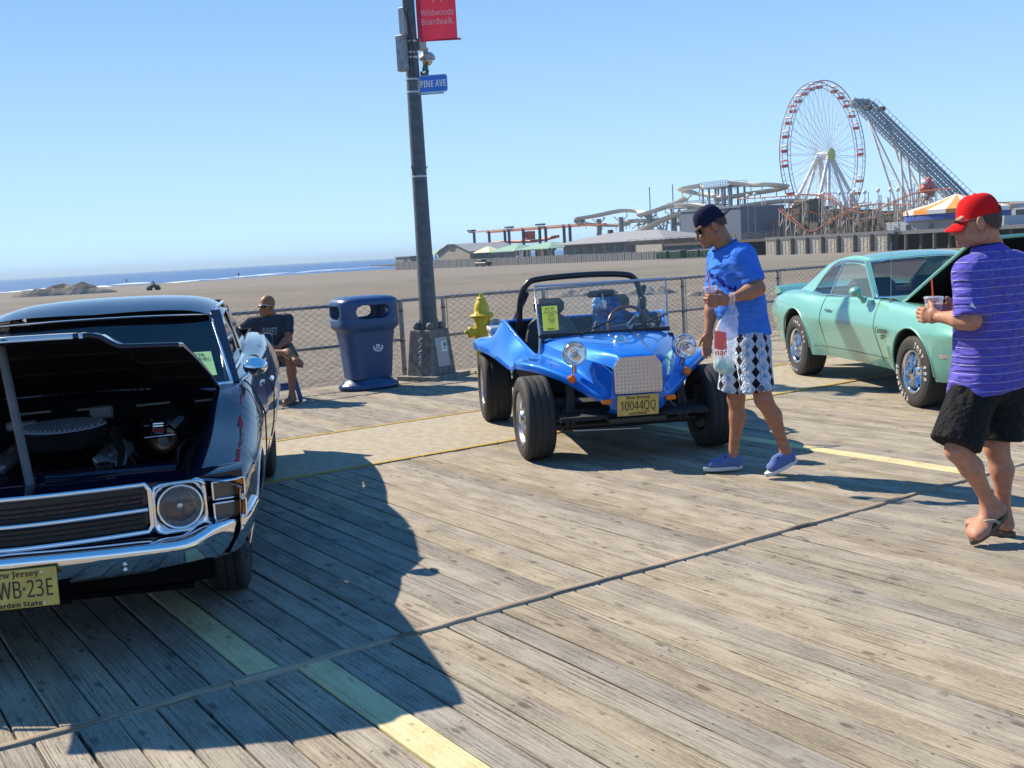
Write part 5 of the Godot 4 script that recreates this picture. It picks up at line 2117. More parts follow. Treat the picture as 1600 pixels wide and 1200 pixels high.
		b.tube(path3([Vector3(s * 0.638, 1.30, -1.44), Vector3(s * 0.638, 1.312, -1.75), Vector3(s * 0.642, 1.29, -2.10), Vector3(s * 0.685, 1.17, -2.31), Vector3(s * 0.76, 0.985, -2.46)], 24), 0.009, 6)
		b.tube(PackedVector3Array([Vector3(s * 0.785, 0.952, -0.92), Vector3(s * 0.785, 0.95, -2.2), Vector3(s * 0.77, 0.972, -2.46)]), 0.008, 6)
		put("window_trim", b, "chrome", o)
		# bullet mirror
		b = B.new()
		b.ell(Vector3(s * 0.955, 1.02, -0.98), Vector3(0.062, 0.052, 0.075), Basis(), 18)
		b.tube(path3([Vector3(s * 0.86, 0.935, -1.0), Vector3(s * 0.885, 0.95, -0.99), Vector3(s * 0.94, 1.0, -0.98)], 8), PackedFloat32Array([0.04, 0.035, 0.028, 0.024, 0.022, 0.022, 0.025, 0.028]), 10)
		put("door_mirror", b, m, o)
	b = B.new()
	b.box(Vector3(1.45, 0.03, 2.2), Vector3(0, 0.40, -1.7))
	b.rbox(Vector3(1.42, 0.2, 0.3), Vector3(0, 0.86, -0.98), 0.06)
	b.box(Vector3(1.30, 0.03, 0.5), Vector3(0, 0.94, -2.72))
	for s in [-1.0, 1.0]:
		b.box(Vector3(0.03, 0.5, 1.9), Vector3(s * 0.75, 0.68, -1.7))
	put("cabin", b, "black", o)
	for s in [-1.0, 1.0]:
		b = B.new()
		b.rbox(Vector3(0.52, 0.62, 0.16), Vector3(s * 0.36, 0.80, -1.85), 0.06, Basis(Vector3.RIGHT, -0.2))
		put("seat", b, "seat_black", o)
	b = B.new()
	b.rbox(Vector3(1.15, 0.45, 0.16), Vector3(0, 0.74, -2.45), 0.06, Basis(Vector3.RIGHT, -0.25))
	put("rear_seat", b, "seat_black", o)
	b = B.new()
	rod(b, Vector3(-0.80, 0.93, -0.55), Vector3(-0.78, 1.50, -0.57), 0.0022, 5)
	b.cyl(0.018, 0.03, T(-0.80, 0.94, -0.55), 10)
	put("aerial", b, "steel", o)
	b = B.new()
	for x in [-0.45, 0.1]:
		rod(b, Vector3(x, 0.975, -0.74), Vector3(x + 0.42, 1.0, -0.80), 0.006, 5)
	put("wipers", b, "dark_metal", o)

# ---------------------------------------------------------------- the beach buggy
func buggy() -> void:
	var o := thing("beach_buggy", "open metallic blue beach buggy with black roll bar beside the man in blue", "buggy", Vector3(0.851, 0, -8.28), 0.1207)
	var m := "buggy_blue"
	var b := B.new()
	for s in [1.0, -1.0]:
		patch(b, [
			[Vector3(0, 0.905, -0.47), Vector3(0.30, 0.90, -0.47), Vector3(0.47, 0.885, -0.47), Vector3(0.545, 0.855, -0.47)],
			[Vector3(0, 0.888, -0.1), Vector3(0.24, 0.884, -0.1), Vector3(0.36, 0.865, -0.1), Vector3(0.44, 0.805, -0.1)],
			[Vector3(0, 0.855, 0.25), Vector3(0.16, 0.85, 0.25), Vector3(0.24, 0.83, 0.25), Vector3(0.30, 0.765, 0.25)],
			[Vector3(0, 0.815, 0.46), Vector3(0.10, 0.812, 0.46), Vector3(0.145, 0.80, 0.46), Vector3(0.185, 0.72, 0.46)],
			[Vector3(0, 0.790, 0.505), Vector3(0.10, 0.788, 0.505), Vector3(0.14, 0.775, 0.505), Vector3(0.180, 0.69, 0.505)]], 16, 20, s)
		# fender from hood edge to lip
		patch(b, [
			[Vector3(0.545, 0.855, -0.47), Vector3(0.565, 0.775, -0.47), Vector3(0.64, 0.742, -0.46), Vector3(0.73, 0.735, -0.44), Vector3(0.772, 0.72, -0.42), Vector3(0.775, 0.665, -0.42)],
			[Vector3(0.455, 0.81, -0.13), Vector3(0.50, 0.745, -0.15), Vector3(0.60, 0.735, -0.19), Vector3(0.715, 0.735, -0.23), Vector3(0.762, 0.72, -0.25), Vector3(0.765, 0.672, -0.25)],
			[Vector3(0.375, 0.785, 0.08), Vector3(0.42, 0.715, 0.06), Vector3(0.50, 0.71, 0.02), Vector3(0.60, 0.715, -0.01), Vector3(0.645, 0.70, -0.03), Vector3(0.645, 0.655, -0.03)],
			[Vector3(0.30, 0.765, 0.25), Vector3(0.345, 0.665, 0.235), Vector3(0.405, 0.655, 0.215), Vector3(0.465, 0.655, 0.20), Vector3(0.495, 0.64, 0.19), Vector3(0.49, 0.60, 0.19)],
			[Vector3(0.225, 0.735, 0.40), Vector3(0.25, 0.60, 0.395), Vector3(0.285, 0.565, 0.385), Vector3(0.32, 0.55, 0.375), Vector3(0.335, 0.535, 0.37), Vector3(0.33, 0.50, 0.37)],
			[Vector3(0.180, 0.69, 0.505), Vector3(0.186, 0.57, 0.505), Vector3(0.195, 0.52, 0.50), Vector3(0.205, 0.49, 0.495), Vector3(0.21, 0.47, 0.49), Vector3(0.205, 0.44, 0.485)]], 26, 30, s)
		# side of the tub and rear fender, lip to rim
		patch(b, [
			[Vector3(0.775, 0.665, -0.42), Vector3(0.772, 0.72, -0.42), Vector3(0.72, 0.735, -0.44), Vector3(0.62, 0.745, -0.45), Vector3(0.56, 0.775, -0.46)],
			[Vector3(0.780, 0.625, -0.56), Vector3(0.778, 0.665, -0.56), Vector3(0.73, 0.69, -0.56), Vector3(0.64, 0.72, -0.56), Vector3(0.565, 0.745, -0.56)],
			[Vector3(0.785, 0.62, -0.75), Vector3(0.782, 0.65, -0.75), Vector3(0.74, 0.69, -0.75), Vector3(0.65, 0.725, -0.75), Vector3(0.58, 0.75, -0.75)],
			[Vector3(0.80, 0.63, -1.05), Vector3(0.795, 0.665, -1.05), Vector3(0.75, 0.73, -1.05), Vector3(0.68, 0.80, -1.05), Vector3(0.64, 0.84, -1.05)],
			[Vector3(0.83, 0.655, -1.4), Vector3(0.825, 0.695, -1.4), Vector3(0.79, 0.78, -1.4), Vector3(0.745, 0.91, -1.4), Vector3(0.722, 0.98, -1.4)],
			[Vector3(0.865, 0.675, -1.62), Vector3(0.862, 0.725, -1.62), Vector3(0.83, 0.80, -1.62), Vector3(0.77, 0.90, -1.62), Vector3(0.735, 0.965, -1.62)],
			[Vector3(0.92, 0.695, -1.85), Vector3(0.918, 0.755, -1.85), Vector3(0.86, 0.80, -1.85), Vector3(0.76, 0.84, -1.85), Vector3(0.69, 0.89, -1.85)],
			[Vector3(0.95, 0.70, -2.12), Vector3(0.948, 0.765, -2.12), Vector3(0.89, 0.795, -2.12), Vector3(0.77, 0.81, -2.12), Vector3(0.66, 0.83, -2.12)],
			[Vector3(0.92, 0.67, -2.42), Vector3(0.915, 0.725, -2.42), Vector3(0.86, 0.755, -2.42), Vector3(0.75, 0.76, -2.42), Vector3(0.64, 0.765, -2.42)],
			[Vector3(0.90, 0.64, -2.46), Vector3(0.895, 0.67, -2.47), Vector3(0.85, 0.69, -2.475), Vector3(0.75, 0.69, -2.48), Vector3(0.64, 0.68, -2.48)]], 22, 44, s)
		# deck behind the seats
		patch(b, [[Vector3(0.735, 0.965, -1.62), Vector3(0.4, 0.97, -1.62), Vector3(0, 0.975, -1.62)], [Vector3(0.69, 0.89, -1.85), Vector3(0.4, 0.93, -1.85), Vector3(0, 0.94, -1.85)], [Vector3(0.66, 0.83, -2.12), Vector3(0.4, 0.86, -2.12), Vector3(0, 0.87, -2.12)], [Vector3(0.64, 0.765, -2.42), Vector3(0.4, 0.78, -2.42), Vector3(0, 0.785, -2.42)]], 10, 12, s)
		# nose below the cover
		patch(b, [[Vector3(0, 0.79, 0.505), Vector3(0.10, 0.788, 0.505), Vector3(0.180, 0.69, 0.505)], [Vector3(0, 0.60, 0.515), Vector3(0.11, 0.60, 0.513), Vector3(0.19, 0.56, 0.505)], [Vector3(0, 0.42, 0.505), Vector3(0.11, 0.42, 0.50), Vector3(0.205, 0.44, 0.485)], [Vector3(0, 0.35, 0.46), Vector3(0.12, 0.36, 0.45), Vector3(0.20, 0.40, 0.44)], [Vector3(0, 0.33, 0.35), Vector3(0.13, 0.34, 0.34), Vector3(0.22, 0.38, 0.33)]], 10, 14, s)
	put("body_shell", b, m, o)
	# the rim of the tub and lip edges, rounded
	b = B.new()
	for s in [1.0, -1.0]:
		b.tube(path3([Vector3(s * 0.545, 0.858, -0.475), Vector3(s * 0.56, 0.775, -0.47), Vector3(s * 0.565, 0.745, -0.56), Vector3(s * 0.58, 0.75, -0.75), Vector3(s * 0.64, 0.84, -1.05), Vector3(s * 0.722, 0.98, -1.4), Vector3(s * 0.735, 0.965, -1.62)], 50), 0.016, 8)
	b.tube(path3([Vector3(0.735, 0.965, -1.62), Vector3(0.4, 0.972, -1.60), Vector3(0, 0.975, -1.60), Vector3(-0.4, 0.972, -1.60), Vector3(-0.735, 0.965, -1.62)], 20), 0.014, 8)
	put("tub_rim", b, m, o)
	b = B.new()
	for s in [1.0, -1.0]:
		patch(b, [[Vector3(0.56, 0.77, -0.46), Vector3(0.56, 0.55, -0.46), Vector3(0.52, 0.36, -0.46)], [Vector3(0.575, 0.745, -0.75), Vector3(0.56, 0.55, -0.75), Vector3(0.52, 0.36, -0.75)], [Vector3(0.635, 0.84, -1.05), Vector3(0.60, 0.6, -1.05), Vector3(0.54, 0.36, -1.05)], [Vector3(0.715, 0.97, -1.4), Vector3(0.66, 0.65, -1.4), Vector3(0.56, 0.36, -1.4)], [Vector3(0.73, 0.96, -1.62), Vector3(0.66, 0.65, -1.62), Vector3(0.56, 0.36, -1.62)]], 8, 14, s)
	b.box(Vector3(1.12, 0.03, 2.1), Vector3(0, 0.345, -0.65))
	b.box(Vector3(1.30, 0.6, 0.02), Vector3(0, 0.66, -1.63))
	b.box(Vector3(1.08, 0.42, 0.02), Vector3(0, 0.66, -0.43))
	put("tub_lining", b, "black_cloth", o)
	b = B.new()
	b.box(Vector3(0.42, 0.03, 0.9), Vector3(0, 0.33, 0.05))
	b.rbox(Vector3(0.9, 0.30, 0.55), Vector3(0, 0.50, -2.25), 0.05)
	put("underframe", b, "black", o)
	# roll bar
	b = B.new()
	var hoop := []
	for p in [[-0.61, 0.62, -1.38], [-0.60, 0.95, -1.33], [-0.585, 1.18, -1.28], [-0.53, 1.30, -1.26], [-0.42, 1.345, -1.25], [0.0, 1.36, -1.25], [0.33, 1.345, -1.25], [0.44, 1.30, -1.26], [0.49, 1.18, -1.28], [0.535, 0.95, -1.33], [0.56, 0.62, -1.38]]:
		hoop.append(Vector3(p[0], p[1], p[2]))
	b.tube(path3(hoop, 70), 0.027, 12)
	put("roll_bar", b, "bar_black", o)
	b = B.new()
	for s in [-1.0, 1.0]:
		b.tube(path3([Vector3(s * 0.53, 1.22, -1.28), Vector3(s * 0.56, 1.08, -1.55), Vector3(s * 0.60, 0.9, -1.88)], 12), 0.024, 10)
	put("roll_bar_brace", b, "bar_black", o)
	b = B.new()
	b.rbox(Vector3(0.06, 0.10, 0.06), Vector3(0.51, 1.09, -1.27), 0.015)
	b.rbox(Vector3(0.05, 0.12, 0.05), Vector3(0.535, 0.96, -1.27), 0.015)
	put("belt_reel", b, "black", o)
	# windscreen
	var c := [Vector3(-0.57, 1.31, -0.53), Vector3(0.525, 1.31, -0.53), Vector3(0.51, 0.905, -0.45), Vector3(-0.555, 0.905, -0.45)]
	b = B.new()
	b.quad(c[0], c[1], c[2], c[3])
	put("windshield", b, "buggy_pane", o)
	b = B.new()
	b.tube(PackedVector3Array([Vector3(-0.572, 0.70, -0.41), c[3], c[0], c[1], c[2], Vector3(0.53, 0.72, -0.41)]), 0.011, 8)
	put("windshield_frame", b, "steel", o)
	b = B.new()
	b.rbox(Vector3(1.09, 0.035, 0.03), Vector3(-0.02, 0.905, -0.447), 0.008)
	put("windshield_seal", b, "black", o)
	for x in [-0.20, 0.20]:
		b = B.new()
		rod(b, Vector3(x - 0.03, 0.915, -0.36), Vector3(x + 0.18, 0.985, -0.435), 0.006, 6)
		b.rbox(Vector3(0.25, 0.012, 0.008), Vector3(x + 0.19, 0.985, -0.44), 0.002, Basis(Vector3.BACK, 0.35))
		b.cyl(0.014, 0.03, T(x - 0.03, 0.905, -0.36), 10)
		put("wiper", b, "dark_metal", o)
	b = B.new()
	b.rbox(Vector3(0.235, 0.058, 0.03), Vector3(-0.005, 1.215, -0.60), 0.02)
	put("rear_view_mirror", b, "black", o)
	b = B.new()
	rod(b, Vector3(0.0, 1.215, -0.585), Vector3(0.0, 1.12, -0.515), 0.008, 6)
	b.rbox(Vector3(0.03, 0.06, 0.02), Vector3(0.0, 1.13, -0.52), 0.005)
	put("mirror_stalk", b, "steel", o)
	# seats
	for x in [-0.33, 0.26]:
		var st := Node3D.new()
		st.name = "seat"
		o.add_child(st, true)
		st.position = Vector3(x, 0, 0)
		b = B.new()
		var rows := []
		for i in 15:
			var f := i / 14.0
			var row := PackedVector3Array()
			var hw := curve([Vector2(0, 0.20), Vector2(0.25, 0.245), Vector2(0.6, 0.24), Vector2(0.85, 0.20), Vector2(0.97, 0.13), Vector2(1, 0.09)], f)
			for k in 24:
				var p := squircle(hw, 0.075 - 0.02 * f, k, 24, 3.0)
				var bolster := 0.035 * pow(absf(p.x) / hw, 3.0) * (1.0 if p.y > 0 else 0.0)
				row.append(Vector3(p.x, lerpf(0.42, 1.03, f), -1.15 - 0.16 * f + p.y + bolster))
			rows.append(row)
		b.grid(rows, true)
		b.fan(rows[14], true)
		put("backrest", b, "seat_black", st)
		b = B.new()
		b.rbox(Vector3(0.27, 0.14, 0.09), Vector3(0, 1.10, -1.31), 0.04)
		put("headrest", b, "seat_black", st)
		b = B.new()
		b.rbox(Vector3(0.48, 0.16, 0.5), Vector3(0, 0.47, -0.95), 0.06)
		put("cushion", b, "seat_black", st)
		b = B.new()
		b.rbox(Vector3(0.22, 0.40, 0.03), Vector3(0, 0.74, -1.135), 0.012, Basis(Vector3.RIGHT, -0.25))
		put("seat_panel", b, "seat_grey", st)
	b = B.new()
	var wh := PackedVector3Array()
	var wt := Transform3D(Basis(Vector3.RIGHT, -0.5), Vector3(0.255, 0.93, -0.74))
	for k in 36:
		var t := TAU * k / 36
		wh.append(wt * Vector3(cos(t) * 0.175, sin(t) * 0.175, 0))
	b.tube(wh, 0.014, 8, true)
	var sw := put("steering_wheel", b, "walnut", o)
	b = B.new()
	for a in [0.0, PI, -PI / 2]:
		bar(b, wt * Vector3(0, 0, 0.02), wt * Vector3(cos(a) * 0.17, sin(a) * 0.17, 0), 0.022, 0.004)
	b.cyl(0.03, 0.03, Transform3D(wt.basis * Basis(Vector3.RIGHT, PI / 2), wt.origin), 14, 0.006)
	rod(b, wt * Vector3(0, 0, 0.02), wt * Vector3(0, -0.05, 0.30), 0.018, 8)
	put("wheel_spokes", b, "steel", sw)
	# lamps, caps, cover, plate
	for s in [-1.0, 1.0]:
		b = B.new()
		b.lathe([Vector2(0.0001, -0.115), Vector2(0.04, -0.108), Vector2(0.072, -0.08), Vector2(0.089, -0.03), Vector2(0.094, 0.015), Vector2(0.09, 0.03)], 28, T(s * 0.42, 0.825, 0.31, Basis(Vector3.RIGHT, PI / 2)))
		b.tube(PackedVector3Array([Vector3(s * 0.42, 0.75, 0.28), Vector3(s * 0.41, 0.68, 0.24)]), 0.02, 10)
		put("headlight_bucket", b, "chrome", o)
		head_lamp(o, Vector3(s * 0.42, 0.825, 0.31), 0.080, 0.0, "chrome")
		b = B.new()
		b.rbox(Vector3(0.055, 0.06, 0.05), Vector3(s * 0.44, 0.635, 0.285), 0.012, Basis(Vector3.UP, s * 0.3) * Basis(Vector3.BACK, -s * 0.5))
		put("turn_signal", b, "amber", o)
		b = B.new()
		b.rbox(Vector3(0.075, 0.035, 0.02), Vector3(s * 0.24 + 0.01, 0.475, 0.50), 0.006)
		put("nose_marker", b, "amber", o)
	b = B.new()
	b.prism(PackedVector2Array([Vector2(-0.165, 0.530), Vector2(0.165, 0.530), Vector2(0.178, 0.545), Vector2(0.178, 0.735), Vector2(0.13, 0.795), Vector2(-0.13, 0.795), Vector2(-0.178, 0.735), Vector2(-0.178, 0.545)]), 0.012, T(0.005, 0.0, 0.53))
	put("nose_cover", b, "diamond_plate", o)
	b = B.new()
	for q in [[-0.15, 0.555], [0.16, 0.555], [-0.15, 0.72], [0.16, 0.72]]:
		b.ell(Vector3(q[0], q[1], 0.537), Vector3(0.009, 0.009, 0.005), Basis(), 8)
	stuff(put("cover_screws", b, "chrome", o))
	plate(o, T(-0.01, 0.443, 0.545, Basis(Vector3.RIGHT, 0.12)), "10044QQ", "New Jersey", "HISTORIC", 1.04)
	b = B.new()
	b.lathe([Vector2(0.06, 0.0), Vector2(0.06, 0.012), Vector2(0.045, 0.016), Vector2(0.042, 0.04), Vector2(0.03, 0.05), Vector2(0.0001, 0.052)], 20, T(-0.02, 0.868, 0.08))
	put("fuel_cap", b, "chrome", o)
	b = B.new()
	for s in [1.0]:
		b.tube(path3([Vector3(s * 0.20, 0.905, -0.42), Vector3(s * 0.17, 0.893, -0.1), Vector3(s * 0.14, 0.862, 0.2), Vector3(s * 0.125, 0.822, 0.42)], 14), 0.004, 5)
	put("hood_seam", b, "black", o)
	b = B.new()
	b.rbox(Vector3(0.30, 0.05, 0.34), Vector3(-0.66, 0.875, -2.05), 0.01)
	b.rbox(Vector3(0.28, 0.12, 0.30), Vector3(-0.66, 0.81, -2.05), 0.01)
	put("tread_plate_box", b, "diamond_plate", o)
	# front axle: two beam tubes, towers, shock absorbers
	b = B.new()
	for y in [0.36, 0.25]:
		rod(b, Vector3(-0.5, y, 0.10), Vector3(0.5, y, 0.10), 0.03, 12)
	for s in [-1.0, 1.0]:
		b.rbox(Vector3(0.05, 0.34, 0.07), Vector3(s * 0.42, 0.40, 0.10), 0.01)
		b.rbox(Vector3(0.05, 0.05, 0.20), Vector3(s * 0.53, 0.36, 0.02), 0.01)
		b.rbox(Vector3(0.05, 0.05, 0.20), Vector3(s * 0.53, 0.25, 0.02), 0.01)
		b.rbox(Vector3(0.08, 0.24, 0.06), Vector3(s * 0.60, 0.31, -0.03), 0.015)
	put("axle_beam", b, "black", o)
	for s in [-1.0, 1.0]:
		b = B.new()
		rod(b, Vector3(s * 0.47, 0.26, 0.13), Vector3(s * 0.43, 0.60, 0.10), 0.026, 10)
		put("shock_absorber", b, "dark_metal", o)
	b = B.new()
	rod(b, Vector3(-0.42, 0.22, 0.14), Vector3(0.10, 0.205, 0.16), 0.012, 8)
	rod(b, Vector3(0.42, 0.30, 0.16), Vector3(0.30, 0.42, 0.25), 0.012, 8)
	put("steering_rod", b, "steel", o)
	b = B.new()
	for s in [-1.0, 1.0]:
		rod(b, Vector3(s * 0.35, 0.36, -2.05), Vector3(s * 0.75, 0.345, -2.05), 0.045, 10)
	b.rbox(Vector3(0.6, 0.3, 0.5), Vector3(0, 0.42, -2.2), 0.06)
	put("rear_axle", b, "black", o)
	for s in [-1.0, 1.0]:
		wheel(o, Vector3(s * 0.70, 0.322, 0), s, 0.322, 0.235, 0.195, "mag", 0.06)
		wheel(o, Vector3(s * 0.775, 0.335, -2.05), s, 0.335, 0.27, 0.195, "mag")
	paper("lime yellow notice sheet taped inside the left corner of the buggy windshield", o.transform * T(-0.455, 1.045, -0.502, Basis(Vector3.RIGHT, -0.19)), 0.128, 0.20, "lime_sheet", ["#209", "- Amethy", "- VW", "- Bug", "- FF", ""], 0.028)
	# a blue top tied round the driver's seat
	b = B.new()
	var rows := []
	var f2 := FastNoiseLite.new()
	f2.frequency = 4.0
	for i in 16:
		var f := i / 15.0
		var row := PackedVector3Array()
		for k in 22:
			var u := k / 21.0 * 2 - 1
			var fold := f2.get_noise_2d(u * 1.2 + f, f * 0.6) * 0.03
			row.append(Vector3(0.20 + u * lerpf(0.13, 0.20, f), lerpf(1.16, 0.62, f), -1.235 + 0.16 * f - 0.05 * u * u + fold - 0.03))
		rows.append(row)
	b.grid(rows)
	var jk := thing("draped_top", "blue cloth top hung over the driver seat of the beach buggy", "clothing", o.position, o.rotation.y)
	put("cloth", b, "denim", jk)
	mk("pale_blue_cloth", lin(0.30, 0.50, 0.70), 0.85)
	b = B.new()
	for i in 9:
		b.ell(Vector3(0.09 + 0.035 * cos(i * 2.1), 1.105 + 0.035 * sin(i * 1.7), -1.185 + 0.012 * sin(i * 3.0)), Vector3(0.045, 0.028, 0.024), Basis(Vector3.BACK, i * 0.9), 10)
	put("knotted_bandana", b, "pale_blue_cloth", jk)
# ---------------------------------------------------------------- people: distance fields meshed with surface nets
class Field:
	var lo: Vector3
	var h: float
	var nx: int
	var ny: int
	var nz: int
	var k: float
	var a := PackedFloat32Array()
	var cuts := []

	func _init(from: Vector3, to: Vector3, cell: float, blend: float) -> void:
		lo = from
		h = cell
		k = blend
		nx = int((to.x - from.x) / cell) + 2
		ny = int((to.y - from.y) / cell) + 2
		nz = int((to.z - from.z) / cell) + 2
		a.resize(nx * ny * nz)

	# a tapered limb from p to q; ra, rb: half widths (along side, along front); end caps may be cut flat
	func limb(p: Vector3, q: Vector3, ra: Vector2, rb: Vector2, side := Vector3.RIGHT, flat_p := false, flat_q := false) -> void:
		var dir := q - p
		var ln := maxf(dir.length(), 1e-5)
		dir /= ln
		side = (side - dir * side.dot(dir)).normalized()
		var front := side.cross(dir)
		var m := maxf(maxf(ra.x, ra.y), maxf(rb.x, rb.y)) + k * 4.0 + h
		var b0 := p.min(q) - Vector3.ONE * m
		var b1 := p.max(q) + Vector3.ONE * m
		var x0 := maxi(0, int((b0.x - lo.x) / h))
		var y0 := maxi(0, int((b0.y - lo.y) / h))
		var z0 := maxi(0, int((b0.z - lo.z) / h))
		var x1 := mini(nx - 1, int((b1.x - lo.x) / h) + 1)
		var y1 := mini(ny - 1, int((b1.y - lo.y) / h) + 1)
		var z1 := mini(nz - 1, int((b1.z - lo.z) / h) + 1)
		for z in range(z0, z1 + 1):
			for y in range(y0, y1 + 1):
				var i := (z * ny + y) * nx
				for x in range(x0, x1 + 1):
					var r := lo + Vector3(x, y, z) * h - p
					var s := r.dot(dir)
					var t := clampf(s / ln, 0.0, 1.0)
					var w := ra.lerp(rb, t)
					var mn := minf(w.x, w.y)
					var e := s - t * ln
					var u := r.dot(side) / w.x
					var v := r.dot(front) / w.y
					var d: float
					if (flat_p and s < 0.0) or (flat_q and s > ln):
						d = maxf((sqrt(u * u + v * v) - 1.0) * mn, absf(e))
					else:
						e /= mn
						d = (sqrt(u * u + v * v + e * e) - 1.0) * mn
					if d < k * 4.0:
						a[i + x] += exp(-d / k)

	func ball(c: Vector3, r: Vector3, bs := Basis()) -> void:
		var m := maxf(r.x, maxf(r.y, r.z)) + k * 4.0 + h
		var mn := minf(r.x, minf(r.y, r.z))
		var inv := bs.transposed()
		for z in range(maxi(0, int((c.z - m - lo.z) / h)), mini(nz - 1, int((c.z + m - lo.z) / h) + 1) + 1):
			for y in range(maxi(0, int((c.y - m - lo.y) / h)), mini(ny - 1, int((c.y + m - lo.y) / h) + 1) + 1):
				var i := (z * ny + y) * nx
				for x in range(maxi(0, int((c.x - m - lo.x) / h)), mini(nx - 1, int((c.x + m - lo.x) / h) + 1) + 1):
					var q := inv * (lo + Vector3(x, y, z) * h - c)
					var e := q / r
					var k0 := e.length()
					var k1 := maxf((e / r).length(), 1e-6)
					var d := k0 * (k0 - 1.0) / k1 if k0 > 0.05 else -mn
					if d < k * 4.0:
						a[i + x] += exp(-d / k)

	func cut(at: Vector3, nrm: Vector3) -> void:
		cuts.append([at, nrm.normalized()])

	func add_to(b: B, uvf = null) -> void:
		var n := a.size()
		for i in n:
			a[i] = -k * log(a[i]) if a[i] > 1e-9 else 0.08
		for c in cuts:
			var at: Vector3 = c[0]
			var nn: Vector3 = c[1]
			for z in nz:
				for y in ny:
					var i := (z * ny + y) * nx
					for x in nx:
						var d := (lo + Vector3(x, y, z) * h - at).dot(nn)
						if d > a[i + x]:
							a[i + x] = d
		var sx := 1
		var sy := nx
		var sz := nx * ny
		var off := [0, sx, sy, sx + sy, sz, sx + sz, sy + sz, sx + sy + sz]
		var edges := [[0, 1], [2, 3], [4, 5], [6, 7], [0, 2], [1, 3], [4, 6], [5, 7], [0, 4], [1, 5], [2, 6], [3, 7]]
		var where := PackedInt32Array()
		where.resize(n)
		where.fill(-1)
		var start := b.v.size()
		for z in nz - 1:
			for y in ny - 1:
				var row := (z * ny + y) * nx
				for x in nx - 1:
					var i := row + x
					var first := a[i] < 0.0
					if (a[i + 1] < 0.0) == first and (a[i + sy] < 0.0) == first and (a[i + sz] < 0.0) == first and (a[i + sx + sy] < 0.0) == first and (a[i + sx + sz] < 0.0) == first and (a[i + sy + sz] < 0.0) == first and (a[i + sx + sy + sz] < 0.0) == first:
						continue
					var sum := Vector3.ZERO
					var cnt := 0
					for e in edges:
						var p: int = e[0]
						var q: int = e[1]
						var fa: float = a[i + off[p]]
						var fb: float = a[i + off[q]]
						if (fa < 0.0) != (fb < 0.0):
							var t := fa / (fa - fb)
							var pa := Vector3(p & 1, (p >> 1) & 1, p >> 2)
							var pb := Vector3(q & 1, (q >> 1) & 1, q >> 2)
							sum += pa.lerp(pb, t)
							cnt += 1
					var f := sum / cnt
					var g := Vector3(a[i + 1] - a[i] + a[i + sx + sy + sz] - a[i + sy + sz], a[i + sy] - a[i] + a[i + sx + sy + sz] - a[i + sx + sz], a[i + sz] - a[i] + a[i + sx + sy + sz] - a[i + sx + sy])
					var w := lo + (Vector3(x, y, z) + f) * h
					where[i] = b.pt(w, g.normalized() if g.length_squared() > 1e-14 else Vector3.UP, uvf.call(w) if uvf != null else Vector2.ZERO)
		for z in range(1, nz - 1):
			for y in range(1, ny - 1):
				var row := (z * ny + y) * nx
				for x in range(1, nx - 1):
					var i := row + x
					var s := a[i] < 0.0
					if (a[i + sx] < 0.0) != s:
						quad_ix(b, where[i - sy - sz], where[i - sz], where[i], where[i - sy], s)
					if (a[i + sy] < 0.0) != s:
						quad_ix(b, where[i - sx - sz], where[i - sx], where[i], where[i - sz], s)
					if (a[i + sz] < 0.0) != s:
						quad_ix(b, where[i - sx - sy], where[i - sy], where[i], where[i - sx], s)

	func quad_ix(b: B, p: int, q: int, r: int, s: int, flip: bool) -> void:
		if p < 0 or q < 0 or r < 0 or s < 0:
			return
		if flip:
			b.ix.append_array(PackedInt32Array([p, r, q, p, s, r]))
		else:
			b.ix.append_array(PackedInt32Array([p, q, r, p, r, s]))

func v2(r: float, f := 1.0) -> Vector2:
	return Vector2(r, r * f)

func head_shape(b: B, at: Transform3D, neck: Vector3, wide := 1.0) -> void:
	var F := Field.new(Vector3(-0.105, -0.235, -0.13), Vector3(0.105, 0.14, 0.145), 0.0036, 0.0042)
	F.ball(Vector3(0, 0.035, -0.012), Vector3(0.076 * wide, 0.088, 0.094))
	F.ball(Vector3(0, 0.02, 0.03), Vector3(0.066 * wide, 0.07, 0.06))
	F.ball(Vector3(0, -0.035, 0.028), Vector3(0.059 * wide, 0.075, 0.055))
	F.ball(Vector3(0, -0.078, 0.030), Vector3(0.045 * wide, 0.036, 0.046))
	F.ball(Vector3(0, -0.104, 0.067), Vector3(0.021, 0.015, 0.018))
	for s in [-1.0, 1.0]:
		F.ball(Vector3(s * 0.045, -0.03, 0.055), Vector3(0.024, 0.024, 0.02))
		F.ball(Vector3(s * 0.050 * wide, -0.075, 0.005), Vector3(0.018, 0.03, 0.035))
		F.ball(Vector3(s * 0.079 * wide, -0.012, -0.008), Vector3(0.010, 0.033, 0.020), Basis(Vector3.UP, s * 0.35))
		F.limb(Vector3(s * 0.012, 0.026, 0.084), Vector3(s * 0.048, 0.028, 0.066), v2(0.012), v2(0.012))
		F.ball(Vector3(s * 0.013, -0.038, 0.094), Vector3(0.010, 0.009, 0.012))
	F.limb(Vector3(0, 0.016, 0.090), Vector3(0, -0.034, 0.120), v2(0.0085), v2(0.012))
	F.limb(Vector3(-0.016, -0.062, 0.083), Vector3(0.016, -0.062, 0.083), v2(0.0075), v2(0.0075))
	F.limb(Vector3(-0.013, -0.075, 0.080), Vector3(0.013, -0.075, 0.080), v2(0.008), v2(0.008))
	var nk := at.affine_inverse() * neck
	F.limb(Vector3(0, -0.05, -0.022), nk, Vector2(0.054, 0.060), Vector2(0.060, 0.066))
	var old := b.xf
	b.xf = old * at
	F.add_to(b)
	b.xf = old

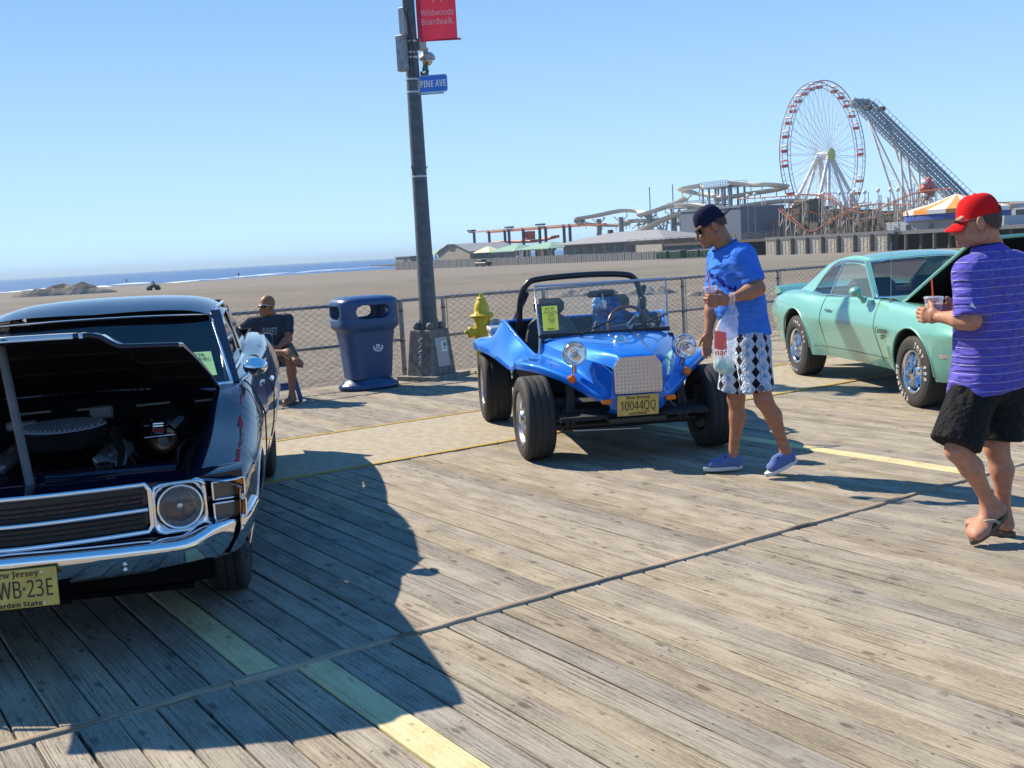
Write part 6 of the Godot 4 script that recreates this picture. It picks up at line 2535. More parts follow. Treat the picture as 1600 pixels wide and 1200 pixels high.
# D: wrist to knuckles, U: towards the forefinger's side, N: out of the palm; curl per joint
func hand_shape(b: B, W: Vector3, D: Vector3, U: Vector3, N: Vector3, curl: Array, spread := 0.06, thumb := 0.5, cell := 0.0036) -> void:
	D = D.normalized()
	N = (N - D * N.dot(D)).normalized()
	U = (U - D * U.dot(D) - N * U.dot(N)).normalized()
	var F := Field.new(W - Vector3.ONE * 0.17, W + Vector3.ONE * 0.17, cell, 0.0035)
	F.limb(W - D * 0.02, W + D * 0.03, Vector2(0.028, 0.020), Vector2(0.034, 0.016), U)
	F.limb(W + D * 0.03, W + D * 0.078, Vector2(0.034, 0.017), Vector2(0.036, 0.012), U)
	for f in 4:
		var o := 0.030 - f * 0.0195
		var ln: float = [0.043, 0.048, 0.044, 0.034][f]
		var p := W + D * (0.082 - 0.006 * absf(f - 1.3)) + U * o
		var dir := (D + U * spread * (1.5 - f) / 1.5).normalized()
		var ax := dir.cross(N).normalized()
		for j in 3:
			dir = dir.rotated(ax, curl[j])
			var q: Vector3 = p + dir * ln * [1.0, 0.62, 0.5][j]
			F.limb(p, q, v2([0.0095, 0.0085, 0.0078][j]), v2([0.0085, 0.0078, 0.0068][j]))
			p = q
	var tp := W + D * 0.022 + U * 0.026 + N * 0.006
	var td := (D * 0.62 + U * 0.68 + N * 0.3).normalized()
	var ta := td.cross(N).normalized()
	F.limb(W + D * 0.01 + U * 0.01, tp + td * 0.03, v2(0.016), v2(0.013), U)
	tp = tp + td * 0.03
	for j in 2:
		td = (td + (N * thumb + D * 0.35 - U * 0.25) * 0.6).normalized()
		var q: Vector3 = tp + td * [0.032, 0.026][j]
		F.limb(tp, q, v2([0.0115, 0.010][j]), v2([0.010, 0.008][j]))
		tp = q
	F.add_to(b)

func foot_shape(F: Field, an: Vector3, heel: Vector3, toe: Vector3, up: Vector3) -> void:
	var d := (toe - heel).normalized()
	var side := d.cross(up).normalized()
	F.limb(an, heel + up * 0.030 + d * 0.03, v2(0.030), v2(0.030), side)
	F.limb(heel + up * 0.024 + d * 0.025, toe + up * 0.014 - d * 0.045, Vector2(0.028, 0.025), Vector2(0.036, 0.015), side)
	F.limb(an + d * 0.01, toe + up * 0.016 - d * 0.07, v2(0.028), Vector2(0.028, 0.014), side)
	for i in 5:
		var o := (i - 2) * 0.0165
		F.limb(toe - d * (0.055 + 0.004 * i) + side * o + up * 0.014, toe - d * (0.008 + 0.007 * absf(i - 0.6)) + side * o * 1.05 + up * 0.011, v2(0.012), v2(0.010 if i else 0.012), side)

func skin_body(J: Dictionary, side: Vector3, cell := 0.012) -> B:
	var b := B.new()
	var lo := Vector3.ONE * 9.0
	var hi := -lo
	for q in J:
		lo = lo.min(J[q])
		hi = hi.max(J[q])
	var F := Field.new(lo - Vector3(0.2, 0.06, 0.2), hi + Vector3(0.2, 0.05, 0.2), cell, 0.014)
	var pel: Vector3 = (J.hipl + J.hipr) * 0.5
	var front := side.cross(Vector3.UP)
	F.limb(pel + Vector3(0, -0.02, 0), J.chest.lerp(pel, 0.4), Vector2(0.15, 0.10), Vector2(0.13, 0.095), side)
	F.limb(J.chest.lerp(pel, 0.4), J.chest + Vector3(0, 0.04, 0), Vector2(0.13, 0.095), Vector2(0.155, 0.105), side)
	F.limb(J.chest + Vector3(0, 0.05, 0), J.neck - Vector3(0, 0.04, 0), Vector2(0.13, 0.08), Vector2(0.06, 0.055), side)
	for s in ["l", "r"]:
		F.limb(J["sh" + s].lerp(J.neck, 0.4) - Vector3(0, 0.02, 0), J["sh" + s], v2(0.048), v2(0.054), side)
		var ua: Vector3 = J["sh" + s].lerp(J["el" + s], 0.4)
		F.limb(J["sh" + s], ua, v2(0.056), v2(0.050))
		F.limb(ua, J["el" + s], v2(0.050), v2(0.041))
		var fa: Vector3 = J["el" + s].lerp(J["wr" + s], 0.3)
		F.limb(J["el" + s], fa, v2(0.041), v2(0.043))
		F.limb(fa, J["wr" + s], v2(0.043), v2(0.027))
		F.limb(J["hip" + s], J["kn" + s], v2(0.085), v2(0.056))
		var dn: Vector3 = (J["an" + s] - J["kn" + s])
		var back: Vector3 = -front
		if J.has("back"):
			back = J.back
		var calf: Vector3 = J["kn" + s] + dn * 0.32 + (back - dn.normalized() * back.dot(dn.normalized())) * 0.018
		F.limb(J["kn" + s], calf, v2(0.051), v2(0.051))
		F.limb(calf, J["an" + s], v2(0.051), v2(0.031))
	J["_field"] = F
	return b

func cloth(key: String, c: Color, more := {}) -> void:
	var d := {"rim_enabled": true, "rim": 0.25, "rim_tint": 0.6, "metallic_specular": 0.2}
	d.merge(more, true)
	mk(key, c, 0.88, 0.0, d)

func folds(seed_n: int) -> ImageTexture:
	var f := FastNoiseLite.new()
	f.seed = seed_n
	f.frequency = 0.012
	f.fractal_type = FastNoiseLite.FRACTAL_RIDGED
	f.fractal_octaves = 2
	f.domain_warp_enabled = true
	f.domain_warp_amplitude = 40.0
	f.domain_warp_frequency = 0.008
	return ImageTexture.create_from_image(f.get_seamless_image(256, 256))

func paint_tex(w: int, h: int, base: Color, fn: Callable) -> ImageTexture:
	var d := PackedByteArray()
	d.resize(w * h * 3)
	for y in h:
		for x in w:
			var c: Color = fn.call((x + 0.5) / w, (y + 0.5) / h, base)
			var i := (y * w + x) * 3
			d[i] = c.r8
			d[i + 1] = c.g8
			d[i + 2] = c.b8
	return tex(w, h, d)

func people_materials() -> void:
	var blotch := noise_tex(0.02, 256, 71, Color(0.86, 0.82, 0.80), Color.WHITE)
	for q in [["skin_tan", lin(0.40, 0.195, 0.115)], ["skin_ruddy", lin(0.47, 0.24, 0.16)], ["skin_dark_tan", lin(0.30, 0.14, 0.085)]]:
		mk(q[0], q[1], 0.52, 0.0, {"albedo_texture": blotch, "uv1_triplanar": true, "uv1_scale": Vector3(4, 4, 4), "metallic_specular": 0.35, "subsurf_scatter_enabled": true, "subsurf_scatter_strength": 0.08})
	mk("hair_brown", lin(0.055, 0.032, 0.02), 0.7, 0.0, {"heightmap_enabled": true, "heightmap_texture": noise_tex(0.2, 128, 72), "heightmap_scale": 0.3, "uv1_triplanar": true, "uv1_scale": Vector3(8, 8, 8)})
	var f1 := folds(5)
	var f2 := folds(8)
	# printed tee: two dark streaks slanting across the chest
	var streak := paint_tex(256, 256, Color.WHITE, func(u: float, v: float, c: Color) -> Color:
		var y := 0.30 + (u - 0.46) * 1.0 + sin(u * 46.0) * 0.012
		var d := absf(v - y)
		var w := 0.026 + 0.014 * sin(u * 61.0) + 0.010 * sin(u * 163.0)
		if u > 0.40 and u < 0.63 and d < w:
			return Color(0.30, 0.38, 0.62)
		return c)
	cloth("tee_blue", lin(0.045, 0.175, 0.66), {"albedo_texture": streak, "heightmap_enabled": true, "heightmap_texture": f1, "heightmap_scale": 3.0})
	M["tee_blue"].texture_repeat = true
	var dia := paint_tex(128, 192, Color(0.86, 0.90, 0.97), func(u: float, v: float, c: Color) -> Color:
		var p := Vector2(u * 0.12, v * 0.146)
		var q := Vector2(absf(p.x - 0.03) / 0.027, absf(fposmod(p.y, 0.073) - 0.0365) / 0.0365)
		if q.x + q.y < 1.0:
			return Color(0.05, 0.055, 0.10)
		var r := Vector2(absf(p.x - 0.09) / 0.024, absf(fposmod(p.y + 0.0365, 0.073) - 0.0365) / 0.034)
		if r.x + r.y < 1.0:
			return Color(0.52, 0.74, 0.90) if fposmod(p.y, 0.146) < 0.075 else Color(0.70, 0.78, 0.92)
		if absf(fposmod(p.x * 1.0 + p.y * 0.45, 0.03) - 0.015) < 0.0012 and fposmod(p.y, 0.009) < 0.005:
			return Color(0.45, 0.55, 0.75)
		if absf(p.x - 0.0605) < 0.0012:
			return Color(0.15, 0.18, 0.30)
		return c)
	cloth("argyle", lin(0.88, 0.89, 0.92), {"albedo_texture": dia, "heightmap_enabled": true, "heightmap_texture": f2, "heightmap_scale": 2.0})
	var stripes := paint_tex(8, 256, Color(1, 1, 1), func(u: float, v: float, c: Color) -> Color:
		var q := fposmod(v * 6.0, 1.0)
		if q < 0.05:
			return Color(1, 1, 1)
		return Color(0.52, 0.49, 0.87) if fposmod(v * 48.0, 1.0) > 0.5 else Color(0.47, 0.445, 0.83))
	cloth("polo_purple", lin(0.46, 0.46, 0.62), {"albedo_texture": stripes, "heightmap_enabled": true, "heightmap_texture": f1, "heightmap_scale": 2.5})
	cloth("collar_purple", lin(0.075, 0.06, 0.40))
	cloth("shorts_black", lin(0.016, 0.016, 0.018), {"heightmap_enabled": true, "heightmap_texture": f2, "heightmap_scale": 3.0, "uv1_triplanar": true, "uv1_scale": Vector3(3, 3, 3)})
	cloth("tee_grey", lin(0.035, 0.045, 0.06), {"heightmap_enabled": true, "heightmap_texture": f1, "heightmap_scale": 3.0, "uv1_triplanar": true, "uv1_scale": Vector3(3, 3, 3)})
	cloth("shorts_olive", lin(0.10, 0.095, 0.075))
	cloth("cap_navy", lin(0.012, 0.014, 0.04))
	cloth("cap_red", lin(0.60, 0.012, 0.015))
	cloth("shoe_blue", lin(0.095, 0.145, 0.34))
	mk("emblem_blue", lin(0.25, 0.33, 0.75), 0.7)
	mk("emblem_dark", lin(0.03, 0.04, 0.10), 0.8)
	mk("sandal_brown", lin(0.10, 0.075, 0.05), 0.8)
	mk("sandal_strap", lin(0.32, 0.27, 0.19), 0.8)
	mk("sole_white", lin(0.55, 0.55, 0.54), 0.7)
	mk("lens_dark", lin(0.01, 0.008, 0.01), 0.08)
	mk("frame_silver", lin(0.6, 0.62, 0.66), 0.25, 0.6)
	mk("cup_plastic", Color(0.9, 0.93, 0.96, 0.22), 0.06)
	mk("iced_tea", lin(0.36, 0.06, 0.015), 0.1, 0.0, {"backlight_enabled": true, "backlight": lin(0.35, 0.06, 0.01)})
	mk("iced_coffee", lin(0.58, 0.36, 0.19), 0.3, 0.0, {"backlight_enabled": true, "backlight": lin(0.2, 0.12, 0.06)})
	mk("straw_orange", lin(0.80, 0.13, 0.02), 0.4)
	mk("bag_film", Color(0.86, 0.90, 0.95, 0.33), 0.45, 0.0, {"backlight_enabled": true, "backlight": lin(0.4, 0.4, 0.42)})
	mk("bag_red", Color(0.85, 0.10, 0.10, 0.85), 0.5)
	mk("teal_lump", lin(0.16, 0.42, 0.36), 0.6)
	mk("stool_blue", lin(0.03, 0.07, 0.22), 0.5)

func leg_wear(F: Field, hip: Vector3, kn: Vector3, down: Vector3, len_f: float, r0: float, r1: float, side: Vector3) -> void:
	var hem := hip.lerp(kn, len_f) + down
	F.limb(hip + Vector3(0, 0.02, 0), hem, Vector2(r0, r0 * 1.02), Vector2(r1, r1 * 1.05), side, false, true)

func cap_on(o: Node, head: Transform3D, key: String, brim_turn: float, brim_dip: float) -> Node3D:
	var g := Node3D.new()
	g.name = "cap"
	o.add_child(g, true)
	g.transform = head * T(0, 0.030, -0.008, Basis(Vector3.UP, brim_turn))
	var b := B.new()
	var rows := []
	for i in 12:
		var f := i / 11.0
		var row := PackedVector3Array()
		for k in 36:
			var a := TAU * k / 36
			var rr := cos(f * PI / 2 * 0.985)
			var seam := 1.0 + 0.006 * cos(a * 6.0)
			row.append(Vector3(sin(a) * (0.083 * pow(rr, 0.62)) * seam, -0.012 + 0.116 * sin(f * PI / 2), cos(a) * (0.103 * pow(rr, 0.62)) * seam))
		rows.append(row)
	b.grid(rows, true)
	b.ell(Vector3(0, 0.104, 0), Vector3(0.009, 0.005, 0.009), Basis(), 8)
	put("crown", b, key, g)
	b = B.new()
	for lay in 2:
		rows = []
		for i in 6:
			var f := i / 5.0
			var row := PackedVector3Array()
			for k in 15:
				var a := (k / 14.0 - 0.5) * 2.25
				var x := sin(a) * 0.084
				var z := cos(a) * 0.100 + f * 0.066 * pow(cos(a * 0.85), 0.6)
				row.append(Vector3(x * (1.0 - 0.04 * f), -0.008 - f * brim_dip - 0.022 * f * pow(absf(x) / 0.084, 2.0) - lay * 0.004, z))
			rows.append(row)
		b.grid(rows)
	put("brim", b, key, g)
	return g

func glasses(o: Node, head: Transform3D, frame: String) -> void:
	var b := B.new()
	for s in [-1.0, 1.0]:
		var rows := []
		for i in 5:
			var row := PackedVector3Array()
			for k in 8:
				var u := k / 7.0
				var x := lerpf(0.010, 0.064, u)
				var hh := 0.019 * (1.0 - pow(absf(u * 2 - 1), 3.0) * 0.5)
				row.append(head * Vector3(s * x, 0.006 + (i / 4.0 - 0.5) * 2.0 * hh, 0.108 - x * x * 6.5))
			rows.append(row)
		b.grid(rows)
	put("sunglass_lens", b, "lens_dark", o)
	b = B.new()
	for s in [-1.0, 1.0]:
		b.tube(PackedVector3Array([head * Vector3(s * 0.062, 0.013, 0.083), head * Vector3(s * 0.080, 0.012, 0.05), head * Vector3(s * 0.084, 0.006, -0.015)]), 0.0038, 6)
	b.tube(PackedVector3Array([head * Vector3(-0.064, 0.020, 0.081), head * Vector3(-0.035, 0.024, 0.100), head * Vector3(0, 0.018, 0.109), head * Vector3(0.035, 0.024, 0.100), head * Vector3(0.064, 0.020, 0.081)]), 0.0035, 6)
	put("sunglass_frame", b, frame, o)

func hair_on(o: Node, head: Transform3D, low: float) -> void:
	var b := B.new()
	var rows := []
	for i in 8:
		var f := i / 7.0
		var row := PackedVector3Array()
		for k in 25:
			var a := lerpf(-1.45, 1.45, k / 24.0) + PI
			var y := lerpf(low + 0.05 * pow(absf(k / 12.0 - 1.0), 3.0), 0.024, f)
			var rr := 1.0 - 0.25 * pow(absf(y - 0.03) / 0.10, 2.5)
			row.append(head * Vector3(sin(a) * 0.083 * rr, y, -0.012 + cos(a) * 0.102 * rr))
		rows.append(row)
	b.grid(rows)
	put("hair", b, "hair_brown", o)

func cup(label: String, at: Vector3, tilt: Basis, drink: String, h := 0.135) -> void:
	var o := thing("drink_cup", label, "cup", at)
	o.basis = tilt
	var b := B.new()
	b.lathe([Vector2(0.0001, 0.0), Vector2(0.030, 0.0), Vector2(0.0455, h), Vector2(0.0475, h + 0.002), Vector2(0.0475, h + 0.006)], 28)
	put("cup_wall", b, "cup_plastic", o)
	b = B.new()
	b.lathe([Vector2(0.0001, 0.003), Vector2(0.0285, 0.003), Vector2(0.0405, h * 0.78), Vector2(0.0001, h * 0.78)], 28)
	put("drink", b, drink, o)
	b = B.new()
	b.lathe([Vector2(0.049, h + 0.002), Vector2(0.050, h + 0.008), Vector2(0.044, h + 0.012), Vector2(0.040, h + 0.008), Vector2(0.0001, h + 0.008)], 28)
	put("cup_lid", b, "cup_plastic", o)
	b = B.new()
	rod(b, Vector3(0.004, 0.02, 0), Vector3(-0.012, h + 0.105, 0.0), 0.0042, 8)
	put("straw", b, "straw_orange", o)

func man_in_blue() -> void:
	var o := thing("person", "man in bright blue tee and argyle shorts, backward navy cap, holding drink and bag", "person", Vector3(1.55, 0, -7.2))
	var side := Vector3(0.34, 0, 0.94)       # his left
	var front := Vector3(-0.94, 0, 0.34)
	var J := {"neck": Vector3(-0.085, 1.555, 0.0), "shl": Vector3(-0.004, 1.485, 0.165), "shr": Vector3(-0.085, 1.480, -0.175), "ell": Vector3(0.072, 1.275, 0.235), "elr": Vector3(-0.135, 1.175, -0.225), "wrl": Vector3(-0.135, 1.214, 0.285), "wrr": Vector3(-0.185, 0.965, -0.16), "hipl": Vector3(0.055, 0.905, 0.09), "hipr": Vector3(0.025, 0.905, -0.09), "knl": Vector3(0.107, 0.536, 0.16), "knr": Vector3(-0.016, 0.516, -0.12), "anl": Vector3(0.252, 0.176, 0.14), "anr": Vector3(-0.046, 0.110, -0.14), "chest": Vector3(-0.045, 1.34, 0.0), "heell": Vector3(0.318, 0.111, 0.13), "heelr": Vector3(0.008, 0.03, -0.14), "toel": Vector3(0.115, 0.030, 0.16), "toer": Vector3(-0.247, 0.03, -0.13), "back": Vector3(1, 0, 0)}
	var b := skin_body(J, side)
	var F: Field = J._field
	F.limb(J.anl, J.heell.lerp(J.toel, 0.3) + Vector3(0, 0.03, 0), v2(0.034), v2(0.034))
	F.limb(J.anr, J.heelr.lerp(J.toer, 0.3) + Vector3(0, 0.03, 0), v2(0.034), v2(0.034))
	F.add_to(b)
	var hb := Basis(Vector3.UP, -PI / 2 + 0.02) * Basis(Vector3.RIGHT, 0.50)
	var head := Transform3D(hb, Vector3(-0.178, 1.698, 0.0))
	head_shape(b, head, J.neck)
	hand_shape(b, J.wrl, Vector3(-1, 0.02, -0.05), Vector3(0.0, 1, 0.1), Vector3(0, 0, -1), [0.16, 0.75, 0.9], 0.03, 0.8)
	hand_shape(b, J.wrr, Vector3(-0.1, -1, 0.1), Vector3(-1, 0, 0.3), Vector3(0, 0, 1), [0.25, 0.35, 0.25])
	put("body", b, "skin_tan", o)
	# tee
	b = B.new()
	F = Field.new(Vector3(-0.42, 0.90, -0.42), Vector3(0.38, 1.65, 0.42), 0.0105, 0.022)
	F.limb(Vector3(0.055, 0.93, 0.0), Vector3(0.0, 1.18, 0.0), Vector2(0.178, 0.150), Vector2(0.175, 0.150), side, true)
	F.limb(Vector3(0.0, 1.18, 0.0), Vector3(-0.045, 1.375, 0.0), Vector2(0.175, 0.150), Vector2(0.185, 0.138), side)
	F.limb(Vector3(-0.045, 1.40, 0.0), Vector3(-0.075, 1.545, 0.0), Vector2(0.15, 0.10), Vector2(0.078, 0.075), side)
	F.limb(Vector3(-0.06, 1.50, 0.04), J.shl, v2(0.075), v2(0.075))
	F.limb(Vector3(-0.07, 1.50, -0.04), J.shr, v2(0.075), v2(0.075))
	F.limb(J.shl, J.shl.lerp(J.ell, 0.80), v2(0.074), v2(0.073), side, false, true)
	F.limb(J.shr, J.shr.lerp(J.elr, 0.72), v2(0.074), v2(0.073), side, false, true)
	F.cut(Vector3(-0.088, 1.567, 0.0), Vector3(-0.45, 1.0, 0.08))
	F.cut(Vector3(0.05, 0.945, 0.0), Vector3(0.05, -1, 0.03))
	F.add_to(b, func(p: Vector3) -> Vector2:
		return Vector2(atan2(p.dot(side) - 0.01, p.dot(front) + 0.02) / TAU + 0.5, (1.55 - p.y) / 0.6))
	put("tee_shirt", b, "tee_blue", o)
	b = B.new()
	var rib := PackedVector3Array()
	for k in 28:
		var a := TAU * k / 28
		var q := front * cos(a) * 0.074 + side * sin(a) * 0.082
		rib.append(Vector3(-0.088, 1.562, 0.0) + q + Vector3(0, (0.45 * q.x - 0.08 * q.z), 0))
	b.tube(rib, 0.009, 8, true)
	put("neck_rib", b, "tee_blue", o)
	# shorts
	b = B.new()
	F = Field.new(Vector3(-0.22, 0.44, -0.32), Vector3(0.32, 1.02, 0.32), 0.0105, 0.018)
	F.limb(Vector3(0.045, 0.88, 0.0), Vector3(0.045, 0.97, 0.0), Vector2(0.168, 0.135), Vector2(0.160, 0.128), side)
	F.limb(J.hipl + Vector3(0.0, 0.0, -0.01), Vector3(0.075, 0.585, 0.145), Vector2(0.115, 0.120), Vector2(0.108, 0.112), side, false, true)
	F.limb(J.hipr + Vector3(0.0, 0.0, 0.0), Vector3(-0.035, 0.565, -0.115), Vector2(0.112, 0.120), Vector2(0.100, 0.112), side, false, true)
	F.add_to(b, func(p: Vector3) -> Vector2:
		var left := p.dot(side) > 0.01
		var ax := Vector3(0.07, 0, 0.12) if left else Vector3(-0.01, 0, -0.10)
		var d := p - ax
		return Vector2(atan2(d.dot(side), d.dot(front)) * 0.112 / 0.12 + 0.32, -p.y / 0.146 + (0.25 if left else 0.0)))
	put("argyle_shorts", b, "argyle", o)
	b = B.new()
	b.lathe([Vector2(0.012, 0.0), Vector2(0.016, 0.002), Vector2(0.020, 0.0)], 16, Transform3D(Basis(Vector3.RIGHT, 1.5), Vector3(0.07, 0.625, 0.262)))
	b.box(Vector3(0.012, 0.016, 0.003), Vector3(0.07, 0.625, 0.262))
	put("shorts_badge", b, "black_ink", o)
	for q in [["l", Vector3(0.30, 1, 0)], ["r", Vector3(0.0, 1, 0)]]:
		var he: Vector3 = J["heel" + q[0]]
		var to: Vector3 = J["toe" + q[0]]
		var d := (to - he).normalized()
		var up: Vector3 = (Vector3.UP - d * d.y).normalized()
		var sd := d.cross(up)
		b = B.new()
		F = Field.new(he.min(to) - Vector3.ONE * 0.09, he.max(to) + Vector3(0.09, 0.15, 0.09), 0.006, 0.008)
		F.limb(he + up * 0.04 + d * 0.035, to + up * 0.03 - d * 0.05, Vector2(0.040, 0.050), Vector2(0.047, 0.032), sd)
		F.limb(he + up * 0.055 + d * 0.03, he + up * 0.05 + d * 0.12, Vector2(0.036, 0.045), Vector2(0.040, 0.045), sd)
		F.cut(he + up * 0.082, up * 1.0 - d * 0.25)
		F.cut(he - up * 0.002, -up)
		F.add_to(b)
		var shoe := put("slip_on_shoe", b, "shoe_blue", o)
		b = B.new()
		var lp := []
		for y in [-0.012, 0.012]:
			var row := PackedVector3Array()
			for k in 28:
				var a := TAU * k / 28
				var mid := he.lerp(to, 0.5)
				var w := 0.047 + 0.006 * cos(a)
				row.append(mid + d * cos(a) * (he.distance_to(to) * 0.5 + 0.012) + sd * sin(a) * w + up * y)
			lp.append(row)
		b.grid(lp, true)
		b.fan(lp[0])
		b.fan(lp[1], true)
		put("shoe_sole", b, "sole_white", shoe)
		b = B.new()
		for s in [-1.0, 1.0]:
			b.ell(he + d * 0.115 + up * 0.074 + sd * s * 0.030, Vector3(0.012, 0.016, 0.006), Basis(d, up, sd), 8)
		b.tube(path3([to - d * 0.02 + up * 0.03, to - d * 0.06 + up * 0.046 + sd * 0.034, to - d * 0.13 + up * 0.06 + sd * 0.038], 10), 0.0025, 5)
		b.tube(path3([to - d * 0.02 + up * 0.03, to - d * 0.06 + up * 0.046 - sd * 0.034, to - d * 0.13 + up * 0.06 - sd * 0.038], 10), 0.0025, 5)
		stuff(put("shoe_seams", b, "emblem_dark", shoe))
	hair_on(o, head, -0.048)
	var cp := cap_on(o, head, "cap_navy", PI, -0.012)
	var nb := Transform3D(Basis(Vector3.UP, 0.45) * Basis(Vector3.RIGHT, -0.55), Vector3(0.042, 0.038, 0.094))
	words_on("cap_emblem", "N", 0.036, "emblem_blue", cp, nb, "Droid Serif", 700, 0.004, 0.8)
	words_on("cap_emblem", "Y", 0.036, "emblem_blue", cp, nb * T(0.002, 0.002, 0.001), "Droid Serif", 700, 0.004, 0.8)
	glasses(o, head, "lens_dark")
	cup("clear plastic cup of iced tea with orange straw held by man in blue", Vector3(1.55 - 0.222, 1.160, -7.2 + 0.232), Basis(Vector3.BACK, 0.08), "iced_tea")
	# carrier bag hung over the left wrist
	var bg := thing("carrier_bag", "thin white plastic carrier bag with red print hung from the man's wrist", "bag", Vector3(1.55 - 0.115, 0, -7.2 + 0.30))
	b = B.new()
	var nz := FastNoiseLite.new()
	nz.frequency = 3.5
	nz.seed = 3
	var rows := []
	for i in 26:
		var f := i / 25.0
		var y := lerpf(1.12, 0.735, f)
		var row := PackedVector3Array()
		var wx := curve([Vector2(0, 0.045), Vector2(0.2, 0.064), Vector2(0.45, 0.074), Vector2(0.75, 0.066), Vector2(0.9, 0.060), Vector2(1, 0.01)], f)
		var cx := curve([Vector2(0, -0.012), Vector2(0.3, -0.042), Vector2(0.6, -0.058), Vector2(1, -0.062)], f)
		for k in 32:
			var a := TAU * k / 32
			var pl := 1.0 + 0.30 * nz.get_noise_3d(cos(a), sin(a), f * 0.7) + 0.10 * cos(a * 7.0 + f * 2.0) * (1.0 - f)
			row.append(Vector3(cx + cos(a) * wx * pl, y, sin(a) * (0.018 + 0.035 * smoothstep(0.3, 0.85, f) * (1.0 - 0.6 * smoothstep(0.92, 1.0, f))) * pl))
		rows.append(row)
	b.grid(rows, true)
	put("bag_body", b, "bag_film", bg)
	b = B.new()
	for q in [[-0.035, 0.03], [0.03, -0.03]]:
		rows = []
		for i in 12:
			var f := i / 11.0
			var row := PackedVector3Array()
			for k in 5:
				row.append(Vector3(lerpf(q[0] * 0.9, 0.004, sin(f * PI / 2)) + (k - 2) * lerpf(0.013, 0.006, f) + sin(f * 6.0 + k) * 0.002, lerpf(1.11, 1.262, f), lerpf(q[1] * 0.4, q[1] * 1.25, f) + 0.004 * sin(k * 2.0 + f * 5.0) - (0.0 if q[1] > 0 else 0.0)))
			rows.append(row)
		b.grid(rows)
	rows = []
	for i in 9:
		var a := PI * i / 8.0
		var row := PackedVector3Array()
		for k in 5:
			row.append(Vector3(0.004 + (k - 2) * 0.007, 1.250 + sin(a) * 0.012, cos(a) * 0.038))
		rows.append(row)
	b.grid(rows)
	put("bag_handle", b, "bag_film", bg)
	b = B.new()
	b.coloured = false
	rows = []
	for i in 8:
		var f := i / 7.0
		var row := PackedVector3Array()
		for k in 6:
			var u := k / 5.0
			row.append(Vector3(lerpf(-0.128, -0.045 - 0.09 * f * (1.0 - u), u), lerpf(1.03, 0.915, f) - 0.02 * u, 0.052 - 0.02 * u + 0.004 * sin(k * 2.0 + i)))
		rows.append(row)
	b.grid(rows)
	put("bag_print", b, "bag_red", bg)
	words_on("bag_lettering", "nar", 0.035, "bag_red", bg, T(-0.09, 0.885, 0.058), "Droid Sans", 700, 0.001, 1.0)
	b = B.new()
	for i in 7:
		b.ell(Vector3(-0.062 + 0.028 * cos(i * 2.3), 0.785 + 0.022 * sin(i * 1.9), 0.012 * sin(i * 2.7)), Vector3(0.034, 0.03, 0.028), Basis(Vector3.FORWARD, i), 12)
	put("bag_contents", b, "teal_lump", bg)

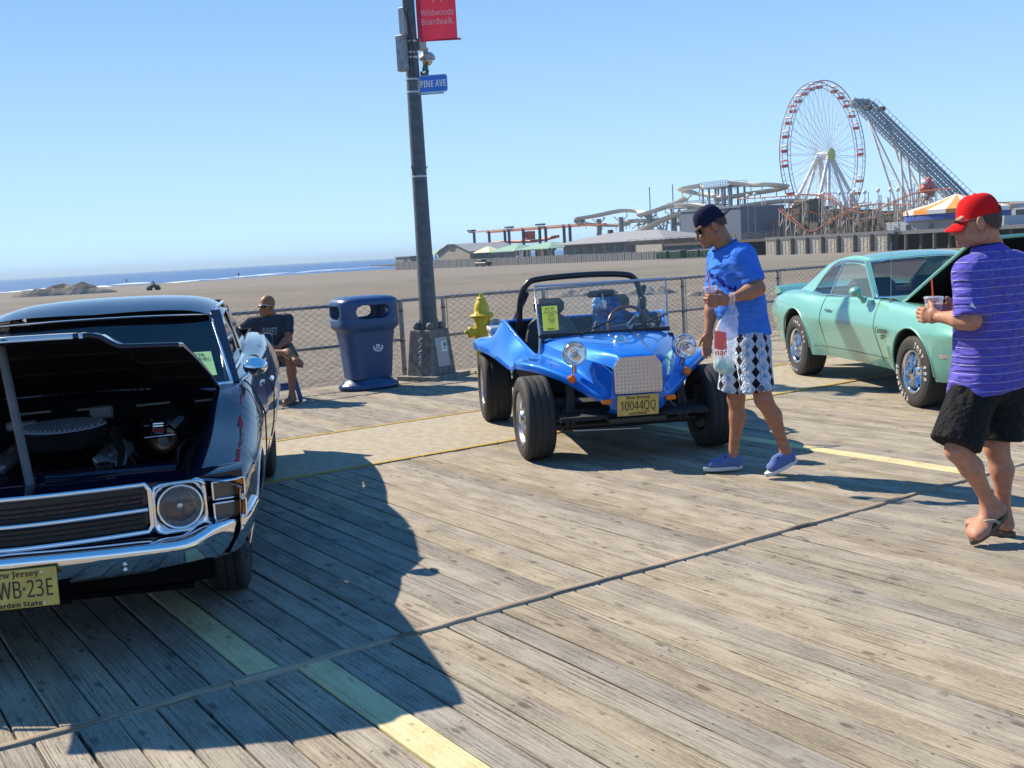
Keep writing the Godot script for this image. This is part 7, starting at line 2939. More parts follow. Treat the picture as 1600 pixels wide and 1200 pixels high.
func man_in_purple() -> void:
	var o := thing("person", "man in red cap and striped purple polo holding a cup with both hands", "person", Vector3(2.43, 0, -5.36))
	var side := Vector3(-0.80, 0, 0.60)
	var front := Vector3(-0.6, 0, -0.8)
	var J := {"neck": Vector3(-0.030, 1.495, 0.0), "shl": Vector3(-0.172, 1.372, 0.118), "shr": Vector3(0.142, 1.380, -0.110), "ell": Vector3(-0.200, 1.150, 0.19), "elr": Vector3(0.20, 1.12, -0.24), "wrl": Vector3(-0.285, 1.160, 0.0), "wrr": Vector3(-0.105, 1.172, -0.235), "hipl": Vector3(-0.105, 0.86, 0.06), "hipr": Vector3(0.055, 0.86, -0.06), "knl": Vector3(-0.245, 0.505, 0.13), "knr": Vector3(0.017, 0.475, -0.02), "anl": Vector3(-0.045, 0.205, 0.04), "anr": Vector3(0.068, 0.115, -0.055), "chest": Vector3(-0.01, 1.25, 0.0), "heell": Vector3(0.035, 0.155, 0.02), "heelr": Vector3(0.098, 0.035, -0.02), "toel": Vector3(-0.165, 0.045, 0.11), "toer": Vector3(-0.045, 0.033, -0.20), "back": Vector3(0.6, 0, 0.8)}
	var b := skin_body(J, side)
	var F: Field = J._field
	foot_shape(F, J.anr, J.heelr, J.toer, Vector3.UP)
	var ud := (Vector3(J.toel) - Vector3(J.heell)).normalized()
	foot_shape(F, J.anl, J.heell, J.toel, (Vector3.UP - ud * ud.y).normalized())
	F.add_to(b)
	var hb := Basis(Vector3.UP, -1.93) * Basis(Vector3.RIGHT, 0.16)
	var head := Transform3D(hb, Vector3(-0.095, 1.622, 0.018))
	head_shape(b, head, J.neck, 1.05)
	hand_shape(b, J.wrl, Vector3(-0.62, 0.08, -0.75), Vector3(0.0, 1, 0.0), Vector3(0.78, 0.0, -0.62), [0.45, 0.75, 0.5], 0.03, 0.7)
	hand_shape(b, J.wrr, Vector3(-0.95, 0.05, 0.15), Vector3(0.0, 1, 0.0), Vector3(-0.15, 0, 0.98), [0.55, 0.8, 0.5], 0.03, 0.7)
	put("body", b, "skin_ruddy", o)
	# polo
	b = B.new()
	F = Field.new(Vector3(-0.46, 0.70, -0.46), Vector3(0.46, 1.60, 0.46), 0.0105, 0.022)
	F.limb(Vector3(-0.02, 0.755, 0.0), Vector3(-0.02, 1.10, 0.0), Vector2(0.186, 0.155), Vector2(0.184, 0.150), side, true)
	F.limb(Vector3(-0.085, 1.0, 0.055), Vector3(-0.125, 0.76, 0.075), Vector2(0.105, 0.125), Vector2(0.128, 0.145), side, false, true)
	F.limb(Vector3(0.05, 1.0, -0.03), Vector3(0.06, 0.76, -0.05), Vector2(0.105, 0.125), Vector2(0.125, 0.140), side, false, true)
	F.limb(Vector3(-0.02, 1.10, 0.0), Vector3(-0.012, 1.30, 0.0), Vector2(0.184, 0.150), Vector2(0.195, 0.135), side)
	F.limb(Vector3(-0.012, 1.30, 0.0), Vector3(-0.028, 1.45, 0.0), Vector2(0.17, 0.10), Vector2(0.072, 0.066), side)
	F.limb(Vector3(-0.06, 1.412, 0.03), J.shl, v2(0.080), v2(0.070))
	F.limb(Vector3(0.03, 1.412, -0.03), J.shr, v2(0.080), v2(0.070))
	F.limb(J.shl, J.shl.lerp(J.ell, 0.93), v2(0.077), v2(0.083), side, false, true)
	F.limb(J.shr, J.shr.lerp(J.elr, 0.93), v2(0.077), v2(0.083), side, false, true)
	F.cut(Vector3(-0.02, 0.785, 0.0), Vector3(0.10, -1, 0.0))
	F.cut(Vector3(-0.03, 1.498, 0.0), Vector3(-0.15, 1.0, -0.2))
	F.add_to(b, func(p: Vector3) -> Vector2:
		return Vector2(p.dot(side) * 3.0, p.y * 3.97 + 0.03 * p.dot(front)))
	var polo := put("polo_shirt", b, "polo_purple", o)
	b = B.new()
	var rows := []
	for q in [[0.074, 1.470], [0.071, 1.505], [0.066, 1.525], [0.078, 1.515], [0.092, 1.478]]:
		var row := PackedVector3Array()
		for k in 26:
			var a := lerpf(-2.75, 2.75, k / 25.0)
			row.append(Vector3(-0.038, q[1] - 0.018 * absf(sin(a * 0.5)) * (1.0 if q[0] > 0.07 else 0.4) - 0.01, 0.006) + (-front) * cos(a) * q[0] * 0.95 + side * sin(a) * q[0])
		rows.append(row)
	b.grid(rows)
	put("collar", b, "collar_purple", polo)
	b = B.new()
	b.prism(PackedVector2Array([Vector2(-0.018, -0.014), Vector2(0.018, -0.014), Vector2(0.0, 0.018)]), 0.003, Transform3D(Basis(Vector3.UP, -0.55), Vector3(-0.222, 1.225, 0.247)))
	put("sleeve_emblem", b, "white_ink", polo)
	# shorts
	b = B.new()
	F = Field.new(Vector3(-0.46, 0.42, -0.34), Vector3(0.30, 0.98, 0.40), 0.0105, 0.02)
	F.limb(Vector3(-0.02, 0.85, 0.0), Vector3(-0.02, 0.92, 0.0), Vector2(0.165, 0.135), Vector2(0.155, 0.125), side)
	F.limb(J.hipl, Vector3(-0.262, 0.535, 0.145), Vector2(0.104, 0.115), Vector2(0.118, 0.125), side, false, true)
	F.limb(J.hipr + Vector3(0.01, 0, 0), Vector3(0.025, 0.515, -0.02), Vector2(0.118, 0.128), Vector2(0.112, 0.122), side, false, true)
	F.add_to(b)
	put("black_shorts", b, "shorts_black", o)
	for q in ["l", "r"]:
		var he: Vector3 = J["heel" + q]
		var to: Vector3 = J["toe" + q]
		var d := (to - he).normalized()
		var up: Vector3 = (Vector3.UP - d * d.y).normalized()
		var sd := d.cross(up)
		b = B.new()
		var lp := []
		for y in [-0.030, -0.028, -0.008, -0.004]:
			var row := PackedVector3Array()
			for k in 32:
				var a := TAU * k / 32
				var mid := he.lerp(to, 0.5)
				var w: float = (0.043 + 0.007 * cos(a)) * (0.94 if y < -0.029 or y > -0.005 else 1.0)
				row.append(mid + d * cos(a) * (he.distance_to(to) * 0.5 + 0.018) * (0.97 if y < -0.029 or y > -0.005 else 1.0) + sd * sin(a) * w + up * y)
			lp.append(row)
		b.grid(lp, true)
		b.fan(lp[0])
		b.fan(lp[3], true)
		var sl := put("flip_flop", b, "sandal_brown", o)
		b = B.new()
		for s in [-1.0, 1.0]:
			b.tube(path3([to - d * 0.055 + up * 0.022, to - d * 0.09 + up * 0.045 + sd * s * 0.022, to - d * 0.13 + up * 0.028 + sd * s * 0.047, to - d * 0.15 + up * 0.0 + sd * s * 0.049], 12), 0.0085, 8)
		put("flip_flop_strap", b, "sandal_strap", sl)
	hair_on(o, head, -0.058)
	var cp := cap_on(o, head, "cap_red", 0.0, 0.035)
	b = B.new()
	rows = []
	for i in 5:
		var f := i / 4.0
		var row := PackedVector3Array()
		for k in 13:
			var a := lerpf(-0.40, 0.40, k / 12.0) + PI
			var y := 0.0 + 0.034 * f * sqrt(maxf(0.0, 1.0 - pow((k - 6) / 6.0, 2.0)))
			var rr := pow(cos(asin(clampf((y + 0.012) / 0.116, 0, 1))), 0.62)
			row.append(Vector3(sin(a) * 0.0885 * rr, y, cos(a) * 0.1095 * rr))
		rows.append(row)
	b.grid(rows)
	put("cap_opening", b, "hair_brown", cp)
	b = B.new()
	b.tube(PackedVector3Array([Vector3(0.050, 0.052, -0.055), Vector3(0.060, 0.046, -0.045), Vector3(0.055, 0.064, -0.028)]), 0.002, 5)
	put("cap_emblem", b, "white_paint", cp)
	glasses(o, head, "black")
	cup("plastic cup of milky iced coffee with orange straw held by the man in purple", Vector3(2.43 - 0.272, 1.130, -5.36 - 0.095), Basis(Vector3.BACK, -0.03), "iced_coffee", 0.115)

func seated_man() -> void:
	var o := thing("person", "bald man in dark grey tee sitting cross-legged on a blue stool by fence", "person", Vector3(-2.72, 0, -12.6))
	var side := Vector3(0.93, 0, -0.36)
	var J := {"neck": Vector3(-0.055, 0.995, -0.01), "shl": Vector3(0.115, 0.945, -0.035), "shr": Vector3(-0.235, 0.945, 0.06), "ell": Vector3(0.150, 0.735, 0.10), "elr": Vector3(-0.42, 0.84, 0.12), "wrl": Vector3(0.055, 0.640, 0.27), "wrr": Vector3(-0.60, 0.80, 0.20), "hipl": Vector3(0.08, 0.565, -0.03), "hipr": Vector3(-0.09, 0.565, 0.02), "knl": Vector3(0.215, 0.515, 0.38), "knr": Vector3(-0.22, 0.585, 0.34), "anl": Vector3(0.200, 0.09, 0.38), "anr": Vector3(0.205, 0.605, 0.44), "chest": Vector3(-0.05, 0.80, 0.0), "heell": Vector3(0.205, 0.03, 0.33), "heelr": Vector3(0.19, 0.57, 0.45), "toel": Vector3(0.155, 0.03, 0.56), "toer": Vector3(0.36, 0.46, 0.56), "back": Vector3(0.1, 0, -0.6)}
	var b := skin_body(J, side)
	var F: Field = J._field
	foot_shape(F, J.anl, J.heell, J.toel, Vector3.UP)
	var ud := (Vector3(J.toer) - Vector3(J.heelr)).normalized()
	foot_shape(F, J.anr, J.heelr, J.toer, (Vector3(0.3, 1, 0) - ud * ud.dot(Vector3(0.3, 1, 0))).normalized())
	F.add_to(b)
	var head := Transform3D(Basis(Vector3.UP, -0.60) * Basis(Vector3.RIGHT, 0.05), Vector3(-0.078, 1.125, 0.035))
	head_shape(b, head, J.neck, 1.02)
	hand_shape(b, J.wrl, Vector3(-0.6, -0.3, 0.7), Vector3(0.2, 1, 0.1), Vector3(-0.6, 0, -0.6), [0.3, 0.4, 0.3], 0.06, 0.5, 0.005)
	hand_shape(b, J.wrr, Vector3(-0.9, -0.2, 0.2), Vector3(0, 0.2, 1), Vector3(0, -1, 0), [0.3, 0.3, 0.2], 0.06, 0.4, 0.005)
	put("body", b, "skin_dark_tan", o)
	b = B.new()
	F = Field.new(Vector3(-0.52, 0.46, -0.3), Vector3(0.40, 1.08, 0.32), 0.0125, 0.022)
	F.limb(Vector3(0.0, 0.54, -0.01), Vector3(-0.05, 0.82, 0.0), Vector2(0.165, 0.140), Vector2(0.178, 0.132), side, true)
	F.limb(Vector3(-0.05, 0.86, 0.0), Vector3(-0.055, 0.985, -0.005), Vector2(0.16, 0.10), Vector2(0.08, 0.075), side)
	F.limb(Vector3(-0.02, 0.955, -0.015), J.shl, v2(0.074), v2(0.074))
	F.limb(Vector3(-0.09, 0.955, 0.01), J.shr, v2(0.074), v2(0.074))
	F.limb(J.shl, J.shl.lerp(J.ell, 0.72), v2(0.073), v2(0.070), side, false, true)
	F.limb(J.shr, J.shr.lerp(J.elr, 0.75), v2(0.073), v2(0.070), side, false, true)
	F.cut(Vector3(-0.055, 1.015, 0.0), Vector3(0.0, 1.0, 0.12))
	F.add_to(b)
	var tee := put("tee_shirt", b, "tee_grey", o)
	words_on("shirt_lettering", "NAVET", 0.085, "faded_ink", tee, Transform3D(Basis(Vector3.UP, -0.37) * Basis(Vector3.RIGHT, -0.1), Vector3(-0.045, 0.835, 0.172)), "Droid Sans", 700, 0.003, 0.56)
	b = B.new()
	F = Field.new(Vector3(-0.36, 0.36, -0.24), Vector3(0.38, 0.74, 0.5), 0.0125, 0.018)
	F.limb(Vector3(0.0, 0.56, -0.01), Vector3(0.0, 0.62, -0.01), Vector2(0.18, 0.145), Vector2(0.17, 0.135), side)
	F.limb(J.hipl, J.hipl.lerp(J.knl, 0.88), v2(0.11), v2(0.105), side, false, true)
	F.limb(J.hipr, J.hipr.lerp(J.knr, 0.88), v2(0.11), v2(0.105), side, false, true)
	F.add_to(b)
	put("olive_shorts", b, "shorts_olive", o)
	for q in ["l", "r"]:
		var he: Vector3 = J["heel" + q]
		var to: Vector3 = J["toe" + q]
		var d := (to - he).normalized()
		var ref := Vector3.UP if q == "l" else Vector3(0.3, 1, 0)
		var up: Vector3 = (ref - d * d.dot(ref)).normalized()
		var sd := d.cross(up)
		b = B.new()
		b.rbox(Vector3(0.10, 0.024, he.distance_to(to) + 0.03), he.lerp(to, 0.5) - up * 0.016, 0.01, Basis(sd, up, sd.cross(up)))
		for s in [-1.0, 1.0]:
			b.tube(path3([to - d * 0.05 + up * 0.03, to - d * 0.09 + up * 0.05 + sd * s * 0.02, to - d * 0.15 + sd * s * 0.05], 8), 0.009, 6)
		put("sandal", b, "sandal_brown", o)
	glasses(o, head, "frame_silver")
	# stool
	var st := thing("stool", "blue wooden stool with splayed legs under the bald seated man", "stool", Vector3(-2.70, 0, -12.58), 0.2)
	b = B.new()
	b.cyl(0.19, 0.04, T(0, 0.435, 0), 24, 0.01)
	put("seat", b, "stool_blue", st)
	for q in [[-1, -1], [1, -1], [1, 1], [-1, 1]]:
		b = B.new()
		bar(b, Vector3(q[0] * 0.11, 0.425, q[1] * 0.11), Vector3(q[0] * 0.20, 0.0, q[1] * 0.20), 0.045)
		put("leg", b, "stool_blue", st)
	for q in [[-1, 1, 1, 1], [-1, -1, 1, -1], [-1, -1, -1, 1], [1, -1, 1, 1]]:
		b = B.new()
		bar(b, Vector3(q[0] * 0.165, 0.165, q[1] * 0.165), Vector3(q[2] * 0.165, 0.165, q[3] * 0.165), 0.028, 0.05)
		put("rung", b, "stool_blue", st)
# ---------------------------------------------------------------- the amusement pier, in boardwalk axes: s away from us, t along the shore
func pier_thing(called: String, label: String, cat: String, s: float, y: float, t: float, group := "") -> Node3D:
	return thing(called, label, cat, S(s, y, t), TURN, group)

func pier_materials() -> void:
	mk("pier_white", lin(0.58, 0.59, 0.58), 0.7, 0.0, {"albedo_texture": noise_tex(0.03, 256, 81, Color(0.70, 0.62, 0.52), Color.WHITE), "uv1_triplanar": true, "uv1_scale": Vector3(0.3, 0.3, 0.3)})
	mk("pier_timber", lin(0.12, 0.095, 0.075), 0.9)
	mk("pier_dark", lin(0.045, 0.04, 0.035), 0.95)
	mk("bleached_timber", lin(0.28, 0.28, 0.29), 0.9, 0.0, {"albedo_texture": noise_tex(0.05, 256, 82, Color(0.6, 0.6, 0.6), Color.WHITE), "uv1_triplanar": true, "uv1_scale": Vector3(0.4, 0.4, 0.4)})
	mk("shingle_grey", lin(0.30, 0.31, 0.33), 0.85, 0.0, {"albedo_texture": noise_tex(0.06, 256, 83, Color(0.78, 0.78, 0.8), Color.WHITE), "uv1_triplanar": true, "uv1_scale": Vector3(0.5, 0.5, 0.5)})
	mk("wall_grey", lin(0.24, 0.235, 0.22), 0.9)
	mk("wall_tan", lin(0.30, 0.265, 0.22), 0.9)
	mk("window_dark", lin(0.05, 0.055, 0.065), 0.2)
	mk("roof_green", lin(0.19, 0.33, 0.26), 0.8)
	mk("tent_yellow", lin(0.62, 0.55, 0.22), 0.8)
	mk("tent_orange", lin(0.72, 0.27, 0.05), 0.8)
	mk("tent_white", lin(0.74, 0.72, 0.68), 0.8)
	mk("frame_navy", lin(0.035, 0.045, 0.085), 0.6)
	mk("frame_orange", lin(0.40, 0.12, 0.05), 0.7)
	mk("frame_pink", lin(0.55, 0.33, 0.24), 0.7)
	mk("flume_cream", lin(0.62, 0.59, 0.52), 0.6)
	mk("flume_grey", lin(0.26, 0.27, 0.28), 0.7)
	mk("slate_blue", lin(0.12, 0.15, 0.20), 0.8)
	mk("ride_white", lin(0.66, 0.67, 0.68), 0.5)
	mk("wheel_rim", lin(0.33, 0.24, 0.24), 0.5)
	mk("bent_white", lin(0.42, 0.40, 0.37), 0.6)
	mk("bent_brown", lin(0.22, 0.18, 0.15), 0.7)
	mk("ride_red", lin(0.50, 0.09, 0.05), 0.55)
	mk("ride_steel", lin(0.22, 0.25, 0.29), 0.55, 0.3)
	mk("ride_yellow", lin(0.62, 0.55, 0.12), 0.5)
	mk("tent_band", lin(0.03, 0.07, 0.30), 0.7)
	mk("pale_blue_wall", lin(0.42, 0.48, 0.55), 0.8)
	mk("dumpster_green", lin(0.02, 0.07, 0.045), 0.6)
	mk("palm_green", lin(0.05, 0.09, 0.04), 0.8)
	mk("globe_white", lin(0.7, 0.68, 0.62), 0.4)

func hip_roof(b: B, t0: float, t1: float, s0: float, s1: float, eave: float, ridge: float, inset: float) -> void:
	var a := Vector3(s0, eave, t0)
	var c := Vector3(s0, eave, t1)
	var d := Vector3(s1, eave, t1)
	var e := Vector3(s1, eave, t0)
	var sm := (s0 + s1) / 2
	var r0 := Vector3(sm, ridge, t0 + inset)
	var r1 := Vector3(sm, ridge, t1 - inset)
	b.quad(a, c, r1, r0)
	b.quad(d, e, r0, r1)
	b.tri(c, d, r1)
	b.tri(e, a, r0)
	b.quad(a + Vector3(0, -0.18, 0), c + Vector3(0, -0.18, 0), c, a)
	b.quad(c + Vector3(0, -0.18, 0), d + Vector3(0, -0.18, 0), d, c)
	b.quad(e + Vector3(0, -0.18, 0), a + Vector3(0, -0.18, 0), a, e)
	b.quad(e + Vector3(0, -0.17, 0), d + Vector3(0, -0.17, 0), c + Vector3(0, -0.17, 0), a + Vector3(0, -0.17, 0))

func pavilion(label: String, s: float, t: float, w: float, d: float, y0: float, eave: float, ridge: float) -> void:
	var o := pier_thing("open_pavilion", label, "pavilion", s, y0, t, "green roofed pavilions on the pier")
	var b := B.new()
	hip_roof(b, -w / 2, w / 2, -d / 2, d / 2, eave - y0, ridge - y0, w * 0.42)
	put("roof", b, "roof_green", o)
	for q in [[-1, -1], [-1, -0.33], [-1, 0.33], [-1, 1], [1, -1], [1, 1]]:
		b = B.new()
		b.box(Vector3(0.3, eave - y0, 0.3), Vector3(q[0] * d * 0.42, (eave - y0) / 2, q[1] * w * 0.42))
		put("post", b, "pier_white", o)

func pier() -> void:
	var r := RandomNumberGenerator.new()
	r.seed = 99
	var b := B.new()
	b.box(Vector3(150, 0.5, 150), Vector3(230, 1.15, -95))
	b.box(Vector3(60, 0.4, 140), Vector3(185, -0.6, -235))
	var dk := struct(put("pier_deck", b, "pier_timber", self, Transform3D(Basis(Vector3.UP, TURN), Vector3.ZERO)))
	# bulkhead with white sheet panels, then open trestle
	var o := pier_thing("pier_bulkhead", "pier edge wall of rusty white panels between dark piles above the beach", "wall", 152, 0, -125)
	for i in 8:
		var t := -12.6 + i * 3.4
		b = B.new()
		b.box(Vector3(0.25, 2.75, 2.35), Vector3(-0.1, -0.35, t))
		for k in 3:
			b.box(Vector3(0.06, 2.75, 0.12), Vector3(-0.24, -0.35, t - 0.8 + k * 0.8))
		put("panel", b, "pier_white", o)
		b = B.new()
		b.cyl(0.42, 3.1, T(-0.25, -0.35, t + 1.7), 10)
		put("pile", b, "pier_timber", o)
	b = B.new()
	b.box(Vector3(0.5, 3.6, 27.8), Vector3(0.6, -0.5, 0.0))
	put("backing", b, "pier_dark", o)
	b = B.new()
	b.box(Vector3(0.5, 0.55, 27.8), Vector3(-0.1, 1.32, 0.0))
	put("edge_beam", b, "bleached_timber", o)
	o = pier_thing("pier_trestle", "dark open timber trestle carrying the pier deck behind the striped tent", "trestle", 152, 0, -80)
	for i in 9:
		for k in 3:
			b = B.new()
			b.cyl(0.28, 3.0, T(k * 4.0, -0.5, -29.0 + i * 5.2), 8)
			put("pile", b, "pier_timber", o)
	b = B.new()
	b.box(Vector3(0.4, 0.6, 56), Vector3(-0.1, 1.2, -1.5))
	put("edge_beam", b, "bleached_timber", o)
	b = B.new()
	b.box(Vector3(0.4, 3.4, 100), Vector3(13, -0.6, -23.5))  # solid dark box behind the piles, coloured as the shade under the deck
	put("under_deck_shade", b, "pier_dark", o)
	o = pier_thing("pier_railing", "brown post and wire railing along the near edge of the pier deck", "railing", 152.3, 1.4, -120)
	b = B.new()
	for i in 34:
		b.box(Vector3(0.1, 1.3, 0.1), Vector3(0, 0.65, -58 + i * 2.6))
	for y in [0.25, 0.5, 0.75, 1.0, 1.28]:
		b.box(Vector3(0.05, 0.05, 87), Vector3(0, y, -15))
	stuff(put("rails", b, "pier_timber", o))
	# low wall of upright bleached timbers round the seaward part
	o = pier_thing("timber_bulkhead", "low bleached wall of upright timbers holding the far sand of the pier", "wall", 152, 0, -224)
	b = B.new()
	for i in 150:
		var t := -59.0 + i * 0.79
		var hgt := lerpf(0.35, -0.05, i / 149.0) + r.randf_range(-0.08, 0.08)
		b.box(Vector3(0.3, hgt + 2.2, 0.62), Vector3(r.randf_range(-0.05, 0.05), (hgt - 2.2) / 2, t))
	stuff(put("upright_timbers", b, "bleached_timber", o))
	b = B.new()
	b.box(Vector3(0.4, 0.22, 118), Vector3(0.25, -0.45, 0))
	put("wale", b, "pier_timber", o)
	# shingled pavilion
	o = pier_thing("beach_pavilion", "long low beach building with grey hipped shingle roof behind the timber wall", "building", 160, -0.6, -195)
	b = B.new()
	b.box(Vector3(14, 3.1, 36), Vector3(8.5, 1.5, 0))
	put("wall", b, "wall_grey", o)
	b = B.new()
	hip_roof(b, -20, 20.5, -0.5, 17, 3.1, 5.4, 12)
	var rf := put("roof", b, "shingle_grey", o)
	b = B.new()
	b.box(Vector3(1.0, 0.9, 0.9), Vector3(8, 5.6, -8))
	put("roof_vent", b, "pier_dark", rf)
	for i in 9:
		b = B.new()
		b.box(Vector3(0.12, 1.5, 2.3), Vector3(1.47, 1.7, -16 + i * 3.8))
		put("window", b, "window_dark", o)
	b = B.new()
	b.box(Vector3(0.3, 2.3, 8.5), Vector3(-1.5, 0.9, 16.5))
	put("white_screen", b, "pier_white", o)
	# gabled building
	o = pier_thing("gabled_building", "plain tan building with a broad gable end facing the beach", "building", 165, -0.7, -271.5)
	b = B.new()
	b.prism(PackedVector2Array([Vector2(-9, 0), Vector2(9, 0), Vector2(9, 3.1), Vector2(1.5, 5.2), Vector2(-2.5, 5.2), Vector2(-9, 3.0)]), 16, T(8.0, 0, 0, Basis(Vector3.UP, -PI / 2)))
	put("wall", b, "wall_tan", o)
	b = B.new()
	for q in [[9.5, 2.95, 1.4, 5.32], [-9.5, 2.85, -2.4, 5.32], [-2.4, 5.32, 1.4, 5.32]]:
		b.quad(Vector3(-0.5, q[1], q[0]), Vector3(-0.5, q[3], q[2]), Vector3(17, q[3], q[2]), Vector3(17, q[1], q[0]))
	put("roof", b, "shingle_grey", o)
	b = B.new()
	b.box(Vector3(0.15, 0.8, 3.0), Vector3(-0.06, 3.9, -0.6))
	put("gable_vent", b, "window_dark", o)
	o = pier_thing("beach_hut", "small flat grey hut at the seaward end of the pier", "hut", 156, -1.2, -286)
	b = B.new()
	b.box(Vector3(5, 2.9, 9), Vector3(2.5, 1.4, 0))
	put("wall", b, "wall_grey", o)
	b = B.new()
	b.box(Vector3(5.6, 0.2, 9.8), Vector3(2.5, 2.95, 0))
	put("roof", b, "shingle_grey", o)
	b = B.new()
	b.box(Vector3(0.1, 1.4, 2.0), Vector3(-0.06, 1.5, 1.5))
	put("window", b, "window_dark", o)
	pavilion("green roofed open pavilion, middle one of three", 172, -249, 15, 12, -0.5, 1.7, 3.5)
	pavilion("green roofed open pavilion nearest the long grey building", 172, -233.5, 15, 12, -0.5, 1.9, 3.6)
	pavilion("small green roofed pavilion farthest out to sea, left of the gabled building", 178, -301.5, 8, 8, -0.5, 2.0, 3.8)
	o = pier_thing("striped_parasol_tent", "pale yellow and white peaked tent beside the gabled building", "tent", 168, -0.5, -257.3)
	for k in 12:
		var a0 := TAU * k / 12
		var a1 := TAU * (k + 1) / 12
		b = B.new()
		b.tri(Vector3(0, 4.0, 0), Vector3(cos(a0) * 4.4, 2.2, sin(a0) * 4.4), Vector3(cos(a1) * 4.4, 2.2, sin(a1) * 4.4))
		put("canopy_gore", b, "tent_yellow" if k % 2 else "tent_white", o)
	b = B.new()
	b.cyl(0.12, 4.0, T(0, 2, 0), 8)
	put("mast", b, "pier_white", o)
	# navy posts with orange track beams
	o = pier_thing("elevated_ride_frame", "long elevated ride frame of navy posts carrying two orange beams", "ride", 190, -0.5, -272)
	for e in [[0.0, 9.3], [7.0, 9.0]]:
		b = B.new()
		bar(b, Vector3(e[0], e[1] - 0.3, -30), Vector3(e[0], e[1] - 0.6, 32), 0.55, 0.5)
		put("track_beam", b, "frame_pink" if e[0] < 1.0 else "frame_orange", o)
	for t in [-27.0, -18.1, -9.1, -6.8, 0.9, 9.5, 12.5, 21.5, 24.3]:
		b = B.new()
		b.cyl(0.45, 9.0, T(0.0 if absf(t) < 100 else 7.0, 4.5, t), 10)
		put("post", b, "frame_navy", o)
	for t in [-28.5, -6.5, 10.0, 29.0]:
		b = B.new()
		b.box(Vector3(1.5, 0.5, 3.2), Vector3(0, 9.55, t))
		put("post_cap", b, "frame_navy", o)
	b = B.new()
	b.tube(path3([Vector3(3, 5.0, -24), Vector3(2, 5.2, -12), Vector3(3, 4.8, 2), Vector3(2, 5.8, 16)], 30), 0.5, 6)
	put("lower_track", b, "ride_red", o)
	b = B.new()
	b.box(Vector3(2.5, 2.6, 2.4), Vector3(2, 6.6, 1.4))
	put("red_hopper", b, "ride_red", o)
	b = B.new()
	for i in 26:
		b.box(Vector3(0.5, r.randf_range(1.5, 4.0), r.randf_range(0.3, 1.6)), Vector3(r.randf_range(-6, 4), r.randf_range(0.8, 2.5), -26 + i * 1.7))
	stuff(put("queue_clutter", b, "pier_timber", o))
	# water slides
	o = pier_thing("water_slides", "cream water slide flumes winding round grey towers at the water park", "water slide", 200, 0, -220)
	var flumes := [
		[[-37, 9.4, 0], [-32, 10.0, -3], [-27, 10.6, 0], [-18, 11.4, 2], [-12, 10.6, 3], [-8, 9.6, 0], [0, 11.2, 2], [7, 12.0, 0], [13, 13.2, -2]],
		[[-37, 9.3, 0], [-39, 8.6, 5], [-33, 7.8, 9], [-22, 7.6, 6], [-13, 8.2, 1], [-5, 8.0, 4], [3, 9.2, 6]],
		[[16, 15.8, 0], [11, 15.4, -1], [7.4, 15.2, 1], [8, 14.2, 6], [14, 13.2, 5], [20, 12.6, 2]],
		[[26, 15.6, 0], [32, 14.6, 1], [38, 14.2, 0], [40, 13.4, 4], [34, 13.0, 6], [27, 12.6, 4], [20, 11.8, 1]],
		[[12, 11.0, -5], [18, 10.8, -6], [24, 9.8, -6], [31, 9.2, -5], [38, 9.6, -4], [46, 9.8, -3], [52, 9.2, 0]],
		[[-6, 4.6, -4], [2, 6.0, -6], [9, 8.0, -6], [15, 9.4, -4], [19, 10.5, 0]]]
	for q in flumes:
		var keys := []
		for p in q:
			keys.append(Vector3(p[2], p[1], p[0]))
		var line := path3(keys, 44)
		b = B.new()
		var rows := []
		for i in 44:
			var d := (line[mini(i + 1, 43)] - line[maxi(i - 1, 0)]).normalized()
			var sd := d.cross(Vector3.UP).normalized()
			var row := PackedVector3Array()
			for k in 9:
				var a := PI + PI * k / 8.0
				row.append(line[i] + sd * cos(a) * 1.15 + Vector3(0, sin(a) * 1.05 + 0.5, 0))
			rows.append(row)
		b.grid(rows)
		for i in range(2, 44, 5):
			bar(b, line[i] - Vector3(0, 0.45, 0), Vector3(line[i].x, line[i].y - 1.6, line[i].z), 0.18)
		put("flume", b, "flume_cream", o)
	for t in [-28.0, -18.0, -5.8, 4.0]:
		b = B.new()
		b.cyl(0.75, 10.0, T(1, 4.6, t), 10)
		for e in [-1.0, 1.0]:
			bar(b, Vector3(1, 8.0, t), Vector3(1, 9.8, t + e * 3.0), 0.22)
		put("column", b, "flume_grey", o)
	for t in [-5.4, 3.8]:
		b = B.new()
		b.cyl(0.16, 8.0, T(1, 13.0, t), 6)
		put("mast", b, "ride_steel", o)
	for q in [[16.5, 26.5, 14.9, 7.0], [5.0, 19.0, 10.6, 8.0]]:
		b = B.new()
		b.box(Vector3(q[3], 0.4, q[1] - q[0]), Vector3(2, q[2], (q[0] + q[1]) / 2))
		put("platform", b, "ride_steel", o)
		b = B.new()
		var n := int((q[1] - q[0]) / 0.8)
		for i in n + 1:
			b.box(Vector3(0.1, 1.2, 0.1), Vector3(2 - q[3] / 2, q[2] + 0.8, q[0] + (q[1] - q[0]) * i / n))
		for y in [0.5, 0.95, 1.4]:
			b.box(Vector3(0.1, 0.14, q[1] - q[0]), Vector3(2 - q[3] / 2, q[2] + y, (q[0] + q[1]) / 2))
			b.box(Vector3(0.1, 0.14, q[1] - q[0]), Vector3(2 + q[3] / 2, q[2] + y, (q[0] + q[1]) / 2))
		stuff(put("platform_railing", b, "ride_steel", o))
		for i in 5:
			for e in [-1.0, 1.0]:
				b = B.new()
				b.box(Vector3(0.4, q[2], 0.4), Vector3(2 + e * q[3] * 0.4, q[2] / 2, lerpf(q[0] + 0.4, q[1] - 0.4, i / 4.0)))
				put("tower_leg", b, "ride_steel", o)
	b = B.new()
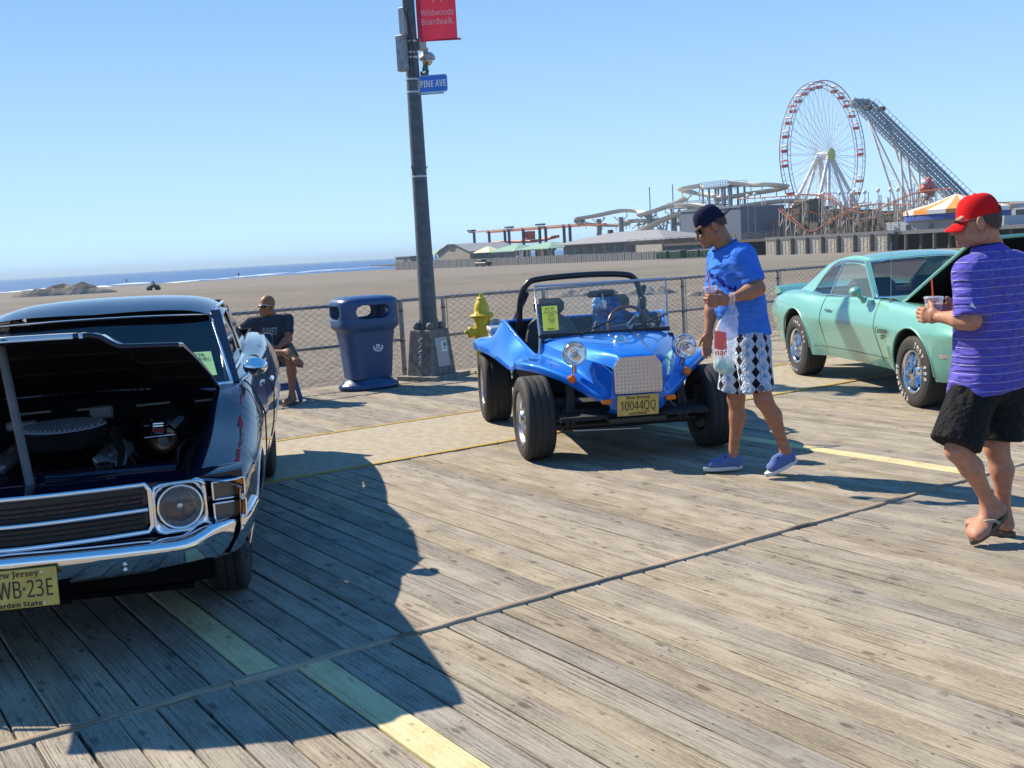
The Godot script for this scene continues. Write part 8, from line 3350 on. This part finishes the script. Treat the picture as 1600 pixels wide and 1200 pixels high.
	for i in 100:
		bar(b, Vector3(r.randf_range(-3, 6), r.randf_range(1, 8), -14 + i * 0.45), Vector3(r.randf_range(-3, 6), r.randf_range(4, 10), -13 + i * 0.45 + r.randf_range(-3, 3)), 0.22)
	stuff(put("braces", b, "ride_steel", o))
	var hill := FastNoiseLite.new()
	hill.seed = 31
	hill.frequency = 0.16
	b = B.new()
	var hr := []
	for i in 13:
		var row := PackedVector3Array()
		for k in 31:
			var u := k / 15.0 - 1
			var v := i / 6.0 - 1
			var e := maxf(0.0, 1.0 - pow(absf(u), 2.5) - v * v)
			row.append(Vector3(v * 7.0, 6.2 * sqrt(e) * (0.75 + 0.6 * hill.get_noise_2d(u * 14, v * 7)), u * 14.0))
		hr.append(row)
	b.grid(hr)
	tag(put("rock_mound", b, "pier_timber", self, Transform3D(Basis(Vector3.UP, TURN), S(196, -0.4, -196))), "brown artificial rock mound among the water slide towers", "rock")
	o = pier_thing("slate_building", "tall windowless slate blue building behind the head of the man in blue", "building", 176, 0, -177.5)
	b = B.new()
	b.box(Vector3(14, 9.2, 19), Vector3(7, 3.9, 0))
	put("wall", b, "slate_blue", o)
	b = B.new()
	b.box(Vector3(14.4, 0.3, 19.4), Vector3(7, 8.62, 0))
	put("parapet", b, "ride_steel", o)
	b = B.new()
	b.box(Vector3(0.1, 2.3, 1.2), Vector3(-0.06, 0.5, -4))
	put("door", b, "window_dark", o)
	# family coaster: white bents and orange rails
	o = pier_thing("roller_coaster", "small roller coaster with orange rails on a forest of white steel posts", "roller coaster", 186, 1.4, -153)
	var loops := [
		[[-25, 9.3, 0], [-12, 9.0, 0], [-3, 8.6, 1], [8, 4.2, 2], [19, 7.2, 3], [27, 7.6, 4]],
		[[-25, 6.6, 5], [-15, 5.9, 5], [-8, 6.9, 4], [-2, 8.8, 3], [6, 3.2, 1], [13, -0.2, 0]],
		[[-25, 3.8, -2], [-18, 4.2, -2], [-13, 3.2, -1], [-6, 5.2, 2], [0, 2.6, 4], [10, 3.6, 6], [24, 4.6, 4]],
		[[-25, 2.0, 8], [-14, 2.2, 8], [-4, 2.8, 8], [12, 2.4, 8], [26, 3.4, 8]],
		[[-10, 6.2, -3], [-5, 3.2, -4], [0, 1.0, -4], [5, 3.4, -3], [12, 5.6, -2], [22, 5.0, -2]]]
	for q in loops:
		var keys := []
		for p in q:
			keys.append(Vector3(p[2], p[1], p[0]))
		var line := path3(keys, 50)
		b = B.new()
		for e in [-0.55, 0.55]:
			var l2 := PackedVector3Array()
			for p in line:
				l2.append(p + Vector3(e, 0, 0))
			b.tube(l2, 0.10, 5)
		for i in range(0, 50, 2):
			b.box(Vector3(1.2, 0.1, 0.12), line[i] - Vector3(0, 0.1, 0))
		put("rail", b, "frame_orange", o)
		for i in range(1, 50, 5):
			b = B.new()
			for e in [-1.0, 1.0]:
				bar(b, line[i] + Vector3(e * 0.4, -0.1, 0), Vector3(line[i].x + e * 0.9, 0, line[i].z), 0.14)
			bar(b, line[i] + Vector3(0.6, -line[i].y * 0.3, 0), line[i] + Vector3(-0.7, -line[i].y * 0.7, 0), 0.09)
			put("bent", b, "bent_white", o)
	b = B.new()
	for i in 130:
		var t := r.randf_range(-25, 26)
		var x := r.randf_range(-4, 9)
		var hgt := r.randf_range(3, 9)
		bar(b, Vector3(x, 0, t), Vector3(x, hgt, t), 0.12)
		if i % 2:
			bar(b, Vector3(x, hgt * 0.4, t), Vector3(x, hgt * 0.8, t + r.randf_range(2, 4)), 0.08)
			b.box(Vector3(0.1, 0.1, 4), Vector3(x, hgt * 0.7, t + 2))
	stuff(put("steel_lattice", b, "bent_brown", o))
	b = B.new()
	b.rbox(Vector3(5, 8.0, 5), Vector3(4, 4.0, -8), 0.4)
	b.rbox(Vector3(5, 5.5, 6), Vector3(5, 2.7, 0), 0.4)
	put("ride_house", b, "pier_timber", o)
	var backs := [[-24, 9.0, 6.5, 12, "wall_tan"], [-12, 11, 5.0, 12, "pier_timber"], [-2, 10, 4.2, 14, "wall_grey"], [9, 12, 3.6, 12, "flume_grey"], [22, 11, 4.4, 14, "wall_tan"]]
	for i in backs.size():
		var q: Array = backs[i]
		var h := pier_thing("pier_shed", ["tan shed behind the left end of the coaster", "brown shed behind the coaster's lowest dip", "grey shed behind the big wheel's legs", "low grey shed behind the globe lamps", "tan shed beside the striped tent"][i], "shed", 199, 1.4, -153.0 + q[0])
		b = B.new()
		b.box(Vector3(q[3], q[2], q[1]), Vector3(q[3] / 2.0, q[2] / 2.0, 0))
		put("wall", b, q[4], h)
		b = B.new()
		b.box(Vector3(q[3] + 0.8, 0.3, q[1] + 0.8), Vector3(q[3] / 2.0, q[2] + 0.15, 0))
		put("roof", b, "pier_dark", h)
		for k in 3:
			b = B.new()
			b.box(Vector3(0.12, 1.3, 1.4), Vector3(-0.06, q[2] * 0.55, (k - 1) * q[1] * 0.3))
			put("window", b, "window_dark", h)
	b = B.new()
	for i in 90:
		var t := r.randf_range(-25, 27)
		var x := r.randf_range(-5, 10)
		b.box(Vector3(r.randf_range(0.3, 1.5), r.randf_range(0.4, 2.6), r.randf_range(0.3, 2.2)), Vector3(x, r.randf_range(0.4, 2.2), t))
	stuff(put("ground_clutter", b, "pier_timber", o))
	# globe lamps
	var lamp := pier_thing("globe_lamp", "white globe lamp on tall post, tallest beside the lift hill legs", "street lamp", 172, 1.4, -132.3, "globe lamps along the pier")
	b = B.new()
	b.cyl(0.06, 7.4, T(0, 3.7, 0), 6)
	put("lamp_post", b, "bent_brown", lamp)
	b = B.new()
	b.ell(Vector3(0, 7.7, 0), Vector3(0.42, 0.42, 0.42), Basis(), 12)
	put("globe", b, "globe_white", lamp)
	var where := [[-129.3, 0.1, "right of the lift hill leg"], [-126.6, 0.0, "left of the pair by striped tent"], [-125.0, -0.1, "right of the pair by striped tent"], [-142.0, 0.4, "below the hub of the big wheel"], [-138.1, 0.2, "below the right legs of the big wheel"], [-135.2, 0.0, "between the big wheel and the lift hill"], [-148.5, 0.6, "before the big wheel's left legs"], [-160.0, 1.6, "over the slate building"], [-162.0, 1.4, "beside the coaster's highest rail"]]
	for q in where:
		turned(lamp, "white globe lamp on a post " + q[2], S(172, 1.4 + q[1], q[0]), TURN)
	big_wheel()
	lift_hill()
	# striped big top
	o = pier_thing("striped_tent", "orange and white striped round tent roof on a white building with blue band", "tent", 181, 1.0, -119.0)
	for k in 18:
		var a0 := TAU * k / 18
		var a1 := TAU * (k + 1) / 18
		var p0 := Vector3(cos(a0) * 8.8, 3.9, sin(a0) * 9.6)
		var p1 := Vector3(cos(a1) * 8.8, 3.9, sin(a1) * 9.6)
		b = B.new()
		var apex := Vector3(0, 6.7, 0)
		var m0 := p0.lerp(apex, 0.5) - Vector3(0, 0.25, 0)
		var m1 := p1.lerp(apex, 0.5) - Vector3(0, 0.25, 0)
		b.quad(p0, p1, m1, m0)
		b.tri(m0, m1, apex)
		b.quad(p0 - Vector3(0, 0.75, 0), p1 - Vector3(0, 0.75, 0), p1, p0)
		put("roof_gore", b, "tent_orange" if k % 2 else "tent_white", o)
	b = B.new()
	b.lathe([Vector2(8.6, 2.1), Vector2(8.6, 3.2)], 24, Transform3D(), 1.0, 1.09)
	put("blue_band", b, "tent_band", o)
	b = B.new()
	b.box(Vector3(14, 2.4, 24), Vector3(1.0, 0.9, 1.0))
	put("wall", b, "pale_blue_wall", o)
	for t in [-6.0, -1.0, 4.5]:
		b = B.new()
		b.box(Vector3(0.12, 1.2, 0.9), Vector3(-6.06, 0.9, t))
		put("window", b, "window_dark", o)
	o = pier_thing("arcade_building", "long pale blue grey arcade building behind the man in purple", "building", 190, 1.0, -97)
	b = B.new()
	b.box(Vector3(16, 4.3, 38), Vector3(8, 2.1, 0))
	put("wall", b, "pale_blue_wall", o)
	b = B.new()
	b.box(Vector3(16.6, 0.35, 38.6), Vector3(8, 4.42, 0))
	put("cornice", b, "pier_white", o)
	b = B.new()
	b.prism(PackedVector2Array([Vector2(-8, 0), Vector2(10, 0), Vector2(10, 1.4), Vector2(2, 2.6), Vector2(-8, 0.6)]), 10, T(8, 4.6, -2, Basis(Vector3.UP, -PI / 2)))
	put("roof_mound", b, "pier_timber", o)
	for i in 7:
		b = B.new()
		b.box(Vector3(0.12, 1.6, 1.6), Vector3(-0.06, 2.4, -15 + i * 5))
		put("window", b, "window_dark", o)
	o = pier_thing("palm_tree", "small dark palm on the roof of the arcade building", "palm", 192, 5.6, -108.5)
	b = B.new()
	b.tube(path3([Vector3.ZERO, Vector3(0.1, 0.9, 0), Vector3(0, 1.9, 0.1)], 8), 0.12, 6)
	put("trunk", b, "pier_timber", o)
	for k in 9:
		b = B.new()
		var a := TAU * k / 9
		var rows := []
		for i in 6:
			var f := i / 5.0
			var c := Vector3(cos(a) * 1.6 * f, 1.9 + 0.35 * sin(f * 2.4) - 0.5 * f * f, sin(a) * 1.6 * f)
			var sd := Vector3(-sin(a), 0, cos(a)) * 0.22 * (1.0 - f * 0.8)
			rows.append(PackedVector3Array([c - sd - Vector3(0, 0.08, 0), c, c + sd - Vector3(0, 0.08, 0)]))
		b.grid(rows)
		put("frond", b, "palm_green", o)
	# kiddie wheel
	o = pier_thing("small_ride", "little red and white spinning ride on splayed legs beside the striped tent", "ride", 200, 1.4, -138)
	b = B.new()
	for k in 4:
		bar(b, Vector3(0, 7.6, 0), Vector3([-2, 2, 2, -2][k], 0, [-3, -3, 3, 3][k]), 0.35)
	put("legs", b, "ride_white", o)
	b = B.new()
	b.lathe([Vector2(0.3, 0.5), Vector2(1.0, 0.7), Vector2(1.8, 0.5), Vector2(1.8, -0.5), Vector2(1.0, -0.7), Vector2(0.3, -0.5)], 16, T(0, 8.4, 0, Basis(Vector3.RIGHT, PI / 2)))
	put("drum", b, "ride_red", o)
	for k in 8:
		b = B.new()
		b.rbox(Vector3(0.9, 0.9, 1.3), Vector3(cos(k * PI / 4) * 1.9, 8.4 + sin(k * PI / 4) * 1.9, 0), 0.25)
		put("ride_seat", b, "ride_white" if k % 2 else "ride_red", o)
	# dumpsters on the sand under the wall
	var places := [[-163.5, "leftmost, at the end of the timber wall"], [-159.5, "second from the timber wall"], [-154.5, "just left of the face of the man in blue"], [-150.8, "under the chin of the man in blue"]]
	var d0: Node3D
	for q in places:
		if d0 == null:
			d0 = pier_thing("dumpster", "dark green dumpster on the sand " + q[1], "dumpster", 149.5, -1.7, q[0], "green dumpsters by the pier wall")
			b = B.new()
			b.prism(PackedVector2Array([Vector2(-1.1, 0.2), Vector2(1.1, 0.2), Vector2(1.3, 1.7), Vector2(-1.3, 1.4)]), 3.2, Transform3D())
			for t in [-1.2, 0.0, 1.2]:
				b.box(Vector3(0.1, 1.2, 0.12), Vector3(-1.24, 0.85, t))
			put("bin", b, "dumpster_green", d0)
			b = B.new()
			b.rbox(Vector3(2.7, 0.1, 3.3), Vector3(0, 1.68, 0), 0.03, Basis(Vector3.BACK, 0.11))
			put("lid", b, "black", d0)
		else:
			turned(d0, "dark green dumpster on the sand " + q[1], S(149.5, -1.7, q[0]), TURN)
	beach_traffic()

func big_wheel() -> void:
	var o := pier_thing("big_wheel", "giant ferris wheel with red gondolas, white legs and a yellow hub disc", "ferris wheel", 262, 1.4, -215.8)
	o.rotation.y = TURN + 0.15
	var hub := Vector3(0, 23.4, 0)
	var rad := 21.6
	var b: B
	for e in [-1.3, 1.3]:
		for q in [rad, rad - 1.5]:
			b = B.new()
			var ring := PackedVector3Array()
			for k in 72:
				ring.append(hub + Vector3(cos(TAU * k / 72) * q, sin(TAU * k / 72) * q, e))
			b.tube(ring, 0.16 if q == rad else 0.10, 6, true)
			put("rim", b, "wheel_rim", o)
	b = B.new()
	for k in 72:
		var d := Vector3(cos(TAU * k / 72), sin(TAU * k / 72), 0)
		for e in [-1.3, 1.3]:
			bar(b, hub + d * rad + Vector3(0, 0, e), hub + Vector3(cos(TAU * (k + 0.5) / 72), sin(TAU * (k + 0.5) / 72), 0) * (rad - 1.5) + Vector3(0, 0, e), 0.09)
		bar(b, hub + d * rad + Vector3(0, 0, -1.3), hub + d * rad + Vector3(0, 0, 1.3), 0.09)
	stuff(put("rim_lacing", b, "ride_white", o))
	for k in 36:
		var d := Vector3(cos(TAU * k / 36), sin(TAU * k / 36), 0)
		b = B.new()
		for e in [-1.3, 1.3]:
			rod(b, hub + d * 1.2 + Vector3(0, 0, e * 1.8), hub + d * (rad - 1.5) + Vector3(0, 0, e), 0.085, 4)
		put("spoke", b, "ride_white", o)
	var tub: ArrayMesh
	var top: ArrayMesh
	for k in 32:
		if k % 8 in [1, 7] and k % 3 != 0:
			continue
		var a := TAU * (k + 0.5) / 32
		var g := Node3D.new()
		g.name = "gondola"
		o.add_child(g, true)
		g.position = hub + Vector3(cos(a), sin(a), 0) * (rad - 0.5)
		if tub == null:
			b = B.new()
			b.lathe([Vector2(0.3, -1.75), Vector2(0.95, -1.65), Vector2(1.15, -1.0), Vector2(1.1, -0.9), Vector2(0.9, -1.0)], 10)
			tub = b.mesh()
			b = B.new()
			b.lathe([Vector2(0.05, 0.55), Vector2(0.7, 0.4), Vector2(1.15, 0.15), Vector2(1.1, 0.1)], 10)
			for e in 4:
				rod(b, Vector3(cos(e * PI / 2) * 0.95, -1.0, sin(e * PI / 2) * 0.95), Vector3(cos(e * PI / 2) * 0.95, 0.2, sin(e * PI / 2) * 0.95), 0.05, 4)
			top = b.mesh()
		put("tub", tub, "ride_red", g)
		put("canopy", top, "ride_red" if k % 4 == 0 else "tent_white", g)
	b = B.new()
	b.cyl(1.3, 3.6, Transform3D(Basis(Vector3.RIGHT, PI / 2), hub), 20, 0.2)
	put("hub", b, "ride_white", o)
	b = B.new()
	b.cyl(2.0, 0.3, Transform3D(Basis(Vector3.RIGHT, PI / 2), hub + Vector3(0, 0, 2.5)), 28, 0.08)
	put("hub_disc", b, "ride_yellow", o)
	for e in [-1.0, 1.0]:
		for x in [-17.0, -8.0, 8.0, 17.0]:
			b = B.new()
			b.tube(PackedVector3Array([hub + Vector3(x * 0.05, -0.5, e * 1.9), Vector3(x, 0, e * 5.5)]), 0.55 if absf(x) > 9 else 0.45, 8)
			put("leg", b, "ride_white", o)
	b = B.new()
	for e in [-1.0, 1.0]:
		for y in [6.0, 12.0]:
			var w: float = 17.0 * (1.0 - y / 23.0)
			bar(b, Vector3(-w, y, e * 5.0), Vector3(w, y, e * 5.0), 0.25)
	put("leg_brace", b, "ride_white", o)
	b = B.new()
	b.rbox(Vector3(22, 2.4, 9), Vector3(0, 1.2, 0), 0.2)
	put("boarding_platform", b, "ride_steel", o)

func lift_hill() -> void:
	var o := pier_thing("coaster_lift_hill", "steep grey coaster lift hill with twin tracks and catwalk on white lattice legs", "roller coaster", 240, 1.4, -171)
	var b: B
	var p0 := Vector3(0, 34.4, -15.8)
	var p1 := Vector3(0, 5.0, 14.8)
	var n := (p1 - p0).normalized().cross(Vector3.RIGHT).normalized()
	if n.y < 0:
		n = -n
	for s in [0.0, 5.5]:
		b = B.new()
		var off := Vector3(s, 0, 0)
		for e in [-0.8, 0.8]:
			bar(b, p0 + off + Vector3(e, 0, 0), p1 + off + Vector3(e, 0, 0), 0.35, 0.35)
			bar(b, p0 + off + Vector3(e, 0, 0) - n * 1.3, p1 + off + Vector3(e, 0, 0) - n * 1.3, 0.28, 0.28)
		for i in 40:
			var c := p0.lerp(p1, i / 39.0) + off
			b.box(Vector3(1.9, 0.12, 0.5), c + n * 0.15)
			bar(b, c + Vector3(-0.8, 0, 0), c + Vector3(-0.8, 0, 0) - n * 1.3, 0.14)
			bar(b, c + Vector3(-0.8, 0, 0), p0.lerp(p1, minf(1.0, (i + 1) / 39.0)) + off + Vector3(-0.8, 0, 0) - n * 1.3, 0.14)
		put("track_truss", b, "ride_steel", o)
		b = B.new()
		for e in [-1.5, 1.5]:
			bar(b, p0 + off + Vector3(e, 0, 0) + n * 1.2, p1 + off + Vector3(e, 0, 0) + n * 1.2, 0.09)
			bar(b, p0 + off + Vector3(e, 0, 0) + n * 0.1, p1 + off + Vector3(e, 0, 0) + n * 0.1, 0.45, 0.08)
			for i in 30:
				var c := p0.lerp(p1, i / 29.0) + off + Vector3(e, 0, 0)
				bar(b, c, c + n * 1.3, 0.09)
		stuff(put("catwalk", b, "ride_steel", o))
		b = B.new()
		b.rbox(Vector3(1.0, 1.1, 2.0), p0.lerp(p1, 0.10) + off + n * 0.9, 0.2)
		put("lift_machine", b, "black", o)
	b = B.new()
	b.rbox(Vector3(7, 2.4, 1.6), p0 + Vector3(2.7, -0.4, -0.8), 0.4)
	put("head_housing", b, "ride_steel", o)
	for q in [[0.14, [-10.0, 0.0], 0.32], [0.14, [-6.0, 7.5], 0.32], [0.45, [-0.5, -0.5], 0.3], [0.52, [2.5, 2.5], 0.3]]:
		for s in [-0.8, 6.3]:
			b = B.new()
			var f: float = q[0]
			var c := p0.lerp(p1, f) + Vector3(s, -1.2, 0)
			var base := Vector3(s, 0, q[1][0] if f > 0.3 else (4.0 if q[1][0] < -8 else 9.0) - 5.0)
			b.tube(PackedVector3Array([c, base]), q[2], 8)
			put("support_leg", b, "ride_white", o)
	b = B.new()
	for s in [-0.8, 6.3]:
		for i in 6:
			var f := i / 6.0
			var a := p0.lerp(p1, 0.14) + Vector3(float(s), -1.2, 0)
			bar(b, a.lerp(Vector3(s, 0, -1.0), f + 0.06), a.lerp(Vector3(s, 0, 4.0), f + 0.06), 0.22)
			bar(b, a.lerp(Vector3(s, 0, -1.0), f + 0.06), a.lerp(Vector3(s, 0, 4.0), minf(1, f + 0.22)), 0.14)
		for i in 4:
			var y: float = 3.0 + i * 4.2
			bar(b, Vector3(s, y, -0.5), Vector3(s, y, 2.5), 0.2)
			bar(b, Vector3(s, y, -0.5), Vector3(s, minf(y + 4.0, 18.0), 2.5), 0.1)
	stuff(put("leg_lattice", b, "ride_white", o))

func far_person(label: String, at: Vector3, key: String) -> void:
	var o := thing("person", label, "person", at)
	var J := {"neck": Vector3(0, 1.5, 0), "shl": Vector3(0.17, 1.42, 0), "shr": Vector3(-0.17, 1.42, 0), "ell": Vector3(0.22, 1.15, 0.02), "elr": Vector3(-0.22, 1.15, 0.02), "wrl": Vector3(0.2, 0.9, 0.08), "wrr": Vector3(-0.2, 0.9, 0.08), "hipl": Vector3(0.09, 0.9, 0), "hipr": Vector3(-0.09, 0.9, 0), "knl": Vector3(0.1, 0.5, 0.06), "knr": Vector3(-0.1, 0.5, -0.04), "anl": Vector3(0.1, 0.08, 0.08), "anr": Vector3(-0.1, 0.08, -0.12), "chest": Vector3(0, 1.3, 0)}
	var b := skin_body(J, Vector3.RIGHT, 0.035)
	var F: Field = J._field
	F.ball(Vector3(0, 1.65, 0), Vector3(0.085, 0.115, 0.10))
	F.add_to(b)
	put("body", b, key, o)

func beach_traffic() -> void:
	far_person("tiny dark figure by the surf, left of the quad bike", Vector3(-143.0, -2.35, -408), "frame_navy")
	far_person("tiny dark figure by the surf, between the quad bike and the tall pole", Vector3(-95.0, -2.3, -385), "black_cloth")
	var o := thing("quad_bike", "dark quad bike with rider on the sand near the waterline", "quad bike", Vector3(-61, -1.72, -187), -0.9)
	var b := B.new()
	b.rbox(Vector3(0.9, 0.35, 1.9), Vector3(0, 0.62, 0), 0.15)
	b.rbox(Vector3(1.1, 0.12, 0.6), Vector3(0, 0.82, 0.65), 0.05)
	b.rbox(Vector3(1.1, 0.12, 0.6), Vector3(0, 0.82, -0.65), 0.05)
	b.rbox(Vector3(0.4, 0.2, 0.9), Vector3(0, 0.92, -0.1), 0.08)
	put("body", b, "dumpster_green", o)
	for q in [[-1, -1], [1, -1], [1, 1], [-1, 1]]:
		b = B.new()
		b.cyl(0.34, 0.28, T(q[0] * 0.52, 0.34, q[1] * 0.72, Basis(Vector3.BACK, PI / 2)), 16, 0.06)
		put("wheel", b, "rubber", o)
	b = B.new()
	b.tube(PackedVector3Array([Vector3(-0.4, 1.15, 0.4), Vector3(0, 1.08, 0.48), Vector3(0.4, 1.15, 0.4)]), 0.03, 6)
	put("handlebar", b, "black", o)
	var p := thing("person", "rider in dark clothes sitting on the quad bike on the beach", "person", Vector3(-61, -1.72, -187), -0.9)
	var J := {"neck": Vector3(0, 1.62, 0), "shl": Vector3(0.19, 1.55, 0), "shr": Vector3(-0.19, 1.55, 0), "ell": Vector3(0.32, 1.32, 0.18), "elr": Vector3(-0.32, 1.32, 0.18), "wrl": Vector3(0.36, 1.2, 0.4), "wrr": Vector3(-0.36, 1.2, 0.4), "hipl": Vector3(0.12, 1.06, -0.2), "hipr": Vector3(-0.12, 1.06, -0.2), "knl": Vector3(0.36, 1.0, 0.22), "knr": Vector3(-0.36, 1.0, 0.22), "anl": Vector3(0.38, 0.6, 0.15), "anr": Vector3(-0.38, 0.6, 0.15), "chest": Vector3(0, 1.42, -0.06)}
	b = skin_body(J, Vector3.RIGHT, 0.035)
	var F: Field = J._field
	F.ball(Vector3(0, 1.77, 0.02), Vector3(0.09, 0.12, 0.10))
	F.add_to(b)
	put("body", b, "frame_navy", p)
	# a dark pickup parked at the foot of the timber wall
	o = pier_thing("pickup_truck", "dark pickup parked on the sand before the timber wall, left of the pavilions", "pickup", 149, -1.85, -231.0)
	b = B.new()
	b.rbox(Vector3(1.9, 0.75, 5.2), Vector3(0, 0.75, 0), 0.15)
	put("body", b, "black", o)
	b = B.new()
	b.rbox(Vector3(1.7, 0.75, 2.0), Vector3(0, 1.45, -0.5), 0.2)
	put("cab", b, "window_dark", o)
	for q in [[-1, -1], [1, -1], [1, 1], [-1, 1]]:
		b = B.new()
		b.cyl(0.37, 0.25, T(q[0] * 0.85, 0.37, q[1] * 1.6, Basis(Vector3.BACK, PI / 2)), 14, 0.05)
		put("wheel", b, "rubber", o)
func _ready() -> void:
	light_and_camera()
	rng.seed = 2024
	var t0 := Time.get_ticks_msec()
	materials()
	print("materials ", Time.get_ticks_msec() - t0)
	boardwalk()
	beach()
	fence()
	lamp_pole()
	trash_can()
	hydrant()
	car_materials()
	navy_car()
	mint_car()
	buggy()
	pier_materials()
	people_materials()
	print("before people ", Time.get_ticks_msec() - t0)
	man_in_blue()
	man_in_purple()
	seated_man()
	pier()
	print("total ", Time.get_ticks_msec() - t0)
